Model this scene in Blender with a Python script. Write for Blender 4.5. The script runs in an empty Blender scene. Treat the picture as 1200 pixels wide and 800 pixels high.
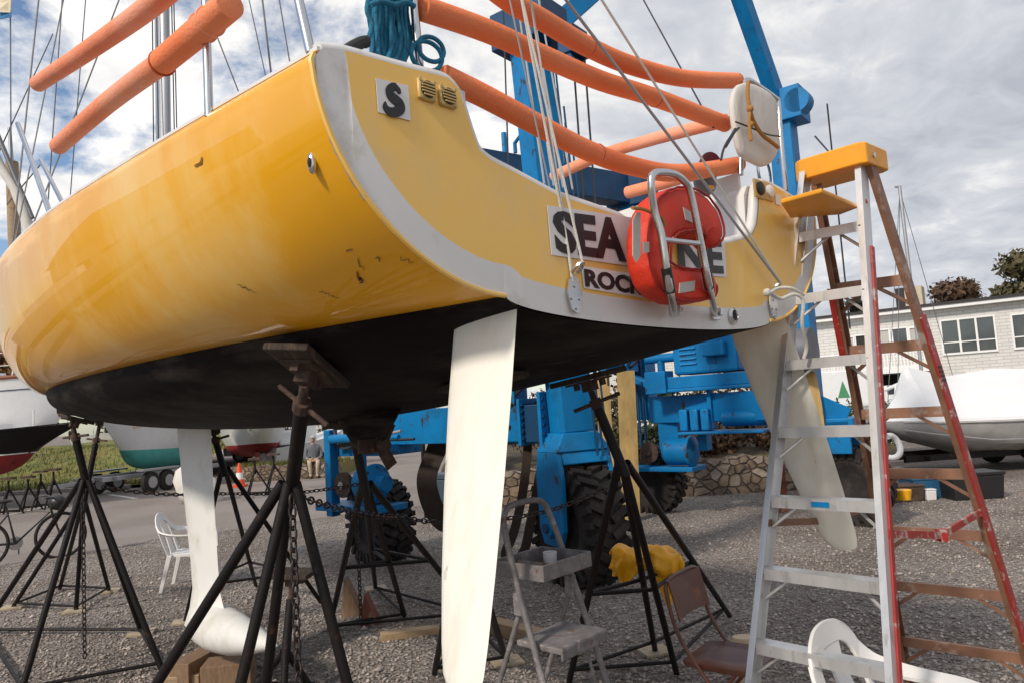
import bpy, math, random
import numpy as np
from mathutils import Vector, Matrix
random.seed(7); RNG = np.random.default_rng(7)
S = bpy.context.scene
COL = S.collection

# ------------------------------------------------------------------ camera
F = 870.0; CH = 1.85
_p = math.radians(5.0); _r = 0.062
_fw = np.array([0, math.cos(_p), math.sin(_p)]); _up = np.array([0, -math.sin(_p), math.cos(_p)])
_rt = np.array([1.0, 0, 0])
CR = math.cos(_r)*_rt - math.sin(_r)*_up
CU = math.cos(_r)*_up + math.sin(_r)*_rt
CF = _fw
cam = bpy.data.cameras.new('camera'); camo = bpy.data.objects.new('camera', cam); COL.objects.link(camo)
cam.sensor_width = 36; cam.lens = F/1200*36; cam.clip_end = 2000; cam.clip_start = 0.05
M = Matrix(((CR[0], CU[0], -CF[0], 0), (CR[1], CU[1], -CF[1], 0), (CR[2], CU[2], -CF[2], CH), (0, 0, 0, 1)))
camo.matrix_world = M
S.camera = camo

# ------------------------------------------------------------------ world, sun
SUN_EL = math.radians(38); SUN_AZ = math.radians(222)     # compass from +Y clockwise: behind and to the left
W = bpy.data.worlds.new('World'); S.world = W; W.use_nodes = True
nt = W.node_tree; nt.nodes.clear()
def N(nt, t, **kw):
    n = nt.nodes.new(t)
    for k, v in kw.items():
        setattr(n, k, v)
    return n
out = N(nt, 'ShaderNodeOutputWorld'); bg = N(nt, 'ShaderNodeBackground'); bg.inputs[1].default_value = 0.1
sky = N(nt, 'ShaderNodeTexSky', sky_type='NISHITA'); sky.sun_disc = False
sky.sun_elevation = SUN_EL; sky.sun_rotation = SUN_AZ; sky.air_density = 1.0; sky.dust_density = 0.6; sky.ozone_density = 2.5
tc = N(nt, 'ShaderNodeTexCoord'); sep = N(nt, 'ShaderNodeSeparateXYZ'); nt.links.new(tc.outputs['Generated'], sep.inputs[0])
def math_(nt, op, a, b=None, c=None):
    n = N(nt, 'ShaderNodeMath', operation=op)
    for i, x in enumerate((a, b, c)):
        if x is None: continue
        if isinstance(x, (int, float)): n.inputs[i].default_value = x
        else: nt.links.new(x, n.inputs[i])
    return n.outputs[0]
zz = math_(nt, 'ADD', math_(nt, 'MAXIMUM', sep.outputs[2], 0.0), 0.22)
cx = math_(nt, 'DIVIDE', sep.outputs[0], zz); cy = math_(nt, 'DIVIDE', sep.outputs[1], zz)
comb = N(nt, 'ShaderNodeCombineXYZ'); nt.links.new(cx, comb.inputs[0]); nt.links.new(cy, comb.inputs[1])
def wnoise(scale, detail, rough, off, dist=0.0):
    mp = N(nt, 'ShaderNodeMapping'); mp.inputs['Location'].default_value = off; nt.links.new(comb.outputs[0], mp.inputs[0])
    n = N(nt, 'ShaderNodeTexNoise'); n.inputs['Scale'].default_value = scale; n.inputs['Detail'].default_value = detail
    n.inputs['Roughness'].default_value = rough; n.inputs['Distortion'].default_value = dist
    nt.links.new(mp.outputs[0], n.inputs[0]); return n.outputs[0]
def wramp(x, stops):
    r = N(nt, 'ShaderNodeValToRGB'); nt.links.new(x, r.inputs[0])
    e = r.color_ramp.elements
    e[0].position, e[0].color = stops[0][0], (*stops[0][1], 1); e[1].position, e[1].color = stops[-1][0], (*stops[-1][1], 1)
    for p, c in stops[1:-1]:
        q = e.new(p); q.color = (*c, 1)
    return r.outputs[0]
n1 = wnoise(2.3, 9, 0.62, (3.1, 1.7, 0), 0.25); n2 = wnoise(1.1, 5, 0.5, (8.2, 4.4, 0)); n3 = wnoise(5.5, 8, 0.6, (1.0, 9.0, 0), 0.4)
# more cloud cover towards the right, broken cloud on the left
bias = math_(nt, 'SUBTRACT', math_(nt, 'MULTIPLY', sep.outputs[0], 0.18), math_(nt, 'MULTIPLY', math_(nt, 'MAXIMUM', math_(nt, 'SUBTRACT', 0.22, sep.outputs[2]), 0.0), 0.55))
cover_in = math_(nt, 'ADD', math_(nt, 'ADD', math_(nt, 'MULTIPLY', n1, 0.65), math_(nt, 'MULTIPLY', n2, 0.35)), bias)
cover = wramp(cover_in, [(0.355, (0, 0, 0)), (0.43, (1, 1, 1))])
shade = wramp(math_(nt, 'ADD', math_(nt, 'MULTIPLY', n3, 0.55), math_(nt, 'MULTIPLY', math_(nt, 'ADD', n2, math_(nt, 'MULTIPLY', sep.outputs[0], 0.42)), 0.5)),
              [(0.37, (7.6, 7.45, 7.25)), (0.47, (6.6, 6.5, 6.4)), (0.57, (4.7, 4.85, 5.15)), (0.74, (3.3, 3.5, 3.95))])
mix = N(nt, 'ShaderNodeMix', data_type='RGBA'); nt.links.new(cover, mix.inputs[0]); nt.links.new(sky.outputs[0], mix.inputs[6]); nt.links.new(shade, mix.inputs[7])
nt.links.new(mix.outputs[2], bg.inputs[0]); nt.links.new(bg.outputs[0], out.inputs[0])
sl = bpy.data.lights.new('sun', 'SUN'); sl.energy = 2.1; sl.angle = math.radians(6); sl.color = (1, 0.91, 0.78)
so = bpy.data.objects.new('sun', sl); COL.objects.link(so)
sd = Vector((math.sin(SUN_AZ)*math.cos(SUN_EL), math.cos(SUN_AZ)*math.cos(SUN_EL), math.sin(SUN_EL)))
so.rotation_euler = sd.to_track_quat('Z', 'Y').to_euler()
S.view_settings.view_transform = 'Standard'; S.view_settings.look = 'None'
S.view_settings.exposure = 0.55; S.view_settings.gamma = 1.0

# ------------------------------------------------------------------ picture <-> place helpers
C0 = np.array([0, 0, CH]); Z = np.array([0, 0, 1.0])
def ray(x, y): return (x-600)/F*CR - (y-400)/F*CU + CF
def gnd(x, y, z=0.0):
    d = ray(x, y); return C0 + d*((z-CH)/d[2])
def at(x, y, Y):
    d = ray(x, y); return C0 + d*(Y/d[1])
# frame of the yellow boat: t forward, y to port, z up
_th, _heel, _trim = .769, .009, -.029
_f = np.array([-math.sin(_th), math.cos(_th), 0]); _v = np.array([-math.cos(_th), -math.sin(_th), 0]); _k = np.array([0, 0, 1.0])
BF = math.cos(_trim)*_f + math.sin(_trim)*_k; _k2 = math.cos(_trim)*_k - math.sin(_trim)*_f
BV = math.cos(_heel)*_v + math.sin(_heel)*_k2; BK = math.cos(_heel)*_k2 - math.sin(_heel)*_v
BO = np.array([.596, 2.681, 2.2]) + .07*BV
def B2W(p): return BO + p[0]*BF + p[1]*BV + (p[2]-2.2)*BK
def bun(x, y, t=0.0):                      # picture point -> boat coordinates on the plane t
    d = ray(x, y); s = (t-(C0-BO)@BF)/(d@BF); P = C0+s*d-BO
    return np.array([t, P@BV, P@BK+2.2])
def buy(x, y, yy):                         # picture point -> boat coordinates on the plane y
    d = ray(x, y); s = (yy-(C0-BO)@BV)/(d@BV); P = C0+s*d-BO
    return np.array([P@BF, yy, P@BK+2.2])
def nrm(v): v = np.asarray(v, float); return v/(np.linalg.norm(v)+1e-12)
def crom(pts, n=6, closed=False):          # smooth curve through points
    P = np.array(pts, float); m = len(P); o = []
    for i in range(m if closed else m-1):
        if closed: a, b, c, d = P[(i-1) % m], P[i], P[(i+1) % m], P[(i+2) % m]
        else: a, b, c, d = P[max(i-1, 0)], P[i], P[i+1], P[min(i+2, m-1)]
        for s in np.arange(n)/n:
            o.append(.5*((2*b)+(c-a)*s+(2*a-5*b+4*c-d)*s*s+(3*b-a-3*c+d)*s**3))
    if not closed: o.append(P[-1])
    return np.array(o)

# ------------------------------------------------------------------ mesh builder
ROOT = {}
class MB:
    def __init__(s, X=None): s.v = []; s.f = []; s.X = X
    def add(s, vs, fs):
        o = len(s.v)
        s.v += [np.asarray(s.X(p) if s.X else p, float) for p in vs]; s.f += [tuple(i+o for i in f) for f in fs]; return s
    def box(s, c, size, ax=None):
        c = np.array(c, float); h = np.array(size, float)/2
        A = np.eye(3) if ax is None else np.array([nrm(a) for a in ax])
        vs = [c + sx*h[0]*A[0] + sy*h[1]*A[1] + sz*h[2]*A[2] for sz in (-1, 1) for sy in (-1, 1) for sx in (-1, 1)]
        return s.add(vs, [(0, 2, 3, 1), (4, 5, 7, 6), (0, 1, 5, 4), (2, 6, 7, 3), (0, 4, 6, 2), (1, 3, 7, 5)])
    def bar(s, a, b, w, h, up=(0, 0, 1)):
        a = np.array(a, float); b = np.array(b, float); d = nrm(b-a); u = np.array(up, float)
        if abs(d@nrm(u)) > .98: u = np.array([0, 1.0, 0])
        x = nrm(np.cross(d, u)); u = np.cross(x, d)
        return s.box((a+b)/2, (w, h, np.linalg.norm(b-a)), (x, u, d))
    def tube(s, pts, r, n=8, closed=False, sq=1.0, cap=True):
        P = np.array(pts, float); m = len(P); r = np.broadcast_to(np.array(r, float), (m,))
        T = [nrm((P[(i+1) % m]-P[(i-1) % m]) if closed else P[min(i+1, m-1)]-P[max(i-1, 0)]) for i in range(m)]
        u = np.array([0, 0, 1.0]) if abs(T[0][2]) < .9 else np.array([1.0, 0, 0])
        vs = []
        for i in range(m):
            u = nrm(u - (u@T[i])*T[i]); w = np.cross(T[i], u)
            for k in range(n):
                a = 2*math.pi*k/n; vs.append(P[i] + r[i]*(math.cos(a)*u*sq + math.sin(a)*w))
        fs = []
        for i in range(m if closed else m-1):
            j = (i+1) % m
            for k in range(n):
                l = (k+1) % n; fs.append((i*n+k, i*n+l, j*n+l, j*n+k))
        if not closed and cap: fs += [tuple(range(n))[::-1], tuple((m-1)*n+k for k in range(n))]
        return s.add(vs, fs)
    def cyl(s, a, b, r, n=16, r2=None): return s.tube([a, b], [r, r if r2 is None else r2], n)
    def loft(s, rings, capa=True, capb=True, closed=True):
        n = len(rings[0]); vs = [p for R in rings for p in R]; fs = []
        for i in range(len(rings)-1):
            for k in range(n if closed else n-1):
                l = (k+1) % n; fs.append((i*n+k, i*n+l, (i+1)*n+l, (i+1)*n+k))
        if capa: fs.append(tuple(range(n))[::-1])
        if capb: fs.append(tuple((len(rings)-1)*n+k for k in range(n)))
        return s.add(vs, fs)
    def prism(s, outline, off):
        off = np.array(off, float); a = [np.array(p, float) for p in outline]; return s.loft([a, [p+off for p in a]])
    def lathe(s, c, ax, prof, n=24):           # prof: (radius, height along axis)
        ax = nrm(ax); u = nrm(np.cross(ax, (0, 0, 1) if abs(ax[2]) < .9 else (1, 0, 0))); w = np.cross(ax, u); c = np.array(c, float)
        R = [[c + h*ax + r*(math.cos(2*math.pi*k/n)*u + math.sin(2*math.pi*k/n)*w) for k in range(n)] for r, h in prof]
        return s.loft(R)
    def ball(s, c, r, n=12, m=8, ax=None):
        r = np.broadcast_to(np.array(r, float), (3,)); A = np.eye(3) if ax is None else np.array([nrm(a) for a in ax]); c = np.array(c, float)
        R = []
        for i in range(m+1):
            t = math.pi*(i+.001)/(m+.002)
            R.append([c + A.T@(r*np.array([math.sin(t)*math.cos(2*math.pi*k/n), math.sin(t)*math.sin(2*math.pi*k/n), -math.cos(t)])) for k in range(n)])
        return s.loft(R)
    def strip(s, A, B, th=None):
        n = len(A); return s.add(list(A)+list(B), [(i, i+1, n+i+1, n+i) for i in range(n-1)])
    def build(s, name, mat, parent=None, smooth=True, ang=35, base=None):
        V = np.array(s.v)
        if parent is not None: b = ROOT[parent.name]
        elif base is not None: b = np.array(base, float)
        else: b = np.array([V[:, 0].mean(), V[:, 1].mean(), V[:, 2].min()])
        me = bpy.data.meshes.new(name); me.from_pydata((V-b).tolist(), [], s.f); me.update()
        if smooth:
            me.shade_smooth(); me.set_sharp_from_angle(angle=math.radians(ang))
        me.materials.append(mat)
        o = bpy.data.objects.new(name, me); COL.objects.link(o)
        if parent is not None: o.parent = parent
        else: o.location = b
        ROOT[o.name] = b
        return o
def bevel(o, w=.004, seg=2):
    m = o.modifiers.new('bevel', 'BEVEL'); m.width = w; m.segments = seg; m.limit_method = 'ANGLE'; m.angle_limit = math.radians(40); return o
def recalc(o):
    import bmesh
    bm = bmesh.new(); bm.from_mesh(o.data); bmesh.ops.recalc_face_normals(bm, faces=bm.faces); bm.to_mesh(o.data); bm.free(); return o
def tag(o, label, cat, group=None, kind=None):
    o['label'] = label; o['category'] = cat
    if group: o['group'] = group
    if kind: o['kind'] = kind
    return o
def thing(name, label, cat, loc, group=None):
    o = bpy.data.objects.new(name, None); COL.objects.link(o); o.location = tuple(loc); o.empty_display_size = .1
    ROOT[o.name] = np.array(loc, float); return tag(o, label, cat, group)
def struct(o): o['kind'] = 'structure'; return o
def copy_tree(o, parent=None):
    c = o.copy(); COL.objects.link(c)
    if parent is not None: c.parent = parent
    for ch in list(o.children): copy_tree(ch, c)
    return c
def copy_thing(o, loc, rz=0.0, label=None):
    c = copy_tree(o); c.location = tuple(loc); c.rotation_euler = (0, 0, rz)
    if label: c['label'] = label
    return c

# ------------------------------------------------------------------ materials
def mat(name, col, rough=.5, metal=0.0, var=.12, vs=6.0, col2=None, c2s=3.0, c2t=(.55, .68), bump=0.0, bs=40.0, coat=0.0, spec=.5, stretch=(1, 1, 1), detail=6, col3=None, c3s=10, c3t=(.62, .66), c3st=(1, 1, 1)):
    m = bpy.data.materials.new(name); m.use_nodes = True; t = m.node_tree; b = t.nodes['Principled BSDF']
    L = t.links.new
    tc = N(t, 'ShaderNodeTexCoord'); mp = N(t, 'ShaderNodeMapping'); mp.inputs['Scale'].default_value = stretch; L(tc.outputs['Object'], mp.inputs[0])
    def noise(sc, d=detail, r=.6, vec=None):
        n = N(t, 'ShaderNodeTexNoise'); n.inputs['Scale'].default_value = sc; n.inputs['Detail'].default_value = d; n.inputs['Roughness'].default_value = r
        L(vec or mp.outputs[0], n.inputs[0]); return n.outputs[0]
    def ramp(x, a, b_):
        r = N(t, 'ShaderNodeMapRange'); r.inputs[1].default_value = a; r.inputs[2].default_value = b_; L(x, r.inputs[0]); return r.outputs[0]
    def mixc(f, A, B):
        x = N(t, 'ShaderNodeMix', data_type='RGBA')
        if isinstance(f, float): x.inputs[0].default_value = f
        else: L(f, x.inputs[0])
        for i, q in ((6, A), (7, B)):
            if isinstance(q, tuple): x.inputs[i].default_value = (*q[:3], 1)
            else: L(q, x.inputs[i])
        return x.outputs[2]
    n = ramp(noise(vs), .3, .7)
    d = tuple(max(0, c*(1-var)) for c in col); l = tuple(min(1, c*(1+var)) for c in col)
    c = mixc(n, d, l)
    if col2 is not None: c = mixc(ramp(noise(c2s, 8, .65), *c2t), c, col2)
    if col3 is not None:
        mp3 = N(t, 'ShaderNodeMapping'); mp3.inputs['Scale'].default_value = c3st; mp3.inputs['Location'].default_value = (3.3, 1.2, 7.7); L(tc.outputs['Object'], mp3.inputs[0])
        c = mixc(ramp(noise(c3s, 5, .6, mp3.outputs[0]), *c3t), c, col3)
    L(c, b.inputs['Base Color']); b.inputs['Metallic'].default_value = metal
    rr = N(t, 'ShaderNodeMapRange'); rr.inputs[3].default_value = max(.02, rough-.08); rr.inputs[4].default_value = min(1, rough+.1); L(noise(vs*2.3), rr.inputs[0]); L(rr.outputs[0], b.inputs['Roughness'])
    b.inputs['Coat Weight'].default_value = coat; b.inputs['Coat Roughness'].default_value = .015; b.inputs['Specular IOR Level'].default_value = spec
    if bump:
        bp = N(t, 'ShaderNodeBump'); bp.inputs['Strength'].default_value = bump; bp.inputs['Distance'].default_value = .01; L(noise(bs, 8, .65), bp.inputs['Height']); L(bp.outputs[0], b.inputs['Normal'])
    return m
def srgb(r, g, b): return tuple(((c/255)/12.92 if c/255 < .04045 else ((c/255+.055)/1.055)**2.4) for c in (r, g, b))

M_ = {}
M_['yellow'] = mat('hull_yellow_gelcoat', (.86, .405, .003), .42, var=.07, vs=1.5, col2=(.87, .56, .16), c2s=1.5, c2t=(.49, .70), coat=.62, spec=.3, stretch=(1, 1, .55), detail=8, bump=.012, bs=2.2, col3=(.10, .06, .03), c3s=13, c3t=(.735, .76), c3st=(1, 1, .8))
M_['panel'] = mat('transom_yellow', (.88, .54, .125), .42, var=.04, vs=2.0, col2=(.80, .53, .20), c2s=4, c2t=(.5, .7), coat=.15, col3=(.2, .12, .04), c3s=22, c3t=(.74, .77))
M_['gelwhite'] = mat('white_gelcoat', (.70, .69, .68), .35, var=.05, vs=3, col2=(.50, .44, .36), c2s=5, c2t=(.56, .75), coat=.1)
M_['rust_white'] = mat('old_white_gelcoat', (.66, .64, .61), .42, var=.06, vs=4, col2=(.45, .33, .2), c2s=6, c2t=(.58, .8))
M_['rudder'] = mat('white_rudder_paint', (.80, .77, .69), .45, var=.03, vs=2, col2=(.66, .61, .51), c2s=3.5, c2t=(.48, .75), stretch=(2, 2, .3), col3=(.45, .41, .34), c3s=14, c3t=(.69, .75), c3st=(1, 1, .25), bump=.06, bs=30)
M_['keel'] = mat('keel_white_paint', (.76, .745, .71), .5, var=.04, vs=2, col2=(.60, .57, .50), c2s=4, c2t=(.5, .75), col3=(.40, .37, .32), c3s=9, c3t=(.68, .75), bump=.06, bs=30)
M_['bottom'] = mat('black_antifouling', (.0065, .0045, .0045), .66, var=.4, vs=4, col2=(.040, .032, .027), c2s=2.2, c2t=(.47, .66), stretch=(.7, 1.2, 4.5), spec=.10, col3=(.05, .042, .036), c3s=5, c3t=(.66, .74), c3st=(.5, 1, 3))
M_['deck'] = mat('deck_grey', (.45, .43, .40), .6)
M_['steel'] = mat('polished_steel', (.62, .62, .62), .22, 1.0, var=.05)
M_['alloy'] = mat('mast_alloy', (.42, .42, .44), .45, .7, var=.06)
M_['wire'] = mat('rigging_wire', (.17, .17, .18), .45, .6)
M_['linewhite'] = mat('white_rope', (.55, .53, .50), .8, bump=.5, bs=200)
M_['black'] = mat('black_plastic', (.015, .014, .014), .5)
M_['blackpaint'] = mat('letter_black', (.014, .013, .014), .45, var=.1)
M_['sticker'] = mat('sticker_white', (.72, .70, .70), .4, var=.04)
M_['vent'] = mat('vent_tan', (.55, .38, .14), .45, var=.1)
M_['foam'] = mat('orange_foam', (.92, .24, .095), .78, var=.10, vs=2.2, bump=.5, bs=90, spec=.2, col2=(.88, .30, .15), c2s=1.6, c2t=(.45, .65), col3=(.5, .09, .03), c3s=9, c3t=(.69, .75))
M_['foampale'] = mat('faded_orange_foam', (.84, .28, .15), .8, var=.08, vs=3, bump=.5, bs=90, spec=.2, col2=(.86, .40, .27), c2s=2.0, c2t=(.45, .68))
M_['foamdark'] = mat('foam_joint', (.45, .07, .02), .8)
M_['rope'] = mat('blue_rope', (.006, .17, .30), .7, var=.3, vs=30, bump=1.0, bs=110, stretch=(1, 1, 1))
M_['canvas'] = mat('white_canvas', (.62, .59, .55), .85, var=.08, vs=5, bump=1.0, bs=11, stretch=(1, 1, .4), col2=(.45, .42, .38), c2s=5, c2t=(.55, .75))
M_['buoy'] = mat('red_vinyl', (.64, .032, .008), .55, var=.15, vs=5, bump=.9, bs=16, stretch=(1, 1, .6), col2=(.50, .02, .008), c2s=6, c2t=(.5, .7))
M_['buoydark'] = mat('dark_red_piping', (.30, .012, .008), .6)
M_['reflect'] = mat('reflective_tape', (.42, .39, .36), .5, var=.1, vs=20)
M_['ropetan'] = mat('tan_rope', (.42, .20, .05), .8, bump=.8, bs=150)
M_['stand'] = mat('stand_black_steel', (.008, .005, .005), .55, 0.0, var=.3, vs=8, col2=(.085, .035, .018), c2s=9, c2t=(.60, .75), bump=.15, bs=60, spec=.3)
M_['rustpad'] = mat('rusty_pad', (.06, .035, .025), .8, var=.4, vs=12, col2=(.15, .08, .05), c2s=20, bump=.6, bs=50)
M_['chain'] = mat('chain_steel', (.05, .04, .038), .5, .6, var=.3, vs=30, col2=(.16, .07, .035), c2s=14)
M_['wood'] = mat('raw_timber', (.36, .25, .15), .8, var=.2, vs=9, stretch=(1, 1, 6), col2=(.2, .13, .08), c2s=5, bump=.3)
M_['plate'] = mat('plywood_plate', (.42, .34, .24), .85, var=.15, vs=10, col2=(.26, .2, .14), c2s=8)
M_['block'] = mat('old_timber_block', (.22, .135, .08), .85, var=.3, vs=12, stretch=(6, 1, 1), bump=.5)
M_['padwood'] = mat('tarred_pad_wood', (.045, .03, .022), .85, var=.4, vs=12, stretch=(6, 1, 1), col2=(.11, .075, .05), c2s=9, bump=.6)
M_['alu'] = mat('ladder_aluminium', (.66, .65, .65), .36, .65, var=.12, vs=10, col2=(.36, .34, .33), c2s=14, c2t=(.56, .72), stretch=(1, 1, .3))
M_['aluworn'] = mat('ladder_worn_brown', (.24, .12, .075), .5, .25, var=.2, vs=10, col2=(.42, .34, .3), c2s=9, c2t=(.56, .7))
M_['ladred'] = mat('ladder_red_paint', (.33, .022, .016), .42, 0.0, var=.2, vs=12, col2=(.42, .33, .29), c2s=14, c2t=(.55, .61))
M_['capyel'] = mat('ladder_yellow_plastic', (.78, .33, .015), .42, var=.08, vs=8, col2=(.5, .26, .06), c2s=12, c2t=(.6, .75), bump=.1)
M_['stool'] = mat('paint_spattered_steel', (.20, .18, .18), .6, .2, var=.3, vs=14, col2=(.36, .33, .32), c2s=16, c2t=(.55, .68), col3=(.16, .07, .03), c3s=18, c3t=(.6, .7), bump=.3)
M_['brown'] = mat('brown_chair_enamel', (.115, .043, .030), .38, .1, var=.2, vs=8, col2=(.23, .08, .03), c2s=7, c2t=(.58, .72), col3=(.32, .27, .23), c3s=16, c3t=(.7, .74))
M_['plastic'] = mat('white_garden_plastic', (.74, .72, .70), .4, var=.05, vs=5, col2=(.55, .52, .48), c2s=8, c2t=(.58, .8))
M_['oilskin'] = mat('yellow_oilskin', (.84, .40, .006), .42, var=.1, vs=7, bump=.6, bs=22, stretch=(1, 1, .35))
M_['blue'] = mat('lift_blue_paint', (.003, .175, .43), .45, var=.14, vs=2.5, col2=(.008, .12, .28), c2s=2.4, c2t=(.5, .7), col3=(.045, .035, .03), c3s=7, c3t=(.61, .67), c3st=(1, 1, .6), spec=.25, bump=.05, bs=25)
M_['bluedark'] = mat('lift_dark_blue', (.003, .045, .12), .45, var=.2, vs=4)
M_['tyre'] = mat('tyre_rubber', (.016, .012, .011), .85, var=.35, vs=7, col2=(.075, .058, .05), c2s=4, c2t=(.5, .8), bump=.4)
M_['sling'] = mat('sling_brown_web', (.026, .015, .010), .85, var=.2, vs=12, bump=.3)
M_['slingtan'] = mat('sling_tan_web', (.48, .32, .12), .8, var=.25, vs=6, col2=(.2, .13, .06), c2s=5, c2t=(.55, .75), stretch=(1, 1, .4), bump=.3)
M_['hose'] = mat('hydraulic_hose', (.30, .30, .31), .5)
M_['hosebk'] = mat('black_hose', (.02, .02, .022), .5)
M_['navy'] = mat('navy_boat_paint', (.012, .028, .06), .3, coat=.3)
M_['hullblack'] = mat('black_boat_paint', (.007, .006, .007), .5, spec=.2)
M_['hullred'] = mat('red_antifouling', (.26, .022, .020), .65, var=.15)
M_['hullteal'] = mat('teal_antifouling', (.07, .33, .30), .6, var=.1)
M_['hullwhite'] = mat('white_boat_paint', (.70, .70, .70), .3, var=.04, coat=.3)
M_['tancover'] = mat('tan_canvas', (.55, .43, .30), .8, var=.1, vs=4, bump=.4, bs=10)
M_['burgundy'] = mat('burgundy_canvas', (.12, .012, .018), .8, var=.2, vs=6, bump=.6, bs=10)
M_['varnish'] = mat('varnished_teak', (.22, .06, .025), .4, var=.2, vs=8)
M_['shrink'] = mat('white_shrink_wrap', (.74, .74, .75), .42, var=.05, vs=2, bump=.8, bs=3.5, stretch=(.5, 1, 1.5))
M_['greyhull'] = mat('grey_wrapped_hull', (.33, .32, .31), .45, var=.12, vs=4, bump=.8, bs=7)
M_['conc'] = mat('concrete', (.36, .33, .30), .85, var=.15, vs=6, bump=.4)
M_['mark'] = mat('road_paint_white', (.62, .60, .57), .7, var=.15, vs=6, col2=(.25, .23, .21), c2s=9)
M_['orange'] = mat('cone_orange', (.75, .08, .015), .5)
M_['skin'] = mat('skin', (.44, .25, .17), .6)
M_['sweater'] = mat('grey_sweater', (.13, .14, .16), .9, var=.15, vs=30)
M_['khaki'] = mat('khaki_trousers', (.46, .37, .27), .9)
M_['capgrey'] = mat('grey_cap', (.35, .35, .36), .9)
M_['shoe'] = mat('brown_shoe', (.06, .035, .02), .7)
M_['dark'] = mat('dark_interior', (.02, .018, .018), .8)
M_['glass'] = mat('window_glass', (.035, .045, .055), .08, var=.5, vs=.5, spec=.8)
M_['blind'] = mat('pale_window_blind', (.42, .40, .37), .6)
M_['trim'] = mat('white_trim', (.74, .73, .72), .5, var=.04)
M_['roofdark'] = mat('dark_roof_edge', (.035, .03, .03), .8)
M_['beige'] = mat('beige_panel', (.50, .42, .30), .6, var=.1)
M_['blueplastic'] = mat('blue_tote_plastic', (.02, .10, .20), .4)
M_['greybin'] = mat('slate_blue_plastic', (.06, .085, .12), .5)
M_['postred'] = mat('weathered_red_post', (.20, .065, .04), .85, var=.3, vs=8, stretch=(1, 1, .4), col2=(.34, .25, .18), c2s=6, bump=.4)
M_['bark'] = mat('bark', (.06, .045, .035), .9, bump=.5, bs=20)
M_['leafgreen'] = mat('leaf_dark_green', (.035, .06, .018), .7, var=.6, vs=1.2)
M_['leafolive'] = mat('leaf_olive', (.075, .062, .022), .7, var=.5, vs=1.2)
M_['leaforange'] = mat('leaf_autumn', (.15, .062, .015), .7, var=.6, vs=1.2)
M_['leafbrown'] = mat('leaf_brown', (.085, .045, .022), .75, var=.6, vs=1.5)
M_['leafpine'] = mat('leaf_pine', (.016, .028, .014), .75, var=.5, vs=1.2)
M_['flag'] = mat('flag_cream', (.7, .6, .42), .8)
M_['flagblue'] = mat('flag_blue', (.03, .16, .34), .8)
M_['bike'] = mat('bike_black', (.02, .018, .018), .4)
M_['greyfender'] = mat('grey_vinyl', (.12, .12, .14), .5)

# gravel, asphalt, grass, siding, stone: special node set-ups
def ground_mat(name, cols, scale, bump, dark, patch):
    m = bpy.data.materials.new(name); m.use_nodes = True; t = m.node_tree; b = t.nodes['Principled BSDF']; L = t.links.new
    tc = N(t, 'ShaderNodeTexCoord')
    v = N(t, 'ShaderNodeTexVoronoi'); v.inputs['Scale'].default_value = scale; v.inputs['Randomness'].default_value = 1; L(tc.outputs['Object'], v.inputs[0])
    v2 = N(t, 'ShaderNodeTexVoronoi'); v2.inputs['Scale'].default_value = scale*.38; L(tc.outputs['Object'], v2.inputs[0])
    sepc = N(t, 'ShaderNodeSeparateColor'); L(v.outputs['Color'], sepc.inputs[0])
    r = N(t, 'ShaderNodeValToRGB'); L(sepc.outputs[0], r.inputs[0]); e = r.color_ramp.elements
    e[0].color = (*cols[0], 1); e[1].color = (*cols[-1], 1)
    for i, c in enumerate(cols[1:-1]): q = e.new((i+1)/(len(cols)-1)); q.color = (*c, 1)
    n = N(t, 'ShaderNodeTexNoise'); n.inputs['Scale'].default_value = .55; n.inputs['Detail'].default_value = 7; L(tc.outputs['Object'], n.inputs[0])
    mr = N(t, 'ShaderNodeMapRange'); mr.inputs[1].default_value = .42; mr.inputs[2].default_value = .62; L(n.outputs[0], mr.inputs[0])
    mx = N(t, 'ShaderNodeMix', data_type='RGBA', blend_type='MULTIPLY'); L(mr.outputs[0], mx.inputs[0]); L(r.outputs[0], mx.inputs[6]); mx.inputs[7].default_value = (*patch, 1)
    mr2 = N(t, 'ShaderNodeMapRange'); mr2.inputs[1].default_value = .0; mr2.inputs[2].default_value = .55; mr2.inputs[3].default_value = 1; mr2.inputs[4].default_value = dark; L(v.outputs['Distance'], mr2.inputs[0])
    mx2 = N(t, 'ShaderNodeMix', data_type='RGBA', blend_type='MULTIPLY'); mx2.inputs[0].default_value = 1; L(mx.outputs[2], mx2.inputs[6])
    cc = N(t, 'ShaderNodeCombineColor'); [L(mr2.outputs[0], cc.inputs[i]) for i in range(3)]; L(cc.outputs[0], mx2.inputs[7])
    L(mx2.outputs[2], b.inputs['Base Color']); b.inputs['Roughness'].default_value = .9; b.inputs['Specular IOR Level'].default_value = .25
    a = math_(t, 'ADD', math_(t, 'MULTIPLY', v.outputs['Distance'], -1.0), math_(t, 'MULTIPLY', v2.outputs['Distance'], -.8))
    bp = N(t, 'ShaderNodeBump'); bp.inputs['Strength'].default_value = bump; bp.inputs['Distance'].default_value = .025; L(a, bp.inputs['Height']); L(bp.outputs[0], b.inputs['Normal'])
    return m
M_['gravel'] = ground_mat('gravel_surface', [(.21, .17, .145), (.48, .41, .365), (.30, .25, .22), (.60, .535, .49), (.39, .335, .30), (.70, .64, .59)], 38, .9, .46, (.70, .66, .63))
M_['asphalt'] = ground_mat('worn_asphalt', [(.25, .215, .195), (.31, .27, .248), (.28, .245, .222)], 90, .25, .85, (.85, .83, .82))
M_['pebble'] = mat('pebble_stone', (.33, .285, .255), .85, var=.6, vs=9, detail=2)
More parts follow.
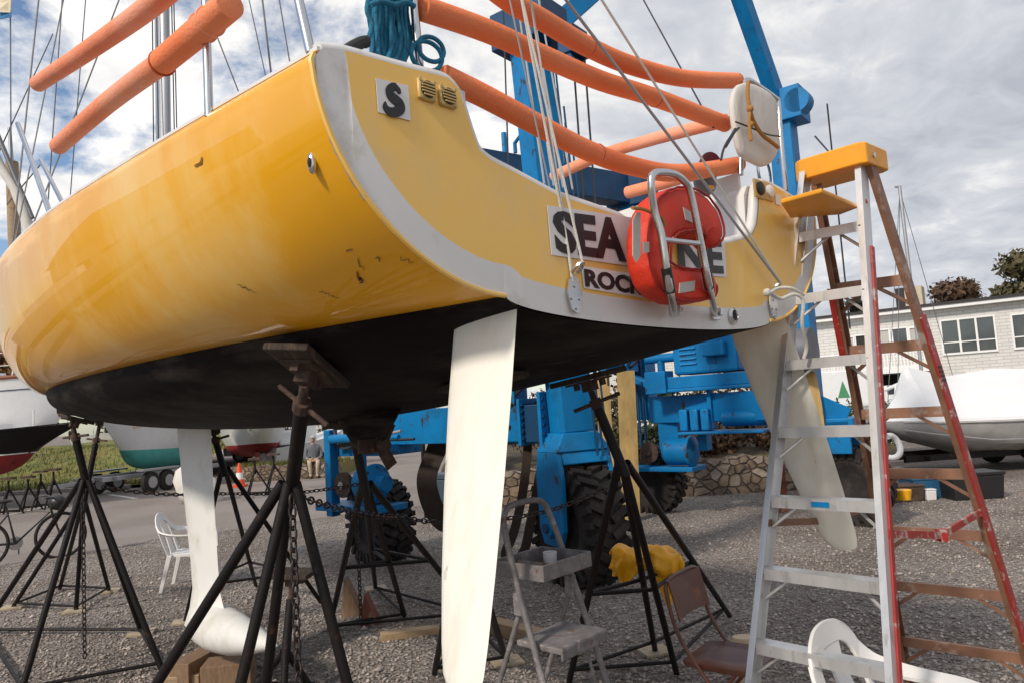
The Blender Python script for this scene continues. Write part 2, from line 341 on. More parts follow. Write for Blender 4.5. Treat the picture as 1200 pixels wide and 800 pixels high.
M_['grass'] = mat('grass_turf', (.115, .125, .025), .9, var=.5, vs=1.5, col2=(.20, .16, .045), c2s=.8, c2t=(.45, .65), bump=1.0, bs=14)
def siding_mat(name, col, rows, bw):
    m = bpy.data.materials.new(name); m.use_nodes = True; t = m.node_tree; b = t.nodes['Principled BSDF']; L = t.links.new
    uv = N(t, 'ShaderNodeTexCoord'); br = N(t, 'ShaderNodeTexBrick'); L(uv.outputs['UV'], br.inputs[0])
    br.inputs['Color1'].default_value = (*col, 1); br.inputs['Color2'].default_value = (*[c*.9 for c in col], 1); br.inputs['Mortar'].default_value = (*[c*.70 for c in col], 1)
    br.inputs['Scale'].default_value = 1; br.inputs['Mortar Size'].default_value = .022; br.inputs['Brick Width'].default_value = bw; br.inputs['Row Height'].default_value = rows
    L(br.outputs[0], b.inputs['Base Color']); b.inputs['Roughness'].default_value = .7; return m
M_['siding'] = siding_mat('white_shingle_siding', (.64, .62, .59), .17, .62)
def stone_mat():
    m = bpy.data.materials.new('field_stone'); m.use_nodes = True; t = m.node_tree; b = t.nodes['Principled BSDF']; L = t.links.new
    tc = N(t, 'ShaderNodeTexCoord')
    mp = N(t, 'ShaderNodeMapping'); mp.inputs['Scale'].default_value = (1, 1, 1.25); L(tc.outputs['Object'], mp.inputs[0])
    ns = N(t, 'ShaderNodeTexNoise'); ns.inputs['Scale'].default_value = 9; ns.inputs['Detail'].default_value = 6; L(mp.outputs[0], ns.inputs[0])
    nd = N(t, 'ShaderNodeMix', data_type='RGBA'); nd.inputs[0].default_value = .045; L(mp.outputs[0], nd.inputs[6]); L(ns.outputs['Color'], nd.inputs[7])
    v = N(t, 'ShaderNodeTexVoronoi'); v.inputs['Scale'].default_value = 5.2; L(nd.outputs[2], v.inputs[0])
    ve = N(t, 'ShaderNodeTexVoronoi', feature='DISTANCE_TO_EDGE'); ve.inputs['Scale'].default_value = 5.2; L(nd.outputs[2], ve.inputs[0])
    sc = N(t, 'ShaderNodeSeparateColor'); L(v.outputs['Color'], sc.inputs[0])
    r = N(t, 'ShaderNodeValToRGB'); L(sc.outputs[0], r.inputs[0]); e = r.color_ramp.elements
    e[0].color = (.17, .125, .09, 1); e[1].color = (.40, .33, .27, 1); q = e.new(.5); q.color = (.28, .20, .14, 1)
    mx = N(t, 'ShaderNodeMix', data_type='RGBA', blend_type='MULTIPLY'); mx.inputs[0].default_value = .8; L(r.outputs[0], mx.inputs[6]); 
    rn = N(t, 'ShaderNodeValToRGB'); L(ns.outputs[0], rn.inputs[0]); rn.color_ramp.elements[0].position = .3; rn.color_ramp.elements[0].color = (.5, .48, .45, 1); rn.color_ramp.elements[1].position = .7; L(rn.outputs[0], mx.inputs[7])
    er = N(t, 'ShaderNodeMapRange'); er.inputs[1].default_value = .0; er.inputs[2].default_value = .10; L(ve.outputs[0], er.inputs[0])
    jr = N(t, 'ShaderNodeMapRange'); jr.inputs[1].default_value = .015; jr.inputs[2].default_value = .04; L(ve.outputs[0], jr.inputs[0])
    m2 = N(t, 'ShaderNodeMix', data_type='RGBA'); L(jr.outputs[0], m2.inputs[0]); m2.inputs[6].default_value = (.13, .105, .085, 1); L(mx.outputs[2], m2.inputs[7])
    L(m2.outputs[2], b.inputs['Base Color']); b.inputs['Roughness'].default_value = .9
    bp = N(t, 'ShaderNodeBump'); bp.inputs['Strength'].default_value = 1; bp.inputs['Distance'].default_value = .06; L(math_(t, 'ADD', er.outputs[0], math_(t, 'MULTIPLY', ns.outputs[0], .35)), bp.inputs['Height']); L(bp.outputs[0], b.inputs['Normal'])
    return m
M_['stone'] = stone_mat()

# ================================================================== SETTING
def flat(name, pts, z, m, sub=0):
    mb = MB(); mb.add([(p[0], p[1], z) for p in pts], [tuple(range(len(pts)))])
    o = mb.build(name, M_[m], base=(0, 0, 0), smooth=False); return struct(recalc_up(o))
def recalc_up(o):
    me = o.data
    if me.polygons[0].normal.z < 0: me.flip_normals()
    return o
flat('ground', [(-600, -200), (600, -200), (600, 900), (-600, 900)], 0.0, 'gravel')
roadpts = [(-260, 705), (-60, 672), (60, 657), (140, 641), (200, 629), (300, 618), (400, 603), (520, 590)]
near = [gnd(*p)[:2] for p in roadpts]
near = crom(near, 5)
near = np.array([p + np.array([RNG.normal(0, .05), RNG.normal(0, .06)]) for p in near])
flat('road', list(near) + [np.array([1.0, 40.0]), np.array([-14.0, 60.0]), np.array([-60.0, 60.0]), np.array([-60.0, 12.0])], 0.004, 'asphalt')
def kerb(name, a, b, h=.13, w=.18):
    mb = MB(); mb.bar((a[0], a[1], h/2), (b[0], b[1], h/2), w, h); return struct(bevel(mb.build(name, M_['conc'], smooth=False), .015))
ka, kb = gnd(-200, 592), gnd(152, 572)
kerb('kerb', ka, kb)
a, b = gnd(128, 579), gnd(160, 584)
mb = MB(); d = nrm(b-a); n_ = np.array([-d[1], d[0], 0])*.07
mb.add([(*(a-n_)[:2], .008), (*(b-n_)[:2], .008), (*(b+n_)[:2], .008), (*(a+n_)[:2], .008)], [(0, 1, 2, 3)]); struct(recalc_up(mb.build('road_marking', M_['mark'], smooth=False)))
a, b = gnd(10, 603), gnd(60, 592); d = nrm(b-a); n_ = np.array([-d[1], d[0], 0])*.07
mb = MB(); mb.add([(*(a-n_)[:2], .008), (*(b-n_)[:2], .008), (*(b+n_)[:2], .008), (*(a+n_)[:2], .008)], [(0, 1, 2, 3)]); struct(recalc_up(mb.build('road_marking', M_['mark'], smooth=False)))
# grass bank beyond the kerb
def hfn(x, y): return .22*math.sin(x*.9)*math.cos(y*.7) + .1*math.sin(x*2.3+y)
dk = nrm(kb-ka); nk = np.array([-dk[1], dk[0], 0])
gx = np.linspace(-8, np.linalg.norm(kb-ka)+1.0, 40); gy = np.linspace(.15, 16, 24); mb = MB(); vs = []
for j, y in enumerate(gy):
    for x in gx:
        p = ka + dk*x + nk*y; q = min(1, max(0, (y-.15)/7)); q = q*q*(3-2*q)
        vs.append((p[0], p[1], .11 + 1.15*q + hfn(p[0], p[1])*q*.6))
mb.add(vs, [(j*40+i, j*40+i+1, (j+1)*40+i+1, (j+1)*40+i) for j in range(23) for i in range(39)])
gb = struct(mb.build('grass_bank', M_['grass'], base=(0, 0, 0)))
# grass blades on the bank
def blades(name, spots, h, m, label):
    mb = MB()
    for p in spots:
        a = random.uniform(0, 6.28); w = .02; hh = h*random.uniform(.5, 1.2); dx, dy = math.cos(a), math.sin(a)
        mb.add([(p[0]-dx*w, p[1]-dy*w, p[2]), (p[0]+dx*w, p[1]+dy*w, p[2]), (p[0]+dy*hh*.4, p[1]-dx*hh*.4, p[2]+hh)], [(0, 1, 2)])
    o = mb.build(name, M_[m], base=(0, 0, 0), smooth=False); return tag(o, label, 'grass', kind='stuff')
sp = []
for i in range(9000):
    j = random.random()**1.6; x = random.uniform(0, np.linalg.norm(kb-ka)+1); y = .2 + j*9
    p = ka + dk*x + nk*y; q = min(1, max(0, (y-.15)/7)); q = q*q*(3-2*q); sp.append((p[0], p[1], .09 + 1.15*q + hfn(p[0], p[1])*q*.6))
blades('grass', sp, .14, 'grass', 'yellow green grass on the bank behind the kerb')
# loose pebbles over the gravel (countless: one object)
def pebbles():
    V = []; Fc = []; k = 0
    octv = np.array([(1, 0, 0), (0, 1, 0), (-1, 0, 0), (0, -1, 0), (0, 0, 1.0), (0, 0, -.6)])
    octf = [(0, 1, 4), (1, 2, 4), (2, 3, 4), (3, 0, 4), (1, 0, 5), (2, 1, 5), (3, 2, 5), (0, 3, 5)]
    n = 0
    rp = np.array([gnd(*p)[:2] for p in roadpts])
    while n < 42000:
        Y = 4.3 + 9.5*random.random()**1.7; X = random.uniform(-.75, .75)*Y
        if Y > np.interp(X, rp[:, 0], rp[:, 1]) + .15*random.random()**.5*3 and X < rp[-1, 0]: 
            n += 1; continue
        s = .007 + .014*random.random()**2.0 + (.02 if random.random() < .006 else 0)
        a = random.random()*6.28; c, sn = math.cos(a), math.sin(a)
        v = octv*(s*RNG.uniform(.7, 1.3, 3)) + RNG.normal(0, s*.14, (6, 3))
        v = np.stack([v[:, 0]*c-v[:, 1]*sn+X, v[:, 0]*sn+v[:, 1]*c+Y, v[:, 2]*.75+s*.25], 1)
        V.append(v); Fc += [tuple(q+k for q in f) for f in octf]; k += 6; n += 1
    me = bpy.data.meshes.new('gravel'); me.from_pydata(np.concatenate(V).tolist(), [], Fc); me.update(); me.shade_smooth(); me.materials.append(M_['pebble'])
    o = bpy.data.objects.new('gravel', me); COL.objects.link(o); tag(o, 'loose grey pebbles scattered over the gravel yard', 'gravel', kind='stuff')
pebbles()

# ---------------------------------------------------------------- plants
def tree(name, label, base, h, cr, m, n=2600, leaf=.16, trunk=.12, flat_=1.0, group=None, seed=0, cat='tree', lobes=11, low=.35):
    r = np.random.default_rng(seed+11)
    t = thing(name, label, cat, base, group); b = np.array(base, float)
    mb = MB(); top = b + np.array([r.normal(0, .1), r.normal(0, .1), h*.8])
    mb.tube([b-np.array([0, 0, .1]), b+np.array([0, 0, h*.3]), top], [trunk, trunk*.75, trunk*.2], 8)
    L = []
    for i in range(lobes):
        a = r.uniform(0, 6.28); q = r.uniform(.25, .95)
        z = r.uniform(low, .95); w = math.sin(math.pi*min(1, (z-low*.7)/(1.08-low*.7)))**.7
        c = b + np.array([math.cos(a)*cr*q*w*.8, math.sin(a)*cr*q*w*.8, h*z]); L.append((c, cr*r.uniform(.28, .5)))
        mb.tube([b+np.array([0, 0, h*r.uniform(.2, .5)]), (b+c)/2+np.array([0, 0, h*.2]), c], [trunk*.4, trunk*.28, trunk*.1], 6)
    mb.build('trunk', M_['bark'], t)
    V = []; Fc = []
    for i in range(n):
        c, R = L[r.integers(len(L))]
        d = r.normal(0, 1, 3); d /= np.linalg.norm(d); p = c + d*R*r.uniform(.35, 1.12)*np.array([1, 1, .8*flat_])
        u = r.normal(0, 1, 3); u /= np.linalg.norm(u); w = np.cross(u, d); w /= np.linalg.norm(w)+1e-9
        s = leaf*r.uniform(.6, 1.4); k = len(V); V += [p-u*s, p+w*s*.55, p+u*s, p-w*s*.55]; Fc.append((k, k+1, k+2, k+3))
    mb = MB(); mb.v = V; mb.f = Fc; mb.build('crown', M_[m], t, smooth=False)
    return t
def atg(px, py, Y, dz=0): p = at(px, py, Y); return np.array([p[0], p[1], dz])
tree('autumn_tree', 'orange autumn tree behind the white sailboat hull', (-29.5, 42, .3), 7.8, 4.6, 'leaforange', 8000, .22, .2, seed=1, lobes=16)
tree('autumn_tree', 'brown autumn tree with rounded crown over the flat roof', (41.8, 70, 0), 10.9, 3.4, 'leafbrown', 6000, .24, .25, seed=2, lobes=14)
tree('autumn_tree', 'tall olive brown tree at the roof end by the picture edge', (42.6, 62, 0), 11.6, 3.4, 'leafolive', 6000, .25, .25, seed=3, lobes=15)
tree('autumn_tree', 'low rusty tree beneath the tall olive tree beyond the roof', (41.6, 60, 0), 9.2, 2.4, 'leaforange', 3600, .22, .25, seed=13, lobes=10)
tree('pine_tree', 'small dark evergreen peeking over the roof behind the ladder', (33.3, 72, 0), 10.2, 2.2, 'leafpine', 2600, .22, .22, seed=4, lobes=12)
for i, (X, Y, h, w, m, lb) in enumerate([
        (-.9, 15.2, 1.2, .8, 'leafolive', 'olive shrub above the stone wall behind the blue beam'), (.6, 15.6, 1.5, 1.0, 'leafbrown', 'brown shrub behind the blue lift column'),
        (1.7, 15.3, 1.3, .9, 'leafolive', 'olive shrub between lift column and tan slings'), (2.9, 15.6, 1.55, 1.0, 'leafgreen', 'dark green shrub behind the blue motor'),
        (4.1, 15.8, 1.35, 1.0, 'leafbrown', 'russet shrub under the blue engine beam'), (5.3, 15.5, 1.4, 1.0, 'leafbrown', 'brown shrub behind the blue hydraulic tanks'),
        (6.6, 15.8, 1.0, .8, 'leafgreen', 'dark green shrub behind the far grey rudder'), (8.1, 16.4, .75, .7, 'leafgreen', 'green shrub behind the ladder near the parked van'),
        (9.6, 18, .85, .7, 'leaforange', 'rusty shrub beside the white wrapped boat'), (2.0, 17.2, 2.0, 1.1, 'leafbrown', 'tall brown shrub at the back of the bank'), (4.9, 17.6, 2.1, 1.2, 'leafolive', 'tall olive shrub behind the blue engine box')]):
    tree('shrub', lb, (X, Y, .55), h, w, m, 1500, .06, .03, group='shrubs behind the stone wall', seed=20+i, cat='shrub', lobes=10, low=.12)
# planted bank behind the stone wall
mb = MB(); vs = []; nx, ny = 40, 10
for j in range(ny):
    for i in range(nx):
        x = -1.6 + 9.0*i/(nx-1); y = 14.35 + 5.5*j/(ny-1); vs.append((x, y, .52 + .55*(j/(ny-1)) + .08*math.sin(3*x+y*2)))
mb.add(vs, [(j*nx+i, j*nx+i+1, (j+1)*nx+i+1, (j+1)*nx+i) for j in range(ny-1) for i in range(nx-1)])
struct(mb.build('planted_bank', mat('bark_mulch', (.06, .045, .03), .95, var=.6, vs=6, col2=(.10, .09, .03), c2s=2, bump=1, bs=20), base=(0, 0, 0)))

# ---------------------------------------------------------------- stone walls
def stone_wall(name, label, a, b, h, th):
    a = np.array(a, float); b = np.array(b, float); L = np.linalg.norm(b-a); d = (b-a)/L; n = np.array([-d[1], d[0], 0])
    nx = int(L/.06); nz = int(h/.06); mb = MB(); r = np.random.default_rng(5)
    rings = []
    for i in range(nx+1):
        p = a + d*L*i/nx; tt = h + .03*math.sin(i*.41) + .02*math.sin(i*1.3+1)
        f = [p - n*(th/2+.012*math.sin(i*.9+k*1.7)*math.sin(k*.8+i*.23)) + np.array([0, 0, tt*k/nz]) for k in range(nz+1)]
        bk = [p + n*th/2 + np.array([0, 0, tt*k/nz]) for k in (nz, 0)]
        rings.append(f+bk)
    mb.loft(rings); o = mb.build(name, M_['stone'], smooth=True, ang=50); recalc(o); return tag(o, label, 'wall')
stone_wall('stone_wall', 'long fieldstone retaining wall beyond the blue boat lift', (-1.6, 14.2, 0), (6.1, 14.05, 0), .66, .35)
pw = gnd(365, 560)
pa, pb = at(268, 545, pw[1]+.35), at(397, 545, pw[1]+.1); pa[2] = pb[2] = 0
stone_wall('stone_wall', 'low fieldstone planter wall the seated person sits on', pa, pb, .46, .4)
gx0 = pa; mb = MB(); mb.box(((pa+pb)/2+np.array([0, 1.6, .2])), (np.linalg.norm(pb-pa), 2.8, .42)); struct(mb.build('planter_bed', M_['grass'], smooth=False))
blades('grass', [(pa[0]+random.random()*(pb[0]-pa[0]), pw[1]+.5+random.random()*1.6, .38) for i in range(1600)], .18, 'grass', 'grass growing on top of the low planter wall')

# ---------------------------------------------------------------- the white building at right
FA = np.array([23.0, 40.0, 0]); FD = nrm((-1.38, 1, 0)); FN = np.array([FD[1], -FD[0], 0]); FN = -FN if FN[1] > 0 else FN   # towards the yard
def fpt(px, py):                                  # picture point on the facade -> (s, z)
    d = ray(px, py); s = ((FA-C0)@FN)/(d@FN); P = C0+s*d-FA; return np.array([P@FD, P[2]])
def fw(s, z, o=0.0): return FA + FD*s + FN*o + np.array([0, 0, z])
bl = thing('white_building', 'two storey white shingled building with flat roof and balcony', 'building', FA)
zr = fpt(1100, 363)[1]; sL = fpt(984, 400)[0]; sR = fpt(1420, 400)[0]; sF = fpt(640, 440)[0]
def wall_uv(o, fn):
    uv = o.data.uv_layers.new(name='UVMap')
    for l in o.data.loops: uv.data[l.index].uv = fn(o.data.vertices[l.vertex_index].co)
    return o
def wallbox(s0, s1, z0, z1, o0, o1, m, name, par):
    mb = MB(); mb.box(fw((s0+s1)/2, (z0+z1)/2, (o0+o1)/2), (s1-s0, abs(o1-o0), z1-z0), (FD, FN, (0, 0, 1)))
    return mb.build(name, M_[m], par, smooth=False)
w_ = wallbox(sR, sF, 0, zr, -9, 0, 'siding', 'wall', bl)
wall_uv(w_, lambda c: (Vector(FD).dot(c), c.z))
wallbox(sR-.4, sF+.4, zr, zr+.18, -9.2, .55, 'trim', 'fascia', bl)
wallbox(sR-.45, sF+.45, zr+.182, zr+.33, -9.3, .62, 'roofdark', 'roof', bl)
def window(x0, x1, y0, y1, nx, sill=.68, glass='glass', one=False):
    a, b = fpt(x0, y0), fpt(x1, y1); s0, s1 = min(a[0], b[0]), max(a[0], b[0]); z0, z1 = min(a[1], b[1]), max(a[1], b[1])
    mb = MB(); fwid = .09
    def bar(sa, sb, za, zb): mb.box(fw((sa+sb)/2, (za+zb)/2, .03), (sb-sa, .1, zb-za), (FD, FN, (0, 0, 1)))
    bar(s0-fwid, s1+fwid, z1, z1+fwid); bar(s0-fwid, s1+fwid, z0-fwid*1.2, z0); bar(s0-fwid, s0, z0, z1); bar(s1, s1+fwid, z0, z1)
    for i in range(1, nx): q = s0+(s1-s0)*i/nx; bar(q-.05, q+.05, z0, z1)
    zm = z0+(z1-z0)*(1-sill)
    if not one:
        for i in range(nx): bar(s0+(s1-s0)*i/nx+.05*(i > 0), s0+(s1-s0)*(i+1)/nx-.05*(i < nx-1), zm-.03, zm+.03)
    w = mb.build('window', M_['trim'], bl, smooth=False)
    mb = MB(); mb.box(fw((s0+s1)/2, (z0+z1)/2, .008), (s1-s0, .012, z1-z0), (FD, FN, (0, 0, 1))); mb.build('pane', M_[glass], w, smooth=False)
    return w
window(1103, 1168, 377, 409, 3); window(1186, 1240, 370, 403, 2); window(1265, 1330, 362, 398, 3)
window(1046, 1064, 386, 404, 1, one=True); window(1066, 1080, 385, 403, 1, glass='blind', one=True); window(1026, 1043, 388, 405, 1, glass='blind', one=True)
window(1003, 1020, 394, 418, 1, one=True, glass='dark'); window(992, 1001, 396, 408, 1, glass='blind', one=True)
window(1134, 1176, 437, 452, 2, one=True); window(1192, 1235, 434, 450, 2, one=True)
# balcony
s0, s1 = fpt(1097, 425)[0], fpt(900, 440)[0]; zb = fpt(1060, 431)[1]
wallbox(s0, s1, zb-.25, zb, .002, 1.7, 'trim', 'balcony_floor', bl)
mb = MB()
for s in np.arange(s0, s1, .16): mb.box(fw(s, zb+.5, 1.62), (.06, .04, .86), (FD, FN, (0, 0, 1)))
mb.box(fw((s0+s1)/2, zb+.97, 1.62), (s1-s0, .09, .08), (FD, FN, (0, 0, 1))); mb.box(fw((s0+s1)/2, zb+.06, 1.62), (s1-s0, .06, .07), (FD, FN, (0, 0, 1)))
for s in np.arange(s0, s1, 2.4): mb.box(fw(s+.01, zb+.52, 1.62), (.14, .13, 1.05), (FD, FN, (0, 0, 1)))
mb.build('balcony_railing', M_['trim'], bl, smooth=False)
for s in np.arange(s0+.3, s1, 3.6):
    mb = MB(); mb.box(fw(s, (zb-.25)/2, 1.5), (.14, .14, zb-.26), (FD, FN, (0, 0, 1))); mb.build('porch_post', M_['trim'], bl, smooth=False)
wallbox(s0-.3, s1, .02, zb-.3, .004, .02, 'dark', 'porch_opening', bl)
# boxes on the roof
a, b = fpt(1046, 362), fpt(1076, 341)
for k, (u0, u1, m, nm) in enumerate(((0, .33, 'roofdark', 'vent_box'), (.35, .66, 'beige', 'rooftop_unit'), (.69, 1.0, 'beige', 'rooftop_unit'))):
    q0, q1 = a[0]+(b[0]-a[0])*u0, a[0]+(b[0]-a[0])*u1
    wallbox(min(q0, q1), max(q0, q1), zr+.335, zr+.335+1.25, -2.6, -1.4, m, nm, bl)
# parked van under the balcony
vb = fw(fpt(1022, 460)[0], 0, 3.2); vn = thing('white_van', 'white box van parked under the balcony behind the ladder', 'van', vb)
def vbx(c, s, m, nm, par=vn, bv=.05):
    mb = MB(); mb.box(vb+FD*c[0]+FN*c[1]+np.array([0, 0, c[2]]), s, (FD, FN, (0, 0, 1))); return bevel(mb.build(nm, M_[m], par), bv)
vbx((.8, 0, 1.62), (3.6, 1.9, 2.1), 'hullwhite', 'cargo_box'); vbx((-1.9, 0, 1.15), (1.7, 1.8, 1.2), 'hullwhite', 'cab', bv=.2); vbx((-1.95, .0, 1.5), (1.0, 1.84, .45), 'glass', 'cab_window')
vbx((-.2, 0, .45), (4.6, 1.6, .22), 'black', 'chassis')
for c in (-1.8, 1.7):
    for q in (-.8, .8):
        mb = MB(); p = vb+FD*c+FN*q+np.array([0, 0, .38]); mb.cyl(p-FN*.12, p+FN*.12, .38, 18); mb.build('wheel', M_['tyre'], vn)
mb = MB(); c0 = vb+FD*.6+FN*.956+np.array([0, 0, 1.75])
mb.prism([c0+FD*-.3+np.array([0, 0, -.5]), c0+FD*.3+np.array([0, 0, -.5]), c0+np.array([0, 0, .4])], FN*.004); mb.build('tree_emblem', mat('emblem_green', (.05, .22, .1), .5), vn, smooth=False)

# ================================================================== THE YELLOW BOAT
T_ = [0, 1, 2.5, 4, 5.2, 6.5, 7.6, 8.3, 8.6]
TAB = dict(B=[1.36, 1.42, 1.47, 1.38, 1.16, .79, .4, .13, .02], Zs=[2.715, 2.79, 2.885, 2.96, 3.02, 3.08, 3.13, 3.16, 3.17],
           W=[.78, 1.0, 1.12, 1.04, .82, .47, .2, .05, .01], K=[2.09, 1.98, 1.89, 1.95, 2.06, 2.18, 2.26, 2.32, 2.35])
def pch(key, x):
    xs = np.array(T_, float); ys = np.array(TAB[key], float); d = np.gradient(ys, xs)
    i = int(np.clip(np.searchsorted(xs, x)-1, 0, len(xs)-2)); h = xs[i+1]-xs[i]; s = (x-xs[i])/h
    return (2*s**3-3*s*s+1)*ys[i]+(s**3-2*s*s+s)*h*d[i]+(-2*s**3+3*s*s)*ys[i+1]+(s**3-s*s)*h*d[i+1]
def zw(t): return 2.155+.015*t+.003*t*t
def bott(t, a): W_, K = pch('W', t), pch('K', t); return np.array([t, W_*math.sin(a), zw(t)-(zw(t)-K)*abs(math.cos(a))**.85])
def tops(t, b): W_, B = pch('W', t), pch('B', t); return np.array([t, W_+(B-W_)*math.sin(b)**1.1, zw(t)+(pch('Zs', t)-zw(t))*(1-math.cos(b))])
def flip(p): return np.array([p[0], -p[1], p[2]])
ts = np.concatenate([np.linspace(0, 1, 9)[:-1], np.linspace(1, 8.6, 50)])
boat = thing('sailboat', 'yellow racing sailboat with black bottom propped on stands, two white rudders', 'sailboat', tuple(B2W((0, 0, 2.1))))
m = MB(B2W); m.loft([[bott(t, a) for a in np.linspace(-math.pi/2, math.pi/2, 41)] for t in ts], False, False, closed=False)
recalc(m.build('hull_bottom', M_['bottom'], boat, ang=60))
def edge_round(t, b):                     # gunwale eased over at the top
    return tops(t, b)
m = MB(B2W); bb = np.linspace(0, math.pi/2, 22)
def topring(t):
    R = [tops(t, b) for b in bb]; e = R[-1]; s = .035
    R[-1] = e + np.array([0, .0, -.03]); R += [e+np.array([0, -.008, -.010]), e+np.array([0, -.025, .0]), e+np.array([0, -.06, .003])]
    return R
port = [topring(t) for t in ts]
m.loft(port, False, False, closed=False); m.loft([[flip(p) for p in R][::-1] for R in port], False, False, closed=False)
hull = recalc(m.build('hull', M_['yellow'], boat, ang=60))
# gunwale strip and deck
m = MB(B2W)
for sgn in (1, -1):
    R = []
    for t in ts:
        e = tops(t, math.pi/2); y = max(e[1]-.02, .0); R.append([np.array([t, sgn*y, e[2]+.004]), np.array([t, sgn*y, e[2]+.014]), np.array([t, sgn*max(y-.035, 0), e[2]+.016]), np.array([t, sgn*max(y-.04, 0), e[2]+.004])])
    m.loft(R)
recalc(m.build('toe_rail', M_['gelwhite'], boat))
CK0, CK1, CKY = .05, 2.7, .80           # cockpit opening
m = MB(B2W)
for sgn in (1, -1):
    tt = [t for t in ts if t < CK1]+[CK1]
    m.strip([np.array([t, sgn*(pch('B', t)-.06), pch('Zs', t)+.004]) for t in tt], [np.array([t, sgn*(.94 if sgn > 0 else CKY), pch('Zs', t)+.012]) for t in tt])
tt = [CK1]+[t for t in ts if t > CK1]
m.loft([[np.array([t, s*max(pch('B', t)-.06, .005), pch('Zs', t)+.004+.06*(1-s*s)*min(1, pch('B', t))]) for s in np.linspace(-1, 1, 9)] for t in tt], False, False, closed=False)
recalc(m.build('deck', M_['deck'], boat))
m = MB(B2W)                              # cockpit well
for sgn in (1, -1): m.box((1.4, sgn*(CKY+.012), 2.58), (2.64, .02, .52))
m.box((1.4, 0, 2.36), (2.64, 1.6, .03)); m.box((2.72, 0, 2.66), (.03, 1.62, .6))
m.build('cockpit', M_['rust_white'], boat, smooth=False)
m = MB(B2W)                              # cabin trunk
R = []
for t, hw, h in ((2.76, .86, .30), (3.4, .86, .30), (4.6, .78, .27), (5.6, .58, .2), (6.3, .36, .06)):
    z = pch('Zs', t); R.append([np.array([t, s*hw*(1-.12*(abs(c) > .9)), z+hh]) for s, c, hh in ((1, 0, -.02), (.97, 0, h*.8), (.85, 0, h), (0, 0, h+.05), (-.85, 0, h), (-.97, 0, h*.8), (-1, 0, -.02))])
m.loft(R); recalc(m.build('cabin_trunk', M_['gelwhite'], boat))

# transom: white band round the edge, yellow panel inside, open at the top
prof = [bott(0, a) for a in np.linspace(0, math.pi/2, 30)]+topring(0)[:-2]
py_ = np.array([p[1] for p in prof]); pz_ = np.array([p[2] for p in prof]); o_ = np.argsort(py_); py_, pz_ = py_[o_], pz_[o_]
def zbot(y): return float(np.interp(abs(y), py_, pz_))
topP = [(0, 2.415), (.10, 2.43), (.20, 2.465), (.32, 2.475), (.53, 2.49), (.71, 2.53), (.80, 2.548), (.845, 2.57), (.865, 2.62), (.885, 2.68), (.905, 2.735), (.94, 2.757), (1.09, 2.745), (1.27, 2.735), (1.33, 2.722), (1.358, 2.690)]
topS = [(0, 2.415), (.30, 2.44), (.5, 2.47), (.60, 2.50), (.655, 2.525), (.70, 2.56), (.73, 2.62), (.75, 2.70), (.775, 2.76), (.82, 2.785), (1.0, 2.77), (1.2, 2.74), (1.345, 2.715)]
topS = [(0, 2.415), (.30, 2.43), (.5, 2.46), (.62, 2.49), (.70, 2.52), (.75, 2.57), (.78, 2.64), (.80, 2.71), (.83, 2.765), (.88, 2.785), (1.05, 2.77), (1.2, 2.745), (1.33, 2.722), (1.358, 2.690)]
def ztop(y):
    T = topP if y >= 0 else topS
    return float(np.interp(abs(y), [q[0] for q in T], [q[1] for q in T]))
yb = np.array([float(v) for v in np.interp(np.linspace(0, 1, 60), np.linspace(0, 1, len(py_)), py_)])
def band_inner(y):                       # lowest z that clears the band width from the outline
    bw = .088; ay = abs(y); z = zbot(y)+.02
    i = np.linspace(0, len(py_)-1, 500); Y = np.interp(i, range(len(py_)), py_); Z = np.interp(i, range(len(py_)), pz_)
    for _ in range(700):
        if min(np.hypot(Y-ay, Z-z)) >= bw: break
        z += .001
    return z
ysp = sorted(set(np.round(np.concatenate([np.linspace(-1.358, 1.358, 260), np.linspace(1.2, 1.358, 40), np.linspace(-1.358, -1.2, 40), [s*q[0] for q in topP for s in (1,)], [-q[0] for q in topS]]), 4)))
zi = [min(band_inner(y) if abs(y) < 1.30 else 9, ztop(y)) for y in ysp]
mw, my, ml = MB(B2W), MB(B2W), MB(B2W)
A = [np.array([-.004, y, zbot(y)+.004]) for y in ysp]; B_ = [np.array([-.010, y, min(z, ztop(y))]) for y, z in zip(ysp, zi)]; Cc = [np.array([-.010, y, ztop(y)]) for y in ysp]
for i in range(len(ysp)-1):
    if B_[i][2]-A[i][2] > .002 or B_[i+1][2]-A[i+1][2] > .002: mw.add([A[i], A[i+1], B_[i+1], B_[i]], [(0, 1, 2, 3)])
    if Cc[i][2]-B_[i][2] > .0005 or Cc[i+1][2]-B_[i+1][2] > .0005: my.add([B_[i], B_[i+1], Cc[i+1], Cc[i]], [(0, 1, 2, 3)])
tr = recalc(my.build('transom', M_['panel'], boat, smooth=False)); recalc(mw.build('transom_band', M_['gelwhite'], tr, smooth=False))
# rounded white lip along the top edge of the transom
lip = [np.array([.016, y, ztop(y)+.002]) for y in ysp if abs(y) < 1.335]
lp = np.array(lip); cu_ = np.r_[0, np.cumsum(np.linalg.norm(np.diff(lp, axis=0), axis=1))]; ss_ = np.arange(0, cu_[-1], .014); lp = np.stack([np.interp(ss_, cu_, lp[:, k]) for k in range(3)], 1)
for _ in range(2): lp[1:-1] = lp[1:-1]*.5+lp[:-2]*.25+lp[2:]*.25
ml.tube(lp, .024, 10); ml.build('transom_lip', M_['gelwhite'], tr, ang=60)
# thickness behind the transom
m = MB(B2W); m.strip([np.array([.04, y, zbot(y)+.05]) for y in ysp if abs(y) < 1.3], [np.array([.04, y, ztop(y)]) for y in ysp if abs(y) < 1.3]); m.build('transom_inner', M_['rust_white'], tr, smooth=False)
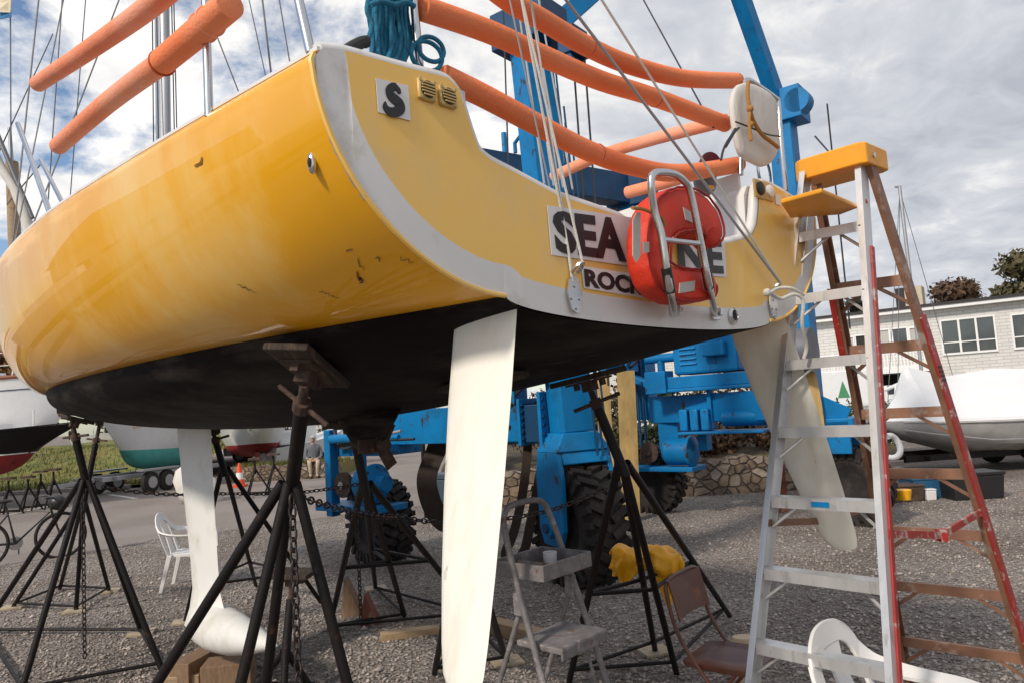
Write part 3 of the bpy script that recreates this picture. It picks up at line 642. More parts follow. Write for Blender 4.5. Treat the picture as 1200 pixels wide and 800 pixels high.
# lower rub edge between band and black bottom
for s in (1, -1):
    m = MB(B2W); m.tube([np.array([-.004, s*p[1], p[2]]) for p in prof[29:53]], .007, 6); m.build('transom_edge', M_['panel'], tr)
# coamings at both ends of the opening
for sgn, m_ in ((1, 'gelwhite'), (-1, 'gelwhite')):
    m = MB(B2W); y0 = .92 if sgn > 0 else .74
    R = []
    for t in (.045, .3, .9, 1.6, 2.4, 2.72):
        z1 = (2.77 if sgn < 0 else 2.69)+.03*math.sin(t) if t < 2 else 2.83
        R.append([np.array([t, sgn*yy, z]) for yy, z in ((y0, 2.40), (y0+.03, z1-.05), (y0+.07, z1), (y0+.30, z1-.005), (y0+.34, z1-.07), (y0+.34, 2.42))])
    m.loft(R); recalc(m.build('coaming', M_[m_], boat, ang=50))
m = MB(B2W); m.box((.95, 0, 2.72), (.10, 1.58, .13)); m.box((.95, 0, 2.795), (.14, 1.58, .02)); m.build('traveller_beam', M_['alloy'], boat, smooth=False)
m = MB(B2W); m.box((.92, .25, 2.835), (.1, .16, .06)); m.cyl((.9, .25, 2.85), (.9, .25, 2.90), .04, 12); m.build('traveller_blocks', M_['black'], boat)
m = MB(B2W); m.box((.4, .35, 2.50), (.5, .9, .04)); m.build('helm_seat', M_['yellow'], boat)
# bulb keel
def foil(c, ch, th, n=10):
    xs = (1-np.cos(np.linspace(0, math.pi, n)))/2; y = 5*th*(.2969*np.sqrt(xs)-.126*xs-.3516*xs**2+.2843*xs**3-.1015*xs**4)
    up = [(x*ch, q*ch) for x, q in zip(xs, y)]; return [(c-a, b) for a, b in up]+[(c-a, -b) for a, b in up[-2:0:-1]]
kt = 4.47
def kring(z, ch, c, th): return [np.array([a, b-.01, z]) for a, b in foil(c, ch, th)]
m = MB(B2W); m.loft([kring(2.02, .66, kt+.28, .12), kring(1.5, .58, kt+.18, .12), kring(.95, .50, kt+.06, .13), kring(.75, .50, kt+.03, .15), kring(.62, .60, kt+.05, .22), kring(.5, .72, kt+.07, .32)])
kb_ = recalc(m.build('keel_fin', M_['keel'], boat, ang=60))
m = MB(B2W); R = []
for t, ry, rz, z in ((.27, .02, .02, .53), (.255, .08, .08, .53), (.21, .13, .125, .525), (.10, .155, .155, .52), (-.08, .16, .16, .51), (-.32, .145, .14, .505), (-.60, .10, .095, .51), (-.84, .05, .045, .52), (-.97, .006, .006, .525)):
    R.append([np.array([kt+t-.36, ry*math.cos(a)-.01, z+rz*math.sin(a)]) for a in np.linspace(0, 2*math.pi, 24, endpoint=False)])
m.loft(R); recalc(m.build('keel_bulb', M_['keel'], kb_, ang=70))
# rudders
def rudder(sgn, y, t, zt, tip, chord_t, lead):
    m = MB(B2W); top = np.array([t, y, zt]); d = tip-top; L = np.linalg.norm(d); d /= L
    ch = np.array([1.0, 0, 0]); ch = nrm(ch-(ch@d)*d); nn = np.cross(d, ch); R = []
    for s, c, off in ((-.06, .98, .0), (0, 1.0, 0), (.25, .97, 0), (.5, .88, -.0), (.72, .76, 0), (.88, .64, 0), (.95, .55, .0), (.985, .42, 0), (1.0, .26, 0)):
        cc = chord_t*c; b0 = chord_t*.5*1.0 - (chord_t-cc)*.68
        R.append([top + d*L*s + ch*a + nn*b for a, b in foil(b0, cc, .11)])
    m.loft(R); return recalc(m.build('rudder', M_['rudder'], boat, ang=60))
RUD = []
for sgn, tp, bt in ((1, (574, 358), (551, 812)), (-1, (901, 383), (996, 645))):
    yv = .715 if sgn > 0 else -.995
    # solve depth along the view ray so that rudder foot and head sit at symmetric places
    hd = np.array([.16, yv, 2.13]); cant = .278 if sgn > 0 else .30; Lr = 1.05 if sgn > 0 else 1.075
    ft = hd + Lr*np.array([-.10, sgn*math.sin(cant), -math.cos(cant)])
    RUD.append(rudder(sgn, hd[1], hd[0], hd[2], ft, .285, 0))
# saildrive leg under the hull
m = MB(B2W); R = []
for z, c, ch in ((2.02, 2.3, .75), (1.88, 2.22, .55), (1.78, 2.12, .34), (1.73, 2.06, .2)):
    R.append([np.array([a, b, z]) for a, b in foil(c, ch, .2)])
m.loft(R); sdv = recalc(m.build('saildrive_leg', M_['bottom'], boat, ang=60))
m = MB(B2W); m.cyl((1.98, 0, 1.745), (1.78, 0, 1.745), .045, 14, .03)
for k in range(3):
    a = k*2.094; m.box((1.84, .075*math.cos(a), 1.745+.075*math.sin(a)), (.014, .07, .12), ((1, .3*math.sin(a), 0), (0, math.cos(a+1.57), math.sin(a+1.57)), (0, math.cos(a), math.sin(a))))
m.build('propeller', M_['rustpad'], sdv)

# lettering, emblem, vents on the transom
def plate_px(corners, t, name, m_, par=boat, th=.0015):
    P = [bun(x, y, t) for x, y in corners]; m = MB(B2W); m.prism(P, (-th, 0, 0)); return recalc(m.build(name, M_[m_], par, smooth=False))
def text(body, c_px, w_px, h_px, t, name, par, m_='blackpaint', squash=None):
    cu = bpy.data.curves.new(name, 'FONT'); cu.body = body; cu.size = 1; cu.extrude = .004; cu.offset = .04; cu.resolution_u = 3
    o = bpy.data.objects.new(name, cu); COL.objects.link(o); dg = bpy.context.evaluated_depsgraph_get(); me = bpy.data.meshes.new_from_object(o.evaluated_get(dg)); bpy.data.objects.remove(o)
    V = np.array([v.co[:] for v in me.vertices]); lo, hi = V.min(0), V.max(0)
    # four corners given on the picture: bottom left, bottom right, top right, top left
    P = [bun(x, y, t) for x, y in c_px]
    m = MB(B2W); vs = []
    for v in V:
        a = (v[0]-lo[0])/(hi[0]-lo[0]); b = (v[1]-lo[1])/(hi[1]-lo[1])
        p = (1-a)*(1-b)*P[0]+a*(1-b)*P[1]+a*b*P[2]+(1-a)*b*P[3]; p = p+np.array([-(v[2]+.004)*.25, 0, 0]); vs.append(p)
    m.add(vs, [tuple(p.vertices) for p in me.polygons]); bpy.data.meshes.remove(me)
    return recalc(m.build(name, M_[m_], par, smooth=False))
pl = plate_px([(646, 299), (745, 313), (745, 256), (641, 241)], -.0125, 'name_plate', 'sticker')
text('SEA', [(652, 296), (734, 308), (731, 257), (646, 246)], 0, 0, -.0150, 'name_lettering', pl)
pl2 = plate_px([(800, 321), (851, 325), (848, 276), (795, 268)], -.0125, 'name_plate', 'sticker')
text('NE', [(796, 318), (848, 321), (845, 281), (792, 275)], 0, 0, -.0150, 'name_lettering', pl2)
pl3 = plate_px([(684, 338), (757, 350), (756, 323), (681, 312)], -.0128, 'port_plate', 'sticker')
text('ROCK', [(686, 336), (755, 347), (754, 326), (684, 315)], 0, 0, -.0152, 'port_lettering', pl3)
em = plate_px([(443, 132), (481, 142), (478, 101), (440, 92)], -.0125, 'emblem_plate', 'sticker')
def curve_px(pts, wd, t, name, par, th=.003):
    P = crom([bun(x, y, t) for x, y in pts], 6); w = np.interp(np.linspace(0, 1, len(P)), np.linspace(0, 1, len(wd)), wd); m = MB(B2W)
    Lf, Rt = [], []
    for i in range(len(P)):
        d = nrm(P[min(i+1, len(P)-1)]-P[max(i-1, 0)]); n = np.array([0, -d[2], d[1]]); Lf.append(P[i]+n*w[i]); Rt.append(P[i]-n*w[i])
    o = np.array([-th, 0, 0]); m.loft([[a, b, b+o, a+o] for a, b in zip(Lf, Rt)]); return m
m = MB(B2W)
e1 = curve_px([(464.5, 101.5), (460, 102), (456.5, 106.5), (458, 113), (463, 117.5), (468, 122), (468.5, 128), (463, 132), (456, 131), (451.5, 126), (451, 119.5)], [.007, .010, .012, .014, .015, .014, .014, .013, .012, .009, .001], -.0145, 'emblem', em)
e2 = curve_px([(463, 102.5), (466.5, 106), (468, 110.5)], [.008, .007, .0035], -.0149, 'emblem', em)
e1.v += []; o_ = len(e1.v); e1.f += [tuple(q+o_ for q in f) for f in e2.f]; e1.v += e2.v
recalc(e1.build('emblem', M_['blackpaint'], em, smooth=False))
def vent(px, py, r=.0235):
    c = bun(px, py, -.011); m = MB(B2W); s = r*1.25
    m.box((-.016, c[1], c[2]), (.012, 2*s, 2*s)); v = bevel(m.build('vent', M_['vent'], boat), .006)
    m = MB(B2W); m.cyl((-.023, c[1], c[2]), (-.026, c[1], c[2]), r, 24); m.build('grille', M_['black'], v)
    m = MB(B2W)
    for k in range(-2, 3): w = math.sqrt(max(0, r*r-(k*r*.36)**2)); m.box((-.0275, c[1], c[2]+k*r*.36), (.003, 2*w, r*.16))
    for a in (-1, 1):
        for b in (-1, 1): m.cyl((-.022, c[1]+a*s*.82, c[2]+b*s*.82), (-.025, c[1]+a*s*.82, c[2]+b*s*.82), .005, 8)
    m.build('louvre', M_['vent'], v, smooth=False)
vent(498.5, 107); vent(523, 115)
for (x, y, r, m_) in ((888, 222, .03, 'black'), (899, 225, .028, 'gelwhite')):
    c = bun(x, y, -.011); m = MB(B2W); m.box((-.015, c[1], c[2]), (.01, .085, .085)); v = bevel(m.build('stern_socket', M_['vent'], boat), .006)
    m = MB(B2W); m.lathe((-.02, c[1], c[2]), (-1, 0, 0), [(r, 0), (r, .01), (r*.8, .014), (r*.3, .016)], 20); m.build('socket_cap', M_[m_], v)
c = [bun(x, y, -.0125) for x, y in ((909, 240), (915, 241), (914, 229), (908, 228))]; m = MB(B2W); m.prism(c, (-.003, 0, 0)); st = recalc(m.build('small_sticker', M_['sticker'], boat, smooth=False))
# drain, chainplates, fairlead
c = bun(859, 370, -.012); m = MB(B2W); m.lathe((-.010, c[1], c[2]), (-1, 0, 0), [(.034, 0), (.034, .006), (.022, .012), (.020, .004)], 24); dr = m.build('drain_fitting', M_['steel'], boat); m = MB(B2W); m.cyl((-.012, c[1], c[2]), (-.0165, c[1], c[2]), .02, 20); m.build('drain_hole', M_['dark'], dr)
CHP = []
for (x, y) in ((672, 343), (905, 357)):
    q = bun(x, y, -.014); c = np.array([-.016, q[1], q[2]]); m = MB(B2W)
    sh = [(0, .055), (.022, .04), (.034, -.005), (.02, -.055), (0, -.066), (-.02, -.055), (-.034, -.005), (-.022, .04)]
    m.prism([c+np.array([0, a, b]) for a, b in sh], (-.006, 0, 0)); cp = recalc(m.build('chainplate', M_['steel'], boat, smooth=False))
    m = MB(B2W)
    for a, b in ((.018, -.02), (-.018, -.02), (0, .02), (0, -.05)): m.cyl(c+np.array([-.006, a, b]), c+np.array([-.010, a, b]), .006, 8)
    m.build('bolts', M_['steel'], cp); m = MB(B2W)
    m.tube(crom([c+np.array([-.01, .014, .06]), c+np.array([-.03, .012, .075]), c+np.array([-.045, 0, .085]), c+np.array([-.03, -.012, .075]), c+np.array([-.01, -.014, .06])], 4), .006, 6)
    m.build('shackle', M_['steel'], cp); CHP.append(c+np.array([-.045, 0, .085]))
# hull-side eye fitting on the port quarter
d = ray(364, 181); best = None
for t in np.linspace(0, 1, 60):
    for b in bb: 
        p = tops(t, b); w = B2W(p)-C0; q = (600+F*(w@CR)/(w@CF), 400-F*(w@CU)/(w@CF)); e = (q[0]-364)**2+(q[1]-181)**2
        if best is None or e < best[0]: best = (e, p)
p = best[1]; m = MB(B2W); m.ball(p+np.array([0, .004, -.002]), (.014, .012, .030), 12, 8); fl_ = m.build('fairlead', M_['steel'], boat); m = MB(B2W); m.ball(p+np.array([-.004, .012, -.004]), (.007, .007, .014), 8, 6); m.build('fairlead_hole', M_['dark'], fl_)

# scrapes and chips on the port topside (marks with a shape of their own)
HS = np.array([[tops(t, b) for b in np.linspace(0, math.pi/2, 60)] for t in np.concatenate([np.linspace(0, 1.2, 90), np.linspace(1.22, 4.5, 130)])])
_w = (BO+HS[..., :1]*BF+HS[..., 1:2]*BV+(HS[..., 2:]-2.2)*BK)-C0; HPX = np.stack([600+F*(_w@CR)/(_w@CF), 400-F*(_w@CU)/(_w@CF)], -1)
def hullpx(x, y):
    e = ((HPX-np.array([x, y]))**2).sum(-1); k = np.unravel_index(np.argmin(e), e.shape); return HS[k]+np.array([0, .0025, -.0012])
def scuff(pts, w, m_, name='scrape'):
    P = [hullpx(*p) for p in crom(pts, 4)]; m = MB(B2W); n = len(P); A, B_ = [], []
    for i, p in enumerate(P):
        d = nrm(P[min(i+1, n-1)]-P[max(i-1, 0)]); q = nrm(np.cross(d, (.1, 1, -.5))); ww = w*(.25+.75*math.sin(math.pi*(i+.3)/(n-.4)))*random.uniform(.6, 1.3); A.append(p+q*ww); B_.append(p-q*ww)
    m.strip(A, B_); return m.build(name, M_[m_], hull, smooth=False)
M_['scuff'] = mat('dark_scrape', (.055, .03, .02), .8, var=.4, vs=30); M_['chip'] = mat('bare_grey_filler', (.34, .31, .31), .7, var=.3, vs=20); M_['scufftan'] = mat('brown_scrape', (.25, .12, .02), .7, var=.3, vs=30)
for p, w, m_ in (([(418, 300), (421, 308), (424, 313), (425, 316)], .0022, 'scuff'), ([(421, 319), (421, 325), (424, 328), (424, 333)], .005, 'scuff'), ([(406, 293), (408, 291), (414, 293)], .0022, 'scuff'), ([(442, 302), (446, 305), (447, 308)], .0025, 'scuff'),
                 ([(470, 303), (477, 305), (486, 308)], .003, 'scufftan'), ([(518, 301), (528, 309), (538, 309)], .0022, 'scuff'), ([(533, 307), (536, 310), (538, 311)], .005, 'scuff'), ([(229, 196), (233, 192), (238, 185)], .005, 'scufftan'),
                 ([(279, 334), (287, 337), (302, 343)], .0022, 'scuff'), ([(376, 340), (385, 344), (398, 348)], .002, 'scuff'), 
                 
                 ([(404, 145), (412, 158), (420, 168), (428, 178)], .010, 'chip'), ([(430, 180), (437, 190), (445, 199), (452, 207)], .009, 'chip'), ([(446, 205), (452, 212), (456, 214)], .010, 'chip'), ([(470, 232), (480, 243), (490, 256)], .005, 'chip'), ([(500, 269), (520, 287), (545, 303)], .004, 'chip'), ([(586, 338), (594, 343), (600, 346)], .006, 'scuff')):
    scuff(p, w, m_)
# mast, rigging
MT = 4.95
m = MB(B2W); R = []
for z in (2.9, 6, 10, 15.2):
    s = 1 if z < 11 else .7; R.append([np.array([MT-.03*(z-3)+.10*s*math.cos(a), .055*s*math.sin(a), z]) for a in np.linspace(0, 2*math.pi, 16, endpoint=False)])
m.loft(R); mast = recalc(m.build('mast', M_['alloy'], boat, ang=60))
mtop = np.array([MT-.03*12.2-.08, 0, 15.2])
for z in (6.8, 10.4):
    for s in (1, -1):
        m = MB(B2W); x = MT-.03*(z-3); m.bar((x, 0, z), (x-.25, s*.85, z+.05), .05, .02); m.build('spreader', M_['alloy'], mast)
def wire(name, a, b, r=.004, mm='wire', n=6):
    m = MB(B2W); m.cyl(a, b, r, n); return m.build(name, M_[mm], boat)
def spr(z, s): return np.array([MT-.03*(z-3)-.25, s*.85, z+.05])
for s in (1, -1):
    cpt = np.array([4.35, s*1.22, 2.98])
    wire('shroud', cpt, spr(6.8, s), .006); wire('shroud', spr(6.8, s), spr(10.4, s), .005); wire('shroud', cpt+np.array([.1, -.02*s, 0]), np.array([MT-.11, 0, 6.75]), .006)
    wire('shroud', cpt+np.array([.22, -.02*s, 0]), np.array([MT-.11, 0, 10.2]), .005)
wire('forestay', np.array([8.5, 0, 3.2]), mtop+np.array([.1, 0, -.6]), .006)
for i, dy in enumerate((-.07, .075, .1, -.1)):
    wire('halyard', np.array([MT-.16+.05*i, dy, 3.15]), np.array([MT-.03*9+.02*i, dy*.6, 12.5]), .005, 'hosebk')
wire('topping_lift', np.array([.55, 1.18, 2.9]), mtop, .003)
# backstays: white cascade to the port chainplate, pair of grey lines to the starboard one
pt = CHP[0]; apex = bun(600, -30, .3); mid = bun(626, 95, .12)
wire('backstay', pt, pt+(bun(612, 0, .0)-pt)*1.6, .0045, 'linewhite')
for k, (dx, m_) in enumerate(((0, 'linewhite'), (6, 'linewhite'), (-7, 'hose'))):
    a = bun(655+dx*.9, 232, -.03) if k < 2 else bun(648, 238, .06)
    wire('backstay_tackle', bun(673-k*2, 330, -.02) if k < 2 else a, bun(600+dx*2.2, -60, .02), .0045 if k < 2 else .003, m_)
sp_ = CHP[1]
wire('backstay', sp_, sp_+(bun(705, 0, -.0)-sp_)*1.6, .0045, 'linewhite'); wire('backstay', sp_, sp_+(bun(663, 0, .0)-sp_)*1.6, .0055, 'hose')
wire('backstay', bun(836, 150, .1), bun(836, 150, .1)+(bun(754, 0, .6)-bun(836, 150, .1))*1.7, .004, 'hosebk')
# mainsheet tackle over the cockpit
m = MB(B2W)
for i, x in enumerate((604, 612, 620, 628)):
    m.cyl(bun(x+34+i*3, 216+i*2, .9), bun(x-4, -40, 1.5), .006, 6)
m.build('mainsheet', M_['hose'], boat)
wire('flag_halyard', bun(590, 12, .9), bun(596, 205, .85), .004, 'hosebk')

# stanchions, pushpit
def pipe(name, pts, r=.0125, mm='steel', smooth=5):
    m = MB(B2W); m.tube(crom(pts, smooth) if len(pts) > 2 else pts, r, 10); return m.build(name, M_[mm], boat, ang=60)
pipe('stanchion', [(.55, 1.38, 2.74), (.55, 1.38, 3.45)]); pipe('stanchion', [(2.28, 1.40, 2.86), (2.55, 1.42, 3.2), (2.82, 1.44, 3.52)]); pipe('stanchion', [(2.05, 1.40, 2.86), (2.42, 1.42, 3.2)], .010)
pipe('stanchion', [(2.0, -1.42, 2.84), (2.0, -1.42, 3.46)]); pipe('stanchion', [(4.2, 1.34, 2.95), (4.2, 1.34, 3.58)]); pipe('stanchion', [(4.2, -1.34, 2.95), (4.2, -1.34, 3.58)])
pa_, pb_ = bun(364, 62, .04), bun(349, -5, .06); e = pb_-pa_
pipe('pushpit', [pa_, pb_, pa_+e*2.1, bun(420, -115, .1), bun(478, -70, .1), bun(484, -10, .1), bun(492, 82, .1)])
qs = [bun(868, 205, .06), bun(869, 160, .06), bun(871, 105, .06), bun(876, 94, .06), bun(890, 102, .06), bun(908, 115, .06), bun(912, 122, .06), bun(915, 165, .06), bun(921, 224, .06)]
pipe('pushpit', qs)
pipe('pushpit', [bun(866, 140, .07), bun(912, 160, .07)], .009)
# swim ladder on the transom
m = MB(B2W); m.tube(crom([bun(790, 368, -.03), bun(789, 360, -.10), bun(786, 344, -.175), bun(782, 322, -.19), bun(775, 275, -.195), bun(767, 248, -.19), bun(763, 214, -.20), bun(768, 203, -.20), bun(789, 204, -.20), bun(803, 214, -.20), bun(810, 230, -.20), bun(823, 295, -.195), bun(831, 335, -.185), bun(836, 358, -.10), bun(838, 368, -.03)], 8), .0125, 10)
lad = m.build('swim_ladder', M_['steel'], boat, ang=60)
m = MB(B2W); m.cyl(bun(777, 281, -.195), bun(820, 286, -.195), .009, 10); m.build('rung', M_['steel'], lad)
for a, b in (((780.5, 314), (786, 343)), ((827, 314), (831.5, 338))):
    m = MB(B2W); m.cyl(bun(*a, -.191), bun(*b, -.178), .017, 12); m.build('grip', M_['black'], lad)
for x, y in ((789, 362), (837, 367)):
    c = bun(x, y, -.012); m = MB(B2W); m.box(c+np.array([-.006, 0, 0]), (.008, .05, .055)); m.box(c+np.array([-.02, 0, .0]), (.03, .02, .03)); bevel(m.build('ladder_foot', M_['steel'], lad, smooth=False), .003)
# mooring line from the starboard chainplate
m = MB(B2W)
m.tube(crom([bun(902, 343, -.05), bun(915, 350, -.06), bun(930, 345, -.1), bun(941, 352, -.12), bun(940, 380, -.1), bun(945, 405, -.08), bun(942, 420, -.06)], 6), .008, 8); m.tube(crom([bun(900, 345, -.05), bun(912, 338, -.06), bun(928, 338, -.1), bun(942, 346, -.12)], 6), .007, 8); m.ball(bun(899, 343, -.06), .018, 8, 6)
m.build('mooring_line', M_['linewhite'], boat)
m = MB(B2W); m.tube(crom([np.array([.9, y, 2.82+.02*math.sin(y*9)]) for y in np.linspace(-.7, .6, 14)], 4), .009, 8); m.build('sheet_line', M_['linewhite'], boat)

# ---- things on the boat
def foam(name, label, pts, r=.036, m_='foam', cuts=True, grp='foam tubes on the lifelines'):
    P = crom([B2W(p) for p in pts], 8); m = MB(); n = len(P)
    rr = np.full(n, r); rr[0] *= .86; rr[-1] *= .86
    P = np.vstack([P[0]-(P[1]-P[0])*.0, P[0]+(P[1]-P[0])*.10, P[1:-1], P[-1]+(P[-2]-P[-1])*.10, P[-1]]); rr = np.concatenate([[r*.82], np.full(n, r), [r*.82]])
    m.tube(P, rr, 20); return tag(recalc(m.build(name, M_[m_], ang=60)), label, 'foam tube', grp)
PL = lambda t, z, y=None: np.array([t, (pch('B', max(t, 0))-.02) if y is None else y, z])
foam('foam_tube', 'orange foam tube along the port upper lifeline, passing out of the picture above the mast', [buy(44, 99, 1.44), buy(110, 55, 1.42), buy(178, 6, 1.42), buy(240, -50, 1.41)], m_='foampale')
foam('foam_tube', 'pale orange foam tube along the port lower lifeline ending at the slanted stanchion', [buy(68, 172, 1.42), buy(125, 122, 1.41), buy(188, 75, 1.40)], m_='foampale')
foam('foam_tube', 'short deep orange foam tube with pale rings beside the port stanchion', [buy(189, 74, 1.40), buy(232, 38, 1.40), buy(270, 5, 1.39)], r=.040)
foam('foam_tube', 'topmost orange foam tube sagging across the open stern', [bun(x, y, .1) for x, y in ((540, -45), (592, -2), (636, 24), (687, 54), (737, 76), (800, 92), (864, 95))])
foam('foam_tube', 'middle orange foam tube sagging across the open stern from the blue rope', [bun(x, y, .1) for x, y in ((494, 10), (569, 36), (636, 66), (704, 95), (768, 115), (851, 146))])
foam('foam_tube', 'lowest orange foam tube across the stern above the letters', [bun(x, y, .1) for x, y in ((519, 90), (569, 114), (636, 150), (687, 176), (737, 194), (795, 203), (866, 193))])
foam('foam_tube', 'pale orange foam tube on the starboard upper lifeline, running forward behind the others', [buy(x, y, -1.36) for x, y in ((648, 208), (700, 184), (760, 165), (852, 141))], m_='foampale')
foam('foam_tube', 'pale orange foam tube low on the starboard side, half hidden by the red buoy', [buy(x, y, -1.36) for x, y in ((735, 226), (770, 217), (812, 205), (860, 196))], m_='foampale')
def ring_at(px, py, y, nxt, r, m_, parent_name):
    c = B2W(buy(px, py, y)); d = nrm(B2W(buy(*nxt, y))-c); u = nrm(np.cross(d, Z)); v = np.cross(d, u); o = bpy.data.objects[parent_name]
    m = MB(); m.tube([c+u*r*math.cos(a)+v*r*math.sin(a) for a in np.linspace(0, 2*math.pi, 25)[:-1]], .0045, 6, True); m.build('tape_ring', M_[m_], o)
sh_ = [o.name for o in COL.objects if o.get('label', '').startswith('short deep orange')][0]
ring_at(238, 33, 1.395, (246, 26), .041, 'foampale', sh_); ring_at(247, 25, 1.395, (255, 18), .041, 'foampale', sh_); ring_at(190, 74, 1.40, (198, 67), .0395, 'foamdark', sh_)
for lb_, t0, px in (('topmost orange', .1, ((690, 55), (700, 60))), ('middle orange', .1, ((768, 115), (776, 118))), ('lowest orange', .1, ((700, 181), (708, 183)))):
    o = [q for q in COL.objects if q.get('label', '').startswith(lb_)][0]; c = B2W(bun(*px[0], t0)); d = nrm(B2W(bun(*px[1], t0))-c); u = nrm(np.cross(d, Z)); v = np.cross(d, u); m = MB()
    m.tube([c+u*.0362*math.cos(a)+v*.0362*math.sin(a) for a in np.linspace(0, 2*math.pi, 25)[:-1]], .0018, 5, True); m.build('joint', M_['foamdark'], o)
# blue rope coil
m = MB()
rr = np.random.default_rng(4)
for i in range(24):
    x0 = 455+rr.normal(0, 9); w = rr.uniform(9, 21); top = -40+rr.normal(0, 8); bot = 72+rr.normal(0, 6)+(x0-455)*.15; t0 = .1+rr.normal(0, .022); ph = rr.uniform(-.3, .3)
    pts = [(x0+w*math.cos(a+ph)*(.6+.4*math.sin(a)**2)+rr.normal(0, 1.5), (top+bot)/2+(bot-top)/2*math.sin(a)) for a in np.linspace(0, 2*math.pi, 13)[:-1]]
    m.tube(crom([B2W(bun(x, y, t0+.02*math.cos(k))) for k, (x, y) in enumerate(pts)], 4, True), .0068, 7, True)
for dx, dy, s in ((505, 58, 15), (500, 66, 18)):
    pts = [(dx+s*math.cos(a)*1.0, dy+s*.95*math.sin(a)+4*math.cos(a)) for a in np.linspace(0, 2*math.pi, 11)[:-1]]
    m.tube(crom([B2W(bun(x, y, .07)) for x, y in pts], 5, True), .0068, 7, True)
m.tube(crom([B2W(bun(x, y, .06)) for x, y in ((428, 55), (436, 30), (430, 10), (440, -30))], 5), .0068, 7)
m.tube(crom([B2W(bun(x, y, .05)) for x, y in ((434, 6), (448, 2), (462, 6), (476, 3), (486, 8))], 5), .008, 7)
tag(m.build('rope_coil', M_['rope'], ang=70), 'coiled blue rope hanging from the stern rail', 'rope')
m = MB(); m.tube(crom([B2W(bun(x, y, .05)) for x, y in ((402, 63), (412, 56), (424, 50), (430, 49))], 4), [.016]*9+[.02]*4 if False else .016, 10)
tag(m.build('winch_handle', M_['black']), 'black winch handle lying on the stern corner by the blue rope', 'handle')
# white canvas bag
m = MB(B2W); ol = [(866, 99), (886, 100), (909, 117), (912, 150), (913, 172), (906, 188), (896, 195), (884, 191), (868, 180), (861, 150), (858, 118)]
c = np.mean([bun(x, y, 0) for x, y in ol], 0)
base = crom([bun(x, y, 0) for x, y in ol], 3, True); R = []
for t, s in ((-.010, .80), (-.006, .95), (0, .995), (.008, 1.0), (.016, .995), (.022, .95), (.026, .80)): R.append([np.array([t, c[1]+(p[1]-c[1])*s, c[2]+(p[2]-c[2])*s+.012*math.sin(9*p[1]+20*p[2])*0]) for p in base])
m.loft(R); tag(recalc(m.build('canvas_bag', M_['canvas'], ang=70)), 'white canvas rail bag hanging at the starboard stern rail', 'bag')
m = MB(B2W); m.tube(crom([bun(x, y, -.05) for x, y in ((877, 96), (876, 108), (878, 125), (883, 142), (893, 158), (903, 166), (912, 173))], 5), .009, 8); m.tube(crom([bun(x, y, -.052) for x, y in ((879, 128), (878, 145), (880, 165))], 4), .008, 8); m.ball(bun(879, 128, -.055), .016, 8, 6); m.ball(bun(880, 146, -.055), .014, 8, 6)
tag(m.build('tan_line', M_['ropetan'], ang=70), 'tan knotted line draped across the white canvas bag', 'rope')
m = MB(B2W); m.tube(crom([bun(x, y, -.04) for x, y in ((862, 143), (880, 150), (900, 158), (914, 160))], 4), .004, 6); m.tube(crom([bun(x, y, -.04) for x, y in ((866, 150), (855, 162), (848, 175), (845, 188))], 4), .005, 6); m.tube([bun(862, 152, -.04), bun(850, 172, -.04)], .008, 6)
tag(m.build('lashing', M_['hosebk']), 'black lashing tying the foam tube end to the starboard rail', 'rope')
# grey and red float bag
fb = thing('float_bag', 'grey and red float bag stowed behind the lowest foam tube at starboard', 'bag', B2W(bun(826, 215, .14)))
m = MB(B2W); c = bun(826, 212, .14); m.ball(c, (.05, .055, .07), 16, 10); m.build('bag_body', M_['greyfender'], fb)
m = MB(B2W); m.ball(bun(832, 194, .15), (.05, .05, .06), 14, 8); m.build('bag_top', M_['burgundy'], fb); m = MB(B2W); m.ball(bun(833, 220, .095), (.012, .026, .009), 10, 6); m.build('bag_badge', M_['capyel'], fb)
# horseshoe buoy
hb = thing('horseshoe_buoy', 'red vinyl horseshoe buoy strapped behind the stern ladder', 'life buoy', B2W(bun(787, 290, -.11)))
path = [(822, 288), (824, 270), (815, 257), (800, 250), (784, 250), (770, 257), (762, 272), (759, 292), (760, 311), (766, 326), (782, 335), (800, 337), (818, 335), (828, 328)]
wid = [.055, .085, .098, .100, .096, .090, .084, .080, .076, .074, .072, .070, .066, .045]
P = crom([bun(x, y, -.105) for x, y in path], 6); m = MB(B2W); n = len(P); R = []; OUT = []
for i in range(n):
    d = nrm(P[min(i+1, n-1)]-P[max(i-1, 0)]); nn = nrm(np.cross(d, (1, 0, 0))); e = min(i, n-1-i); sc_ = min(1, .45+.55*math.sqrt(min(1, e/5)))
    w = np.interp(i/(n-1), np.linspace(0, 1, len(wid)), wid)*.84*sc_*(1+.02*math.sin(i*1.7)); th = .052*sc_
    pw_ = lambda q, k: abs(q)**k*np.sign(q)
    R.append([P[i] + nn*w*pw_(math.cos(a), .45) + np.array([1, 0, 0])*th*pw_(math.sin(a), .55) for a in np.linspace(0, 2*math.pi, 24, endpoint=False)])
    OUT.append((P[i]+nn*w*.93-np.array([1, 0, 0])*th*.93, P[i]-nn*w*.93-np.array([1, 0, 0])*th*.93))
m.loft(R); recalc(m.build('buoy_body', M_['buoy'], hb, ang=75))
for k in (0, 1):
    m = MB(B2W); m.tube([o[k] for o in OUT], .0045, 6); m.build('piping', M_['buoydark'], hb)
def patch(cs, t, m_='reflect', name='reflective_patch'):
    P = [bun(x, y, t) for x, y in cs]; m = MB(B2W); m.prism(P, (-.003, 0, 0)); recalc(m.build(name, M_[m_], hb, smooth=False))
patch([(745, 250), (750, 249), (750, 300), (745, 308), (741, 300), (741, 258)], -.1575); patch([(753, 284), (760, 284), (760, 296), (753, 297)], -.1575)
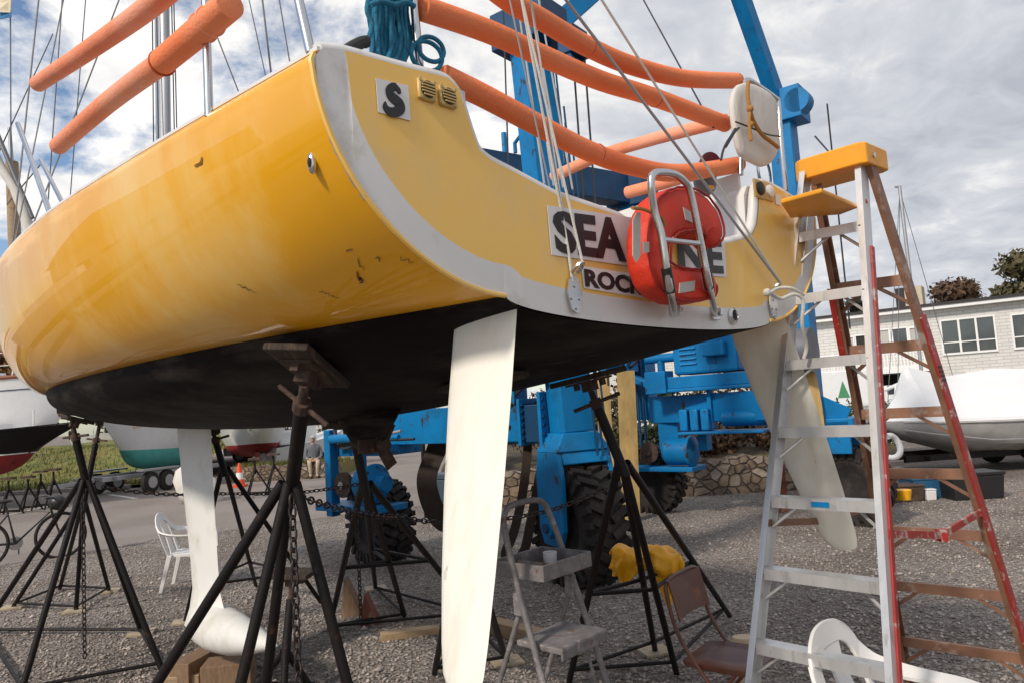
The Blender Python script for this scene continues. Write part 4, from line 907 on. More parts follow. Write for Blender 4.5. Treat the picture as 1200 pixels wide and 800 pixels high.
patch([(796, 332), (814, 329), (813, 341), (795, 344)], -.1575); patch([(800, 243), (810, 250), (812, 262), (803, 258)], -.1575)
m = MB(B2W); m.tube(crom([bun(x, y, -.178) for x, y in ((741, 244), (752, 245), (765, 250), (775, 256), (779, 266))], 4), .006, 6); tag(m.build('buoy_lashing', M_['ropetan']), 'thin tan lashing around the red horseshoe buoy', 'rope')

# ================================================================== BLUE BOAT LIFT
Z = np.array([0, 0, 1.0])
GA, GB, GC, GD = [np.array(p, float) for p in ((.57, 7.85, 0), (-1.85, 9.75, 0), (2.15, 12.4, 0), (4.02, 10.25, 0))]
LU = nrm(GB-GA); LN = np.array([-.617, -.787, 0]); LN = nrm(LN-(LN@LU)*LU)      # LU along the side frame, LN towards the camera
lift = thing('boat_lift', 'blue travelling boat hoist with four wheeled posts beyond the yellow boat', 'boat lift', (GA+GB+GC+GD)/4)
AX = (LU, LN, Z)
def lb(name, c, s, par=None, m_='blue', bv=.012, ax=AX):
    m = MB(); m.box(c, s, ax); return bevel(m.build(name, M_[m_], par or lift, smooth=False), bv)
def big_wheel(c, r, w, ax_dir, par=lift):
    ax_dir = nrm(ax_dir); m = MB(); pr = [(r*.52, -w*.36), (r*.60, -w*.47), (r*.82, -w*.5), (r*.95, -w*.44), (r, -w*.3), (r*1.0, 0), (r, w*.3), (r*.95, w*.44), (r*.82, w*.5), (r*.60, w*.47), (r*.52, w*.36)]
    m.lathe(c, ax_dir, pr, 48); wh = m.build('wheel', M_['tyre'], par, ang=50)
    m = MB(); u = nrm(np.cross(ax_dir, Z)); v = np.cross(ax_dir, u)
    for k in range(26):
        a = 2*math.pi*k/26; rd = math.cos(a)*u+math.sin(a)*v; tg = -math.sin(a)*u+math.cos(a)*v
        for s in (-1, 1):
            aa = a + (.12 if s > 0 else 0); rd = math.cos(aa)*u+math.sin(aa)*v; tg = -math.sin(aa)*u+math.cos(aa)*v
            m.box(c+rd*(r+.012)+ax_dir*s*w*.24, (w*.46, .075, .06), (nrm(ax_dir+tg*.55*s), nrm(tg-ax_dir*.55*s), rd))
            m.box(c+rd*(r*.93)+ax_dir*s*w*.49, (.05, .06, .16), (ax_dir, tg, rd))
    m.build('tread', M_['tyre'], wh, smooth=False)
    m = MB(); m.lathe(c, ax_dir, [(r*.54, -w*.34), (r*.5, -w*.3), (r*.42, -w*.18), (r*.2, -w*.16), (r*.16, -w*.3), (.02, -w*.31)], 24); m.lathe(c, -ax_dir, [(r*.54, -w*.34), (r*.5, -w*.3), (r*.42, -w*.18), (r*.2, -w*.16), (r*.16, -w*.3), (.02, -w*.31)], 24)
    m.build('rim', M_['bluedark'], wh); return wh
GAT = GA+np.array([-.17, 0, 0])
def fork_leg(G, wheel_r, top_z, col=.31, cd=.36, LU=np.array([.45, -.893, 0]), LN=np.array([-.893, -.45, 0])):
    # straddling fork: chamfered plates either side of the tyre, box head, column above
    hw = .325
    def ringp(a0, a1, z): return [G+LU*a0+LN*hw+Z*z, G+LU*a1+LN*hw+Z*z, G+LU*a1-LN*hw+Z*z, G+LU*a0-LN*hw+Z*z]
    def octo(s): # outline in LU,Z
        return [(-.16, .42), (.16, .42), (.24, .58), (.26, 1.10), (.20, 1.36), (-.20, 1.36), (-.26, 1.10), (-.24, .58)]
    for s in (1, -1):
        m = MB(); m.prism([G+LU*a+LN*(s*hw)+Z*z for a, z in octo(s)], LN*(-s*.06)); bevel(recalc(m.build('fork_plate', M_['blue'], lift, smooth=False)), .01)
        m = MB(); c = G+LN*(s*(hw+.004))+Z*wheel_r; m.cyl(c-LN*s*.01, c+LN*s*.05, .10, 24); h = m.build('axle_hub', M_['blue'], lift); m = MB(); m.cyl(c, c+LN*s*.075, .05, 16); m.build('axle_cap', M_['bluedark'], h)
    m = MB()
    def rr(h, z): return [G+LU*(sx*h[0])+LN*(sy*h[1])+Z*z for sx, sy in ((-1, -1), (1, -1), (1, 1), (-1, 1))]
    m.loft([rr((.25, hw-.062), 1.235), rr((.25, hw-.062), 1.25), rr((.20, hw-.062), 1.36)]); bevel(recalc(m.build('fork_bridge', M_['blue'], lift, smooth=False)), .01)
    m = MB(); m.loft([rr((.22, hw+.002), 1.362), rr((col/2+.02, cd/2+.03), 1.55)]); bevel(recalc(m.build('fork_head', M_['blue'], lift, smooth=False)), .01)
    m = MB(); m.bar(G+Z*1.55, GAT+Z*top_z, col, cd, LN); bevel(m.build('post', M_['blue'], lift, smooth=False), .012)
    big_wheel(G+Z*wheel_r, wheel_r, .46, LN)
fork_leg(GA, .60, 5.75)
# cable runs and ladder rungs on the front post
m = MB()
for k in range(5): q = GA-LU*(.26+.035*k)-LN*(.05-.05*(k % 2)); m.cyl(q+Z*1.3, q+(GAT-GA)*.9+Z*(5.4-.2*k), .011, 6)
m.build('conduit', M_['bluedark'], lift)
m = MB()
for k in range(2):
    q = GAT-LU*(.48+.14*k)-LN*.1; m.cyl(q+Z*2.0, q+Z*5.55, .011, 6)
m.build('hoist_rope', M_['hosebk'], lift)
lb('hoist_head', GAT+Z*5.95, (.7, .5, .42), m_='bluedark'); lb('sheave_box', GAT-LU*.55+Z*5.6, (.2, .3, .3), m_='bluedark')
m = MB()
for i in range(3): q = GAT-LU*.50+LN*(-.1+.1*i)+Z*5.38; m.cyl(q-LN*.03, q+LN*.03, .11, 16)
m.build('sheave', M_['bluedark'], lift)
# left post with drive motor
lb('post', GB+Z*3.6, (.36, .34, 4.3)); 
lb('frame_plate', GB-LU*.20+LN*.42+Z*1.2, (.08, .10, .9)); lb('frame_plate', GB+LU*.42+LN*.40+Z*1.15, (.12, .14, 1.1))
lb('drive_deck', GB+LN*.30+Z*.72, (1.2, .5, .08)); lb('drive_deck', GB+LN*.02+Z*1.42, (1.1, .6, .14))
m = MB(); c = GB-LU*.28+LN*.36+Z*1.02; m.lathe(c, -LU, [(.02, -.16), (.17, -.16), (.21, -.12), (.21, .06), (.24, .065), (.24, .10), (.15, .14), (.10, .15), (.10, .30), (.02, .30)], 28); mo = m.build('drive_motor', M_['blue'], lift)
m = MB()
for k in range(8): a = k*.785; m.cyl(c-LU*.10+LN*.2*math.cos(a)+Z*.2*math.sin(a), c-LU*.125+LN*.2*math.cos(a)+Z*.2*math.sin(a), .018, 8)
m.build('bolt', M_['bluedark'], mo)
m = MB(); c = GB+LU*.15+LN*.40+Z*1.0; m.cyl(c, c+LN*.06, .16, 20); sp = m.build('sprocket', M_['rustpad'], lift); m = MB(); m.cyl(c+LN*.06, c+LN*.09, .05, 12); m.build('sprocket_hub', M_['steel'], sp)
big_wheel(GB+Z*.48, .48, .46, nrm(LN*.9+LU*.25))
m = MB(); c = GB+LU*.30+LN*.48+Z*1.58
m.cyl(c, c-LU*.9, .06, 16); m.cyl(c-LU*.9, c-LU*1.25, .03, 12); m.build('steering_ram', M_['blue'], lift)
for k in range(5):
    a = GB+LU*(.5-.1*k)+LN*.35+Z*(2.3-.05*k); b = GB-LU*(.3+.22*k)+LN*.45+Z*(1.55+.1*(k % 2)); mid = (a+b)/2-Z*(.45-.05*k)+LN*.1
    m = MB(); m.tube(crom([a, a*.8+mid*.2-Z*.2, mid, b], 6), .017, 8); m.build('hydraulic_line', M_['hose' if k % 2 else 'hosebk'], lift)
# lower side beam joining both posts, with bolted flanges
zb_ = 1.68; pA = GA+LU*.24+Z*zb_; pB = GB-LU*.1+Z*zb_
m = MB(); m.bar(pA+LU*.28, pB, .26, .42); bevel(m.build('side_beam', M_['blue'], lift, smooth=False), .01)
m = MB(); m.bar(pA+LU*.02-Z*.02, pA+LU*.28-Z*.02, .3, .40); bevel(m.build('beam_splice', M_['bluedark'], lift, smooth=False), .01)
for q in (.02, .30, .62):
    m = MB(); m.box(pA+LU*q, (.04, .42, .62 if q < .1 else .5), AX); fl = bevel(m.build('flange', M_['blue'], lift, smooth=False), .005)
    m = MB()
    for k in range(6):
        for s in (-1, 1): cc = pA+LU*(q+.0)+LN*(s*.17)+Z*(-.22+.09*k)*(1.0 if q < .1 else .8); m.cyl(cc-LU*.04, cc+LU*.04, .022, 6)
    m.build('bolt', M_['bluedark'], fl)
lb('hose_rack', GA+LU*.5+LN*.1+Z*2.12, (.7, .3, .05)); lb('hose_rack', GA+LU*.6+LN*.1+Z*2.0, (.06, .25, .26))
for k in range(3):
    a = GA+LU*.25+LN*(.1+.05*k)+Z*2.2; b = GA+LU*1.4+LN*(.1+.04*k)+Z*2.1; m = MB(); m.tube(crom([a, (a+b)/2+Z*(.12-.2*k), b], 6), .018, 8); m.build('hydraulic_line', M_['hosebk'], lift)
# far side frame: posts, beam, engine, tanks
for G, w_r, tz in ((GC, .50, 5.75), (GD, .50, 5.8)):
    wo = np.array([.42, -.05, 0]) if G is GD else np.zeros(3)
    lb('post', G+Z*(.9+tz)/2+Z*.3, (.31, .32, tz-1.5)); big_wheel(G+wo+Z*w_r, w_r, .42, LN)
    if G is GD:
        m = MB(); m.bar(G+Z*1.62, G+wo+Z*1.40, .30, .34); bevel(m.build('fork_neck', M_['blue'], lift, smooth=False), .01)
GW = GD+np.array([.42, -.05, 0]); lb('fork_plate', GW+LN*.29+Z*1.18, (.30, .06, .44)); lb('fork_plate', GW-LN*.29+Z*.92, (.30, .06, 1.0)); lb('fork_bridge', GW+Z*1.30, (.40, .64, .26))
lb('drive_deck', GC+LN*.3-LU*.35+Z*.74, (1.3, .5, .07)); 
m = MB(); c = GC-LU*.75+LN*.36+Z*1.0; m.lathe(c, -LU, [(.02, -.26), (.16, -.26), (.21, -.2), (.21, .15), (.24, .155), (.24, .2), (.1, .26), (.02, .26)], 28); m.build('drive_motor', M_['blue'], lift)
m = MB(); c = GC-LU*.25+LN*.42+Z*1.0; m.lathe(c, LN, [(.02, 0), (.16, 0), (.16, .05), (.06, .06), (.05, .1), (.02, .1)], 20); m.build('sprocket', M_['rustpad'], lift)
a = GC-LU*.25+LN*.15+Z*1.66; b = GD+LU*.28+LN*.15+Z*1.66
m = MB(); m.bar(a, b, .30, .42); bevel(m.build('side_beam', M_['blue'], lift, smooth=False), .01)
def along(px, dz, on=.0): # point over the far beam seen at picture x
    lo, hi = 0, 1
    for _ in range(40):
        mdd = (lo+hi)/2; q = a+(b-a)*mdd+Z*dz-C0; x = 600+F*(q@CR)/(q@CF)
        if x < px: lo = mdd
        else: hi = mdd
    return a+(b-a)*lo+LN*on
m1 = along(838, .8); eh = thing
cE = along(836, .75, .05)
lb('engine_tray', cE+Z*.285, (1.5, .62, .05)); lb('engine_mount', cE+Z*.40, (1.35, .56, .18)); 
lb('engine_cover', cE+Z*.94, (1.0, .6, .86), bv=.04); lb('engine_roof', cE+Z*1.39, (1.06, .66, .05), bv=.02)
m = MB()
for col_, x0, n_l in ((0, .25, 9), (1, -.12, 5)):
    for k in range(n_l): m.box(cE+LU*x0+LN*.305+Z*(1.26-.075*k), (.26, .03, .03), (LU, nrm(LN+Z*.5), nrm(Z-LN*.5)))
m.build('louvre', M_['blue'], lift, smooth=False)
lb('control_box', cE-LU*.2+LN*.38+Z*.84, (.34, .16, .2), bv=.02)
m = MB(); q = cE+LU*.75+Z*.5; m.cyl(q-LU*.2+Z*.3, q+LU*.35+Z*.3, .07, 14); m.cyl(q+LU*.1+Z*.3, q+LU*.1-Z*.15, .06, 14); m.cyl(q+LU*.3+Z*.3, q+LU*.3+Z*.48, .05, 12); m.build('exhaust_pipe', M_['blue'], lift)
lb('valve_box', cE+LU*.8+LN*.2+Z*.42, (.35, .3, .34)); lb('gusset', cE+LU*1.3+Z*.5, (.9, .2, .10), ax=(nrm(LU+Z*.45), LN, nrm(Z-LU*.45)))
m = MB(); q = cE+LU*1.55+LN*.1+Z*.95
for k in range(3): m.tube(crom([q+LU*(.3*math.cos(t)+.1*k-.1)+Z*.27*math.sin(t)*(1+.1*k)+LN*.06*k for t in np.linspace(0, 5.5, 10)], 4), .02, 8)
m.build('hydraulic_line', M_['hosebk'], lift)
m = MB(); q = cE+LU*1.6+Z*.9; m.box(q, (.5, .4, .55), AX); m.cyl(q+LN*.2, q+LN*.42, .16, 16); bevel(m.build('pump', M_['blue'], lift), .02)
for px in (787, 826): q = along(px, -.5); lb('stanchion', q-Z*.42, (.34 if px < 800 else .14, .2, .45))
cT = along(864, -.75, .1); lb('tank_rail', cT-Z*.36+LU*.1, (1.3, .5, .04)); lb('hanger', cT+LU*.3-Z*.0, (.06, .1, .62), bv=.005); lb('hanger', cT-LU*.55-Z*.0, (.06, .1, .62), bv=.005)
m = MB(); m.tube([cT-LU*.62-Z*.5+Z*.34, cT+LU*.1-Z*.5+Z*.34], .16, 16, sq=.8); bevel(m.build('hydraulic_tank', M_['blue'], lift), .01)
m = MB()
for k in range(3): m.box(cT+LU*(.35+.17*k)-Z*.17, (.13, .3, .32), AX)
bevel(m.build('battery_box', M_['blue'], lift), .02)
m = MB(); q = GC-LU*.0+LN*.25
for k in range(4): m.cyl(q+LU*(.2-.1*k)+Z*1.0, q+LU*(.2-.1*k)+Z*3.6, .022, 8)
m.build('conduit', M_['bluedark'], lift)
m = MB(); q = GD-LU*.1+LN*.35+Z*2.35; m.cyl(q-LU*.12, q+LU*.5, .3, 20); m.build('hose_reel', M_['greyfender'], lift)
m = MB(); m.tube(crom([q+LU*.6+Z*.55, q+LU*.62+Z*.3, q+LU*.55-Z*.2, q+LU*.3-Z*.5], 5), .03, 8); m.build('reel_guard', M_['bluedark'], lift)
# overhead: rear cross beam, A-shaped front boom, pulley heads
m = MB(); a2, b2 = GB+Z*5.42, GC+Z*5.36; m.bar(a2, b2, .34, .5); bevel(m.build('cross_beam', M_['bluedark'], lift, smooth=False), .01)
m = MB(); q = a2+(b2-a2)*.48
m.cyl(q+Z*.25, q+Z*.62, .04, 8); m.tube([q-LU*.2+Z*.25, q-LU*.2+Z*.4, q-LU*.3+Z*.48, q-LU*.4+Z*.4, q-LU*.4+Z*.25], .03, 8); m.build('lifting_eye', M_['blue'], lift)
lb('hoist_head', GC+Z*5.35-LN*.1, (.7, .6, .55), m_='bluedark')
apx = np.array([2.85, 9.1, 8.3])
for G in (GA, GD):
    m = MB(); m.bar((GAT if G is GA else G)+Z*5.75, apx, .19, .22); bevel(m.build('boom', M_['blue'], lift, smooth=False), .01)
lb('hoist_head', GD+Z*5.80-LU*.08, (.50, .44, .46)); m = MB(); q = GD-LU*.28+LN*.1+Z*5.80; m.cyl(q-LN*.12, q+LN*.12, .17, 20); m.build('sheave', M_['blue'], lift)
m = MB(); q = GD-LU*.62+Z*5.2; m.cyl(q+Z*.5, q-Z*2.6, .012, 6); m.build('hoist_rope', M_['hosebk'], lift)
m = MB(); q = GD+LU*.25+LN*.2+Z*4.9; m.tube([q+LN*.25*math.cos(t)+Z*.25*math.sin(t) for t in np.linspace(0, 6.28, 20)[:-1]], .02, 6, True); m.build('hoist_ring', M_['steel'], lift)
m = MB(); q = GD-LU*.42+LN*.0; m.tube([q+Z*5.3, q-LU*.18+Z*5.0, q+LU*.02+Z*4.4], .012, 6); m.build('hoist_rope', M_['hosebk'], lift)
# web slings hanging from the hoist
def sling(label, pts, w, m_, wdir, th=.012):
    P = crom(pts, 8); m = MB(); R = []
    for i, p in enumerate(P):
        d = nrm(P[min(i+1, len(P)-1)]-P[max(i-1, 0)]); x = nrm(np.array(wdir)-(np.array(wdir)@d)*d); n = np.cross(d, x)
        R.append([p+x*w/2+n*th/2, p-x*w/2+n*th/2, p-x*w/2-n*th/2, p+x*w/2-n*th/2])
    m.loft(R); return tag(recalc(m.build('lifting_sling', M_[m_], smooth=False)), label, 'sling', 'web slings hanging from the boat lift')
def ap(pts): return [at(x, y, Y) for x, y, Y in pts]
sling('dark brown web sling looped beside the blue drive motor', ap([(520, 508, 9.2), (510, 530, 9.2), (500, 560, 9.15), (506, 590, 9.1), (520, 610, 9.1), (536, 602, 9.05), (546, 560, 9.0), (550, 500, 9.0)]), .26, 'sling', (.9, -.2, .3))
sling('narrow dark web sling hanging down behind the step stool', ap([(622, 470, 8.3), (615, 560, 8.25), (603, 620, 8.2), (592, 648, 8.2), (600, 655, 8.15), (614, 645, 8.1), (624, 600, 8.1), (636, 540, 8.1), (646, 500, 8.1)]), .10, 'sling', (.9, -.3, 0))
sling('wide tan web sling hanging beside the stone wall behind the jack stand', ap([(733, 434, 11.6), (736, 500, 11.6), (738, 560, 11.55), (741, 640, 11.5)]), .28, 'slingtan', (1, 0, 0))
sling('tan web sling just left of the wide one, nearly hidden by the jack stand', ap([(706, 437, 11.9), (708, 480, 11.9), (711, 540, 11.85), (716, 620, 11.8)]), .22, 'slingtan', (1, 0, 0))
sling('tan web sling hanging between the ladder rail and the far grey rudder', ap([(942, 395, 10.0), (948, 440, 10.0), (955, 480, 10.0), (962, 540, 10.0)]), .20, 'slingtan', (1, 0, 0))

# ================================================================== JACK STANDS
def tri_plate(c, s): return c
def jack_stand(label, apex, feet, pad, pad_n, pad_u, post_top=None, r=.019, inner=True, brace_h=(.28,), plates=(), padsize=(.36, .2), chainless=True, handle=True, ring=True, group='steel jack stands round the yellow boat', rails=True):
    apex = np.array(apex, float); pad = np.array(pad, float); feet = [np.array(f, float) for f in feet]
    c = np.mean(feet, 0); t = thing('jack_stand', label, 'jack stand', c, group)
    pd = nrm(pad_n); top = pad-pd*.085 if padsize else pad
    sdir = nrm(top-apex)
    m = MB(); m.cyl(apex-sdir*.16, apex+sdir*(np.linalg.norm(top-apex)*.72), r*1.25, 14); m.build('sleeve', M_['stand'], t)
    m = MB(); m.cyl(apex+sdir*(np.linalg.norm(top-apex)*.70), top, r*.8, 12); sc = m.build('screw', M_['rustpad'], t)
    if handle:
        q = apex+sdir*(np.linalg.norm(top-apex)*.78); h = nrm(np.cross(sdir, (.3, 1, 0))); m = MB(); m.lathe(q-sdir*.03, sdir, [(r*1.5, 0), (r*1.6, .02), (r*1.5, .05)], 10); m.cyl(q-h*.13, q+h*.12, .010, 8); m.build('handle', M_['rustpad'], sc)
    for i, f in enumerate(feet):
        a = apex-sdir*.10+(f-apex)*np.array([1, 1, 0])*.035
        m = MB(); m.cyl(a, f+Z*.01, r, 12); lg = m.build('leg', M_['stand'], t)
        if i in plates:
            m = MB(); m.box(f+Z*.012+np.array([0, 0, 0]), (.22, .20, .022), (nrm((1, .3, 0)), nrm((-.3, 1, 0)), Z)); bevel(m.build('foot_plate', M_['plate'], lg, smooth=False), .003)
    if rails:
        for h in brace_h:
            for i in range(len(feet)):
                f, g = feet[i], feet[(i+1) % len(feet)]
                if len(feet) == 2 and i == 1: break
                k = h/max(apex[2], .1)
                a = f+(apex-f)*k; b = g+(apex-g)*k; m = MB(); m.cyl(a, b, r*.62, 8); m.build('brace', M_['stand'], t)
    if padsize:
        u = np.array(pad_u, float); u = nrm(u-(u@pd)*pd); v = np.cross(pd, u)
        m = MB(); m.box(pad-pd*.036, (padsize[0]*.55, padsize[1]*.7, .010), (u, v, pd)); m.box(pad-pd*.06, (.06, .06, .05), (u, v, pd))
        for s in (-1, 1): m.box(pad-pd*.052+u*s*padsize[0]*.24, (.018, .03, .035), (u, v, pd))
        pb = m.build('pad_bracket', M_['rustpad'], t, smooth=False)
        m = MB(); m.box(pad-pd*.016, (padsize[0], padsize[1], .028), (u, v, pd)); bevel(m.build('pad', M_['padwood'], t, smooth=False), .006)
    return t
def hullpt(t, y):
    a = math.asin(max(-1, min(1, y/pch('W', t)))); p = bott(t, a); e = .02
    q = bott(t, a+e)-bott(t, a-e); s = bott(t+e, a)-bott(t-e, a); n = np.cross(s, q); n = nrm(n); n = n if n[2] < 0 else -n
    n_w = n[0]*BF+n[1]*BV+n[2]*BK; return B2W(p), n_w
def hullat(px, py, ylo=-1.0, yhi=1.0, tlo=.1, thi=6.5):
    best = None
    for t in np.linspace(tlo, thi, 70):
        for y in np.linspace(ylo, yhi, 41):
            yy = y*pch('W', t)*.97; a = math.asin(yy/pch('W', t)); p = B2W(bott(t, a)); w = p-C0; e = math.hypot(600+F*(w@CR)/(w@CF)-px, 400-F*(w@CU)/(w@CF)-py)
            if best is None or e < best[0]: best = (e, t, yy)
    return hullpt(best[1], best[2])
def over(px, py, P):              # point on the picture ray closest to the plumb line through P
    d = ray(px, py)[:2]; s = (d@(P[:2]))/(d@d); return C0+ray(px, py)*s
def G_(*l): return [gnd(*p) for p in l]
# 1 near left
P, n_ = hullpt(5.15, .62)
jack_stand('black jack stand nearest the bow on the port side, broad four legged base', at(97, 548, 5.95), G_((189, 784), (24, 815), (-22, 742), (166, 742)), P+n_*.004, -n_, BF, plates=(3,), r=.023, brace_h=(.05,), padsize=(.34, .2))
# 2 starboard bow, behind it
P, n_ = hullat(116, 491, -1.0, 0, 4.0, 7.5)
jack_stand('thin jack stand behind the bow one with wooden plates under its feet', over(101, 575, P), G_((128, 693), (89, 716), (15, 712), (70, 690)), P+n_*.004, -n_, BF, plates=(0, 1, 2), brace_h=(.06,), r=.022)
# 3 port quarter, close to the camera
P, n_ = hullat(365, 424, .2, 1.0)
jack_stand('tallest black jack stand in front, tilted wooden pad under the port quarter', at(345, 548, 3.02), G_((60, 1000), (214, 1090), (290, 985), (468, 1040)), P+n_*.004, -n_, BF*.55-BV*.85, r=.0225, brace_h=(.1,), padsize=(.36, .17))
# 4 behind the keel
P, n_ = hullat(250, 500, -1.0, -.2, 3.0, 6)
jack_stand('jack stand standing just behind the white keel', over(258, 535, P), G_((300, 687), (376, 706), (217, 729)), P+n_*.004, -n_, BF, plates=(2,), r=.0205, brace_h=(.4,))
# 5 starboard middle
P, n_ = hullat(414, 492, -1.0, -.1, 1.0, 4.5)
jack_stand('jack stand in front of the small left lift wheel, chain hanging inside', over(423, 548, P), G_((474, 722), (386, 737), (556, 721), (440, 690)), P+n_*.004, -n_, BF, plates=(3,), r=.022, brace_h=(.05, .75))
# 6 starboard quarter
P, n_ = hullat(690, 447, -1.0, -.1, .1, 3)
jack_stand('jack stand right of the step stool, in front of the big lift tyre', over(719, 522, P), G_((667, 800), (793, 790), (855, 722), (768, 764)), P+n_*.004, -n_, BF, plates=(3,), r=.0205, brace_h=(.12, .72))
# 7 behind near rudder
P, n_ = hullat(566, 440, -.9, .9, .2, 3)
jack_stand('jack stand half hidden behind the near white rudder', over(548, 600, P), G_((509, 790), (594, 776), (556, 738)), P+n_*.004, -n_, BF, plates=(1,), r=.0205, brace_h=(.1,))
# spare low stand
sp_p = at(342, 668, 4.35)
jack_stand('short spare jack stand with a flat wooden pad carrying nothing', at(337, 742, 4.3), G_((258, 862), (402, 866), (330, 905)), sp_p, (.04, -.06, 1), (1, -.15, 0), r=.02, brace_h=(.35,), padsize=(.25, .17), handle=False, group=None)
# ---- chains
def chain(label, pts, pitch=.043, r=.0052, l=.030, w=.013):
    P = crom(pts, 14); seg = np.linalg.norm(np.diff(P, axis=0), axis=1); cum = np.r_[0, np.cumsum(seg)]; n = int(cum[-1]/pitch); m = MB()
    for i in range(n):
        s = (i+.5)*pitch; p = np.array([np.interp(s, cum, P[:, k]) for k in range(3)]); q = np.array([np.interp(s+.01, cum, P[:, k]) for k in range(3)]); d = nrm(q-p)
        x = nrm(np.cross(d, (.3, .8, .5))); x = x if i % 2 else np.cross(d, x)
        m.tube([p+d*l*.95*math.cos(a)+x*w*1.15*math.sin(a) for a in np.linspace(0, 2*math.pi, 11)[:-1]], r, 5, True)
    return tag(m.build('chain', M_['chain'], ang=80), label, 'chain', 'rusty chains of the jack stands')
a = at(97, 572, 6.1); chain('rusty chain hanging plumb inside the bow jack stand', [a, a-Z*.6, np.array([a[0], a[1], .03])])
a = at(342, 580, 3.0); chain('rusty chain hanging from the tall stand with the tilted pad', [a, a-Z*.7, np.array([a[0], a[1], .04])])
a = at(417, 582, 6.6); chain('thin chain hanging inside the stand before the left lift wheel', [a, a-Z*.6, np.array([a[0], a[1], .1])], pitch=.04)
def sag(a, b, s): return [a, a*.75+b*.25-Z*s*.75, (a+b)/2-Z*s, a*.25+b*.75-Z*s*.75, b]
chain('chain stretched across in front of the white keel', sag(at(120, 570, 6.1), at(258, 578, 6.9), .03)+[at(345, 577, 6.7), at(432, 565, 6.7)])
chain('sagging chain running from the tall stand past the near rudder to the lift tyre', sag(at(352, 582, 3.3), at(470, 606, 4.6), .02)+[at(525, 612, 4.9), at(600, 606, 5.1), at(655, 594, 5.2), at(715, 570, 5.25)])
# ---- blocks and boards
def block(label, c, s, ang, m_='block', grp=None, name='timber_block', cat='timber'):
    m = MB(); d = np.array([math.cos(ang), math.sin(ang), 0]); m.box(c, s, (d, (-d[1], d[0], 0), Z)); return tag(bevel(m.build(name, M_[m_], smooth=False), .006), label, cat, grp)
kc = B2W((kt+.25, 0, .4)); 
block('end of a dark timber block on the gravel under the bulb keel', np.array([-2.44, 5.66, .095]), (.50, .16, .19), 1.35); block('squared timber block beside the other under the bulb keel', np.array([-2.17, 5.50, .085]), (.34, .24, .17), .15)
a, b = gnd(446, 750), gnd(515, 741); c = (a+b)/2; block('pale board lying on the gravel left of the near rudder', c+Z*.03, (np.linalg.norm(b-a), .10, .06), math.atan2(b[1]-a[1], b[0]-a[0]), 'wood', name='board')
a, b = gnd(578, 741), gnd(680, 768); c = (a+b)/2; block('long weathered beam lying behind the step stool', c+Z*.06, (np.linalg.norm(b-a), .13, .11), math.atan2(b[1]-a[1], b[0]-a[0]), 'wood', name='beam')
c = gnd(211, 806); block('weathered timber offcut on the gravel between the bow stand and the tall stand', c+Z*.05, (.30, .12, .10), .1, 'wood')
c = gnd(412, 722); m = MB(); m.prism([c+np.array(p) for p in ((-.1, 0, 0), (.1, 0, 0), (-.06, 0, .34))], (.02, .12, 0)); tag(recalc(m.build('wedge', M_['block'], smooth=False)), 'grey wooden wedge lying inside a jack stand', 'wedge')
c = gnd(430, 732); m = MB(); m.prism([c+np.array(p) for p in ((-.06, 0, 0), (.10, 0, 0), (-.02, .02, .26))], (.02, .10, 0)); tag(recalc(m.build('wedge', M_['postred'], smooth=False)), 'rust red wedge next to the grey one', 'wedge')

# ================================================================== LADDERS
def rail_at(a, b, z): a = np.array(a, float); b = np.array(b, float); return a+(b-a)*((z-a[2])/(b[2]-a[2]))
FL = (np.array([.76, 3.18, 0]), np.array([1.435, 3.465, 2.86])); FR = (np.array([1.22, 2.66, 0]), np.array([1.65, 3.305, 2.86]))
RL = (np.array([2.10, 4.31, 0]), np.array([1.47, 3.44, 2.80])); RR = (np.array([2.58, 3.865, 0]), np.array([1.685, 3.30, 2.86]))
sl_ = thing('step_ladder', 'tall aluminium and red step ladder with yellow top leaning room beside the stern', 'ladder', (FL[0]+FR[0]+RL[0]+RR[0])/4)
sl_['label'] = 'tall aluminium and red step ladder with a yellow top beside the stern'
wv = nrm(FR[0]-FL[0]); bv_ = nrm(np.cross(Z, wv)); bv_ = bv_ if bv_[1] > 0 else -bv_
def channel(a, b, w, d, t, openside, m_, name, par):   # C-shaped rail: web plus two flanges
    ax = nrm(b-a); o = nrm(np.array(openside)-(np.array(openside)@ax)*ax); f = np.cross(ax, o)
    pr = [(0, -w/2), (d, -w/2), (d, -w/2+t), (t, -w/2+t), (t, w/2-t), (d, w/2-t), (d, w/2), (0, w/2)]
    m = MB(); m.loft([[a+o*x+f*y for x, y in pr], [b+o*x+f*y for x, y in pr]]); return recalc(m.build(name, M_[m_], par, smooth=False))
for (a, b), s in ((FL, 1), (FR, -1)):
    r_ = channel(a, b, .075, .028, .004, wv*s, 'alu', 'front_rail', sl_)
    m = MB(); m.box(a+wv*s*.012+Z*.03, (.05, .085, .06), (wv, bv_, Z)); bevel(m.build('rubber_foot', M_['black'], r_), .006)
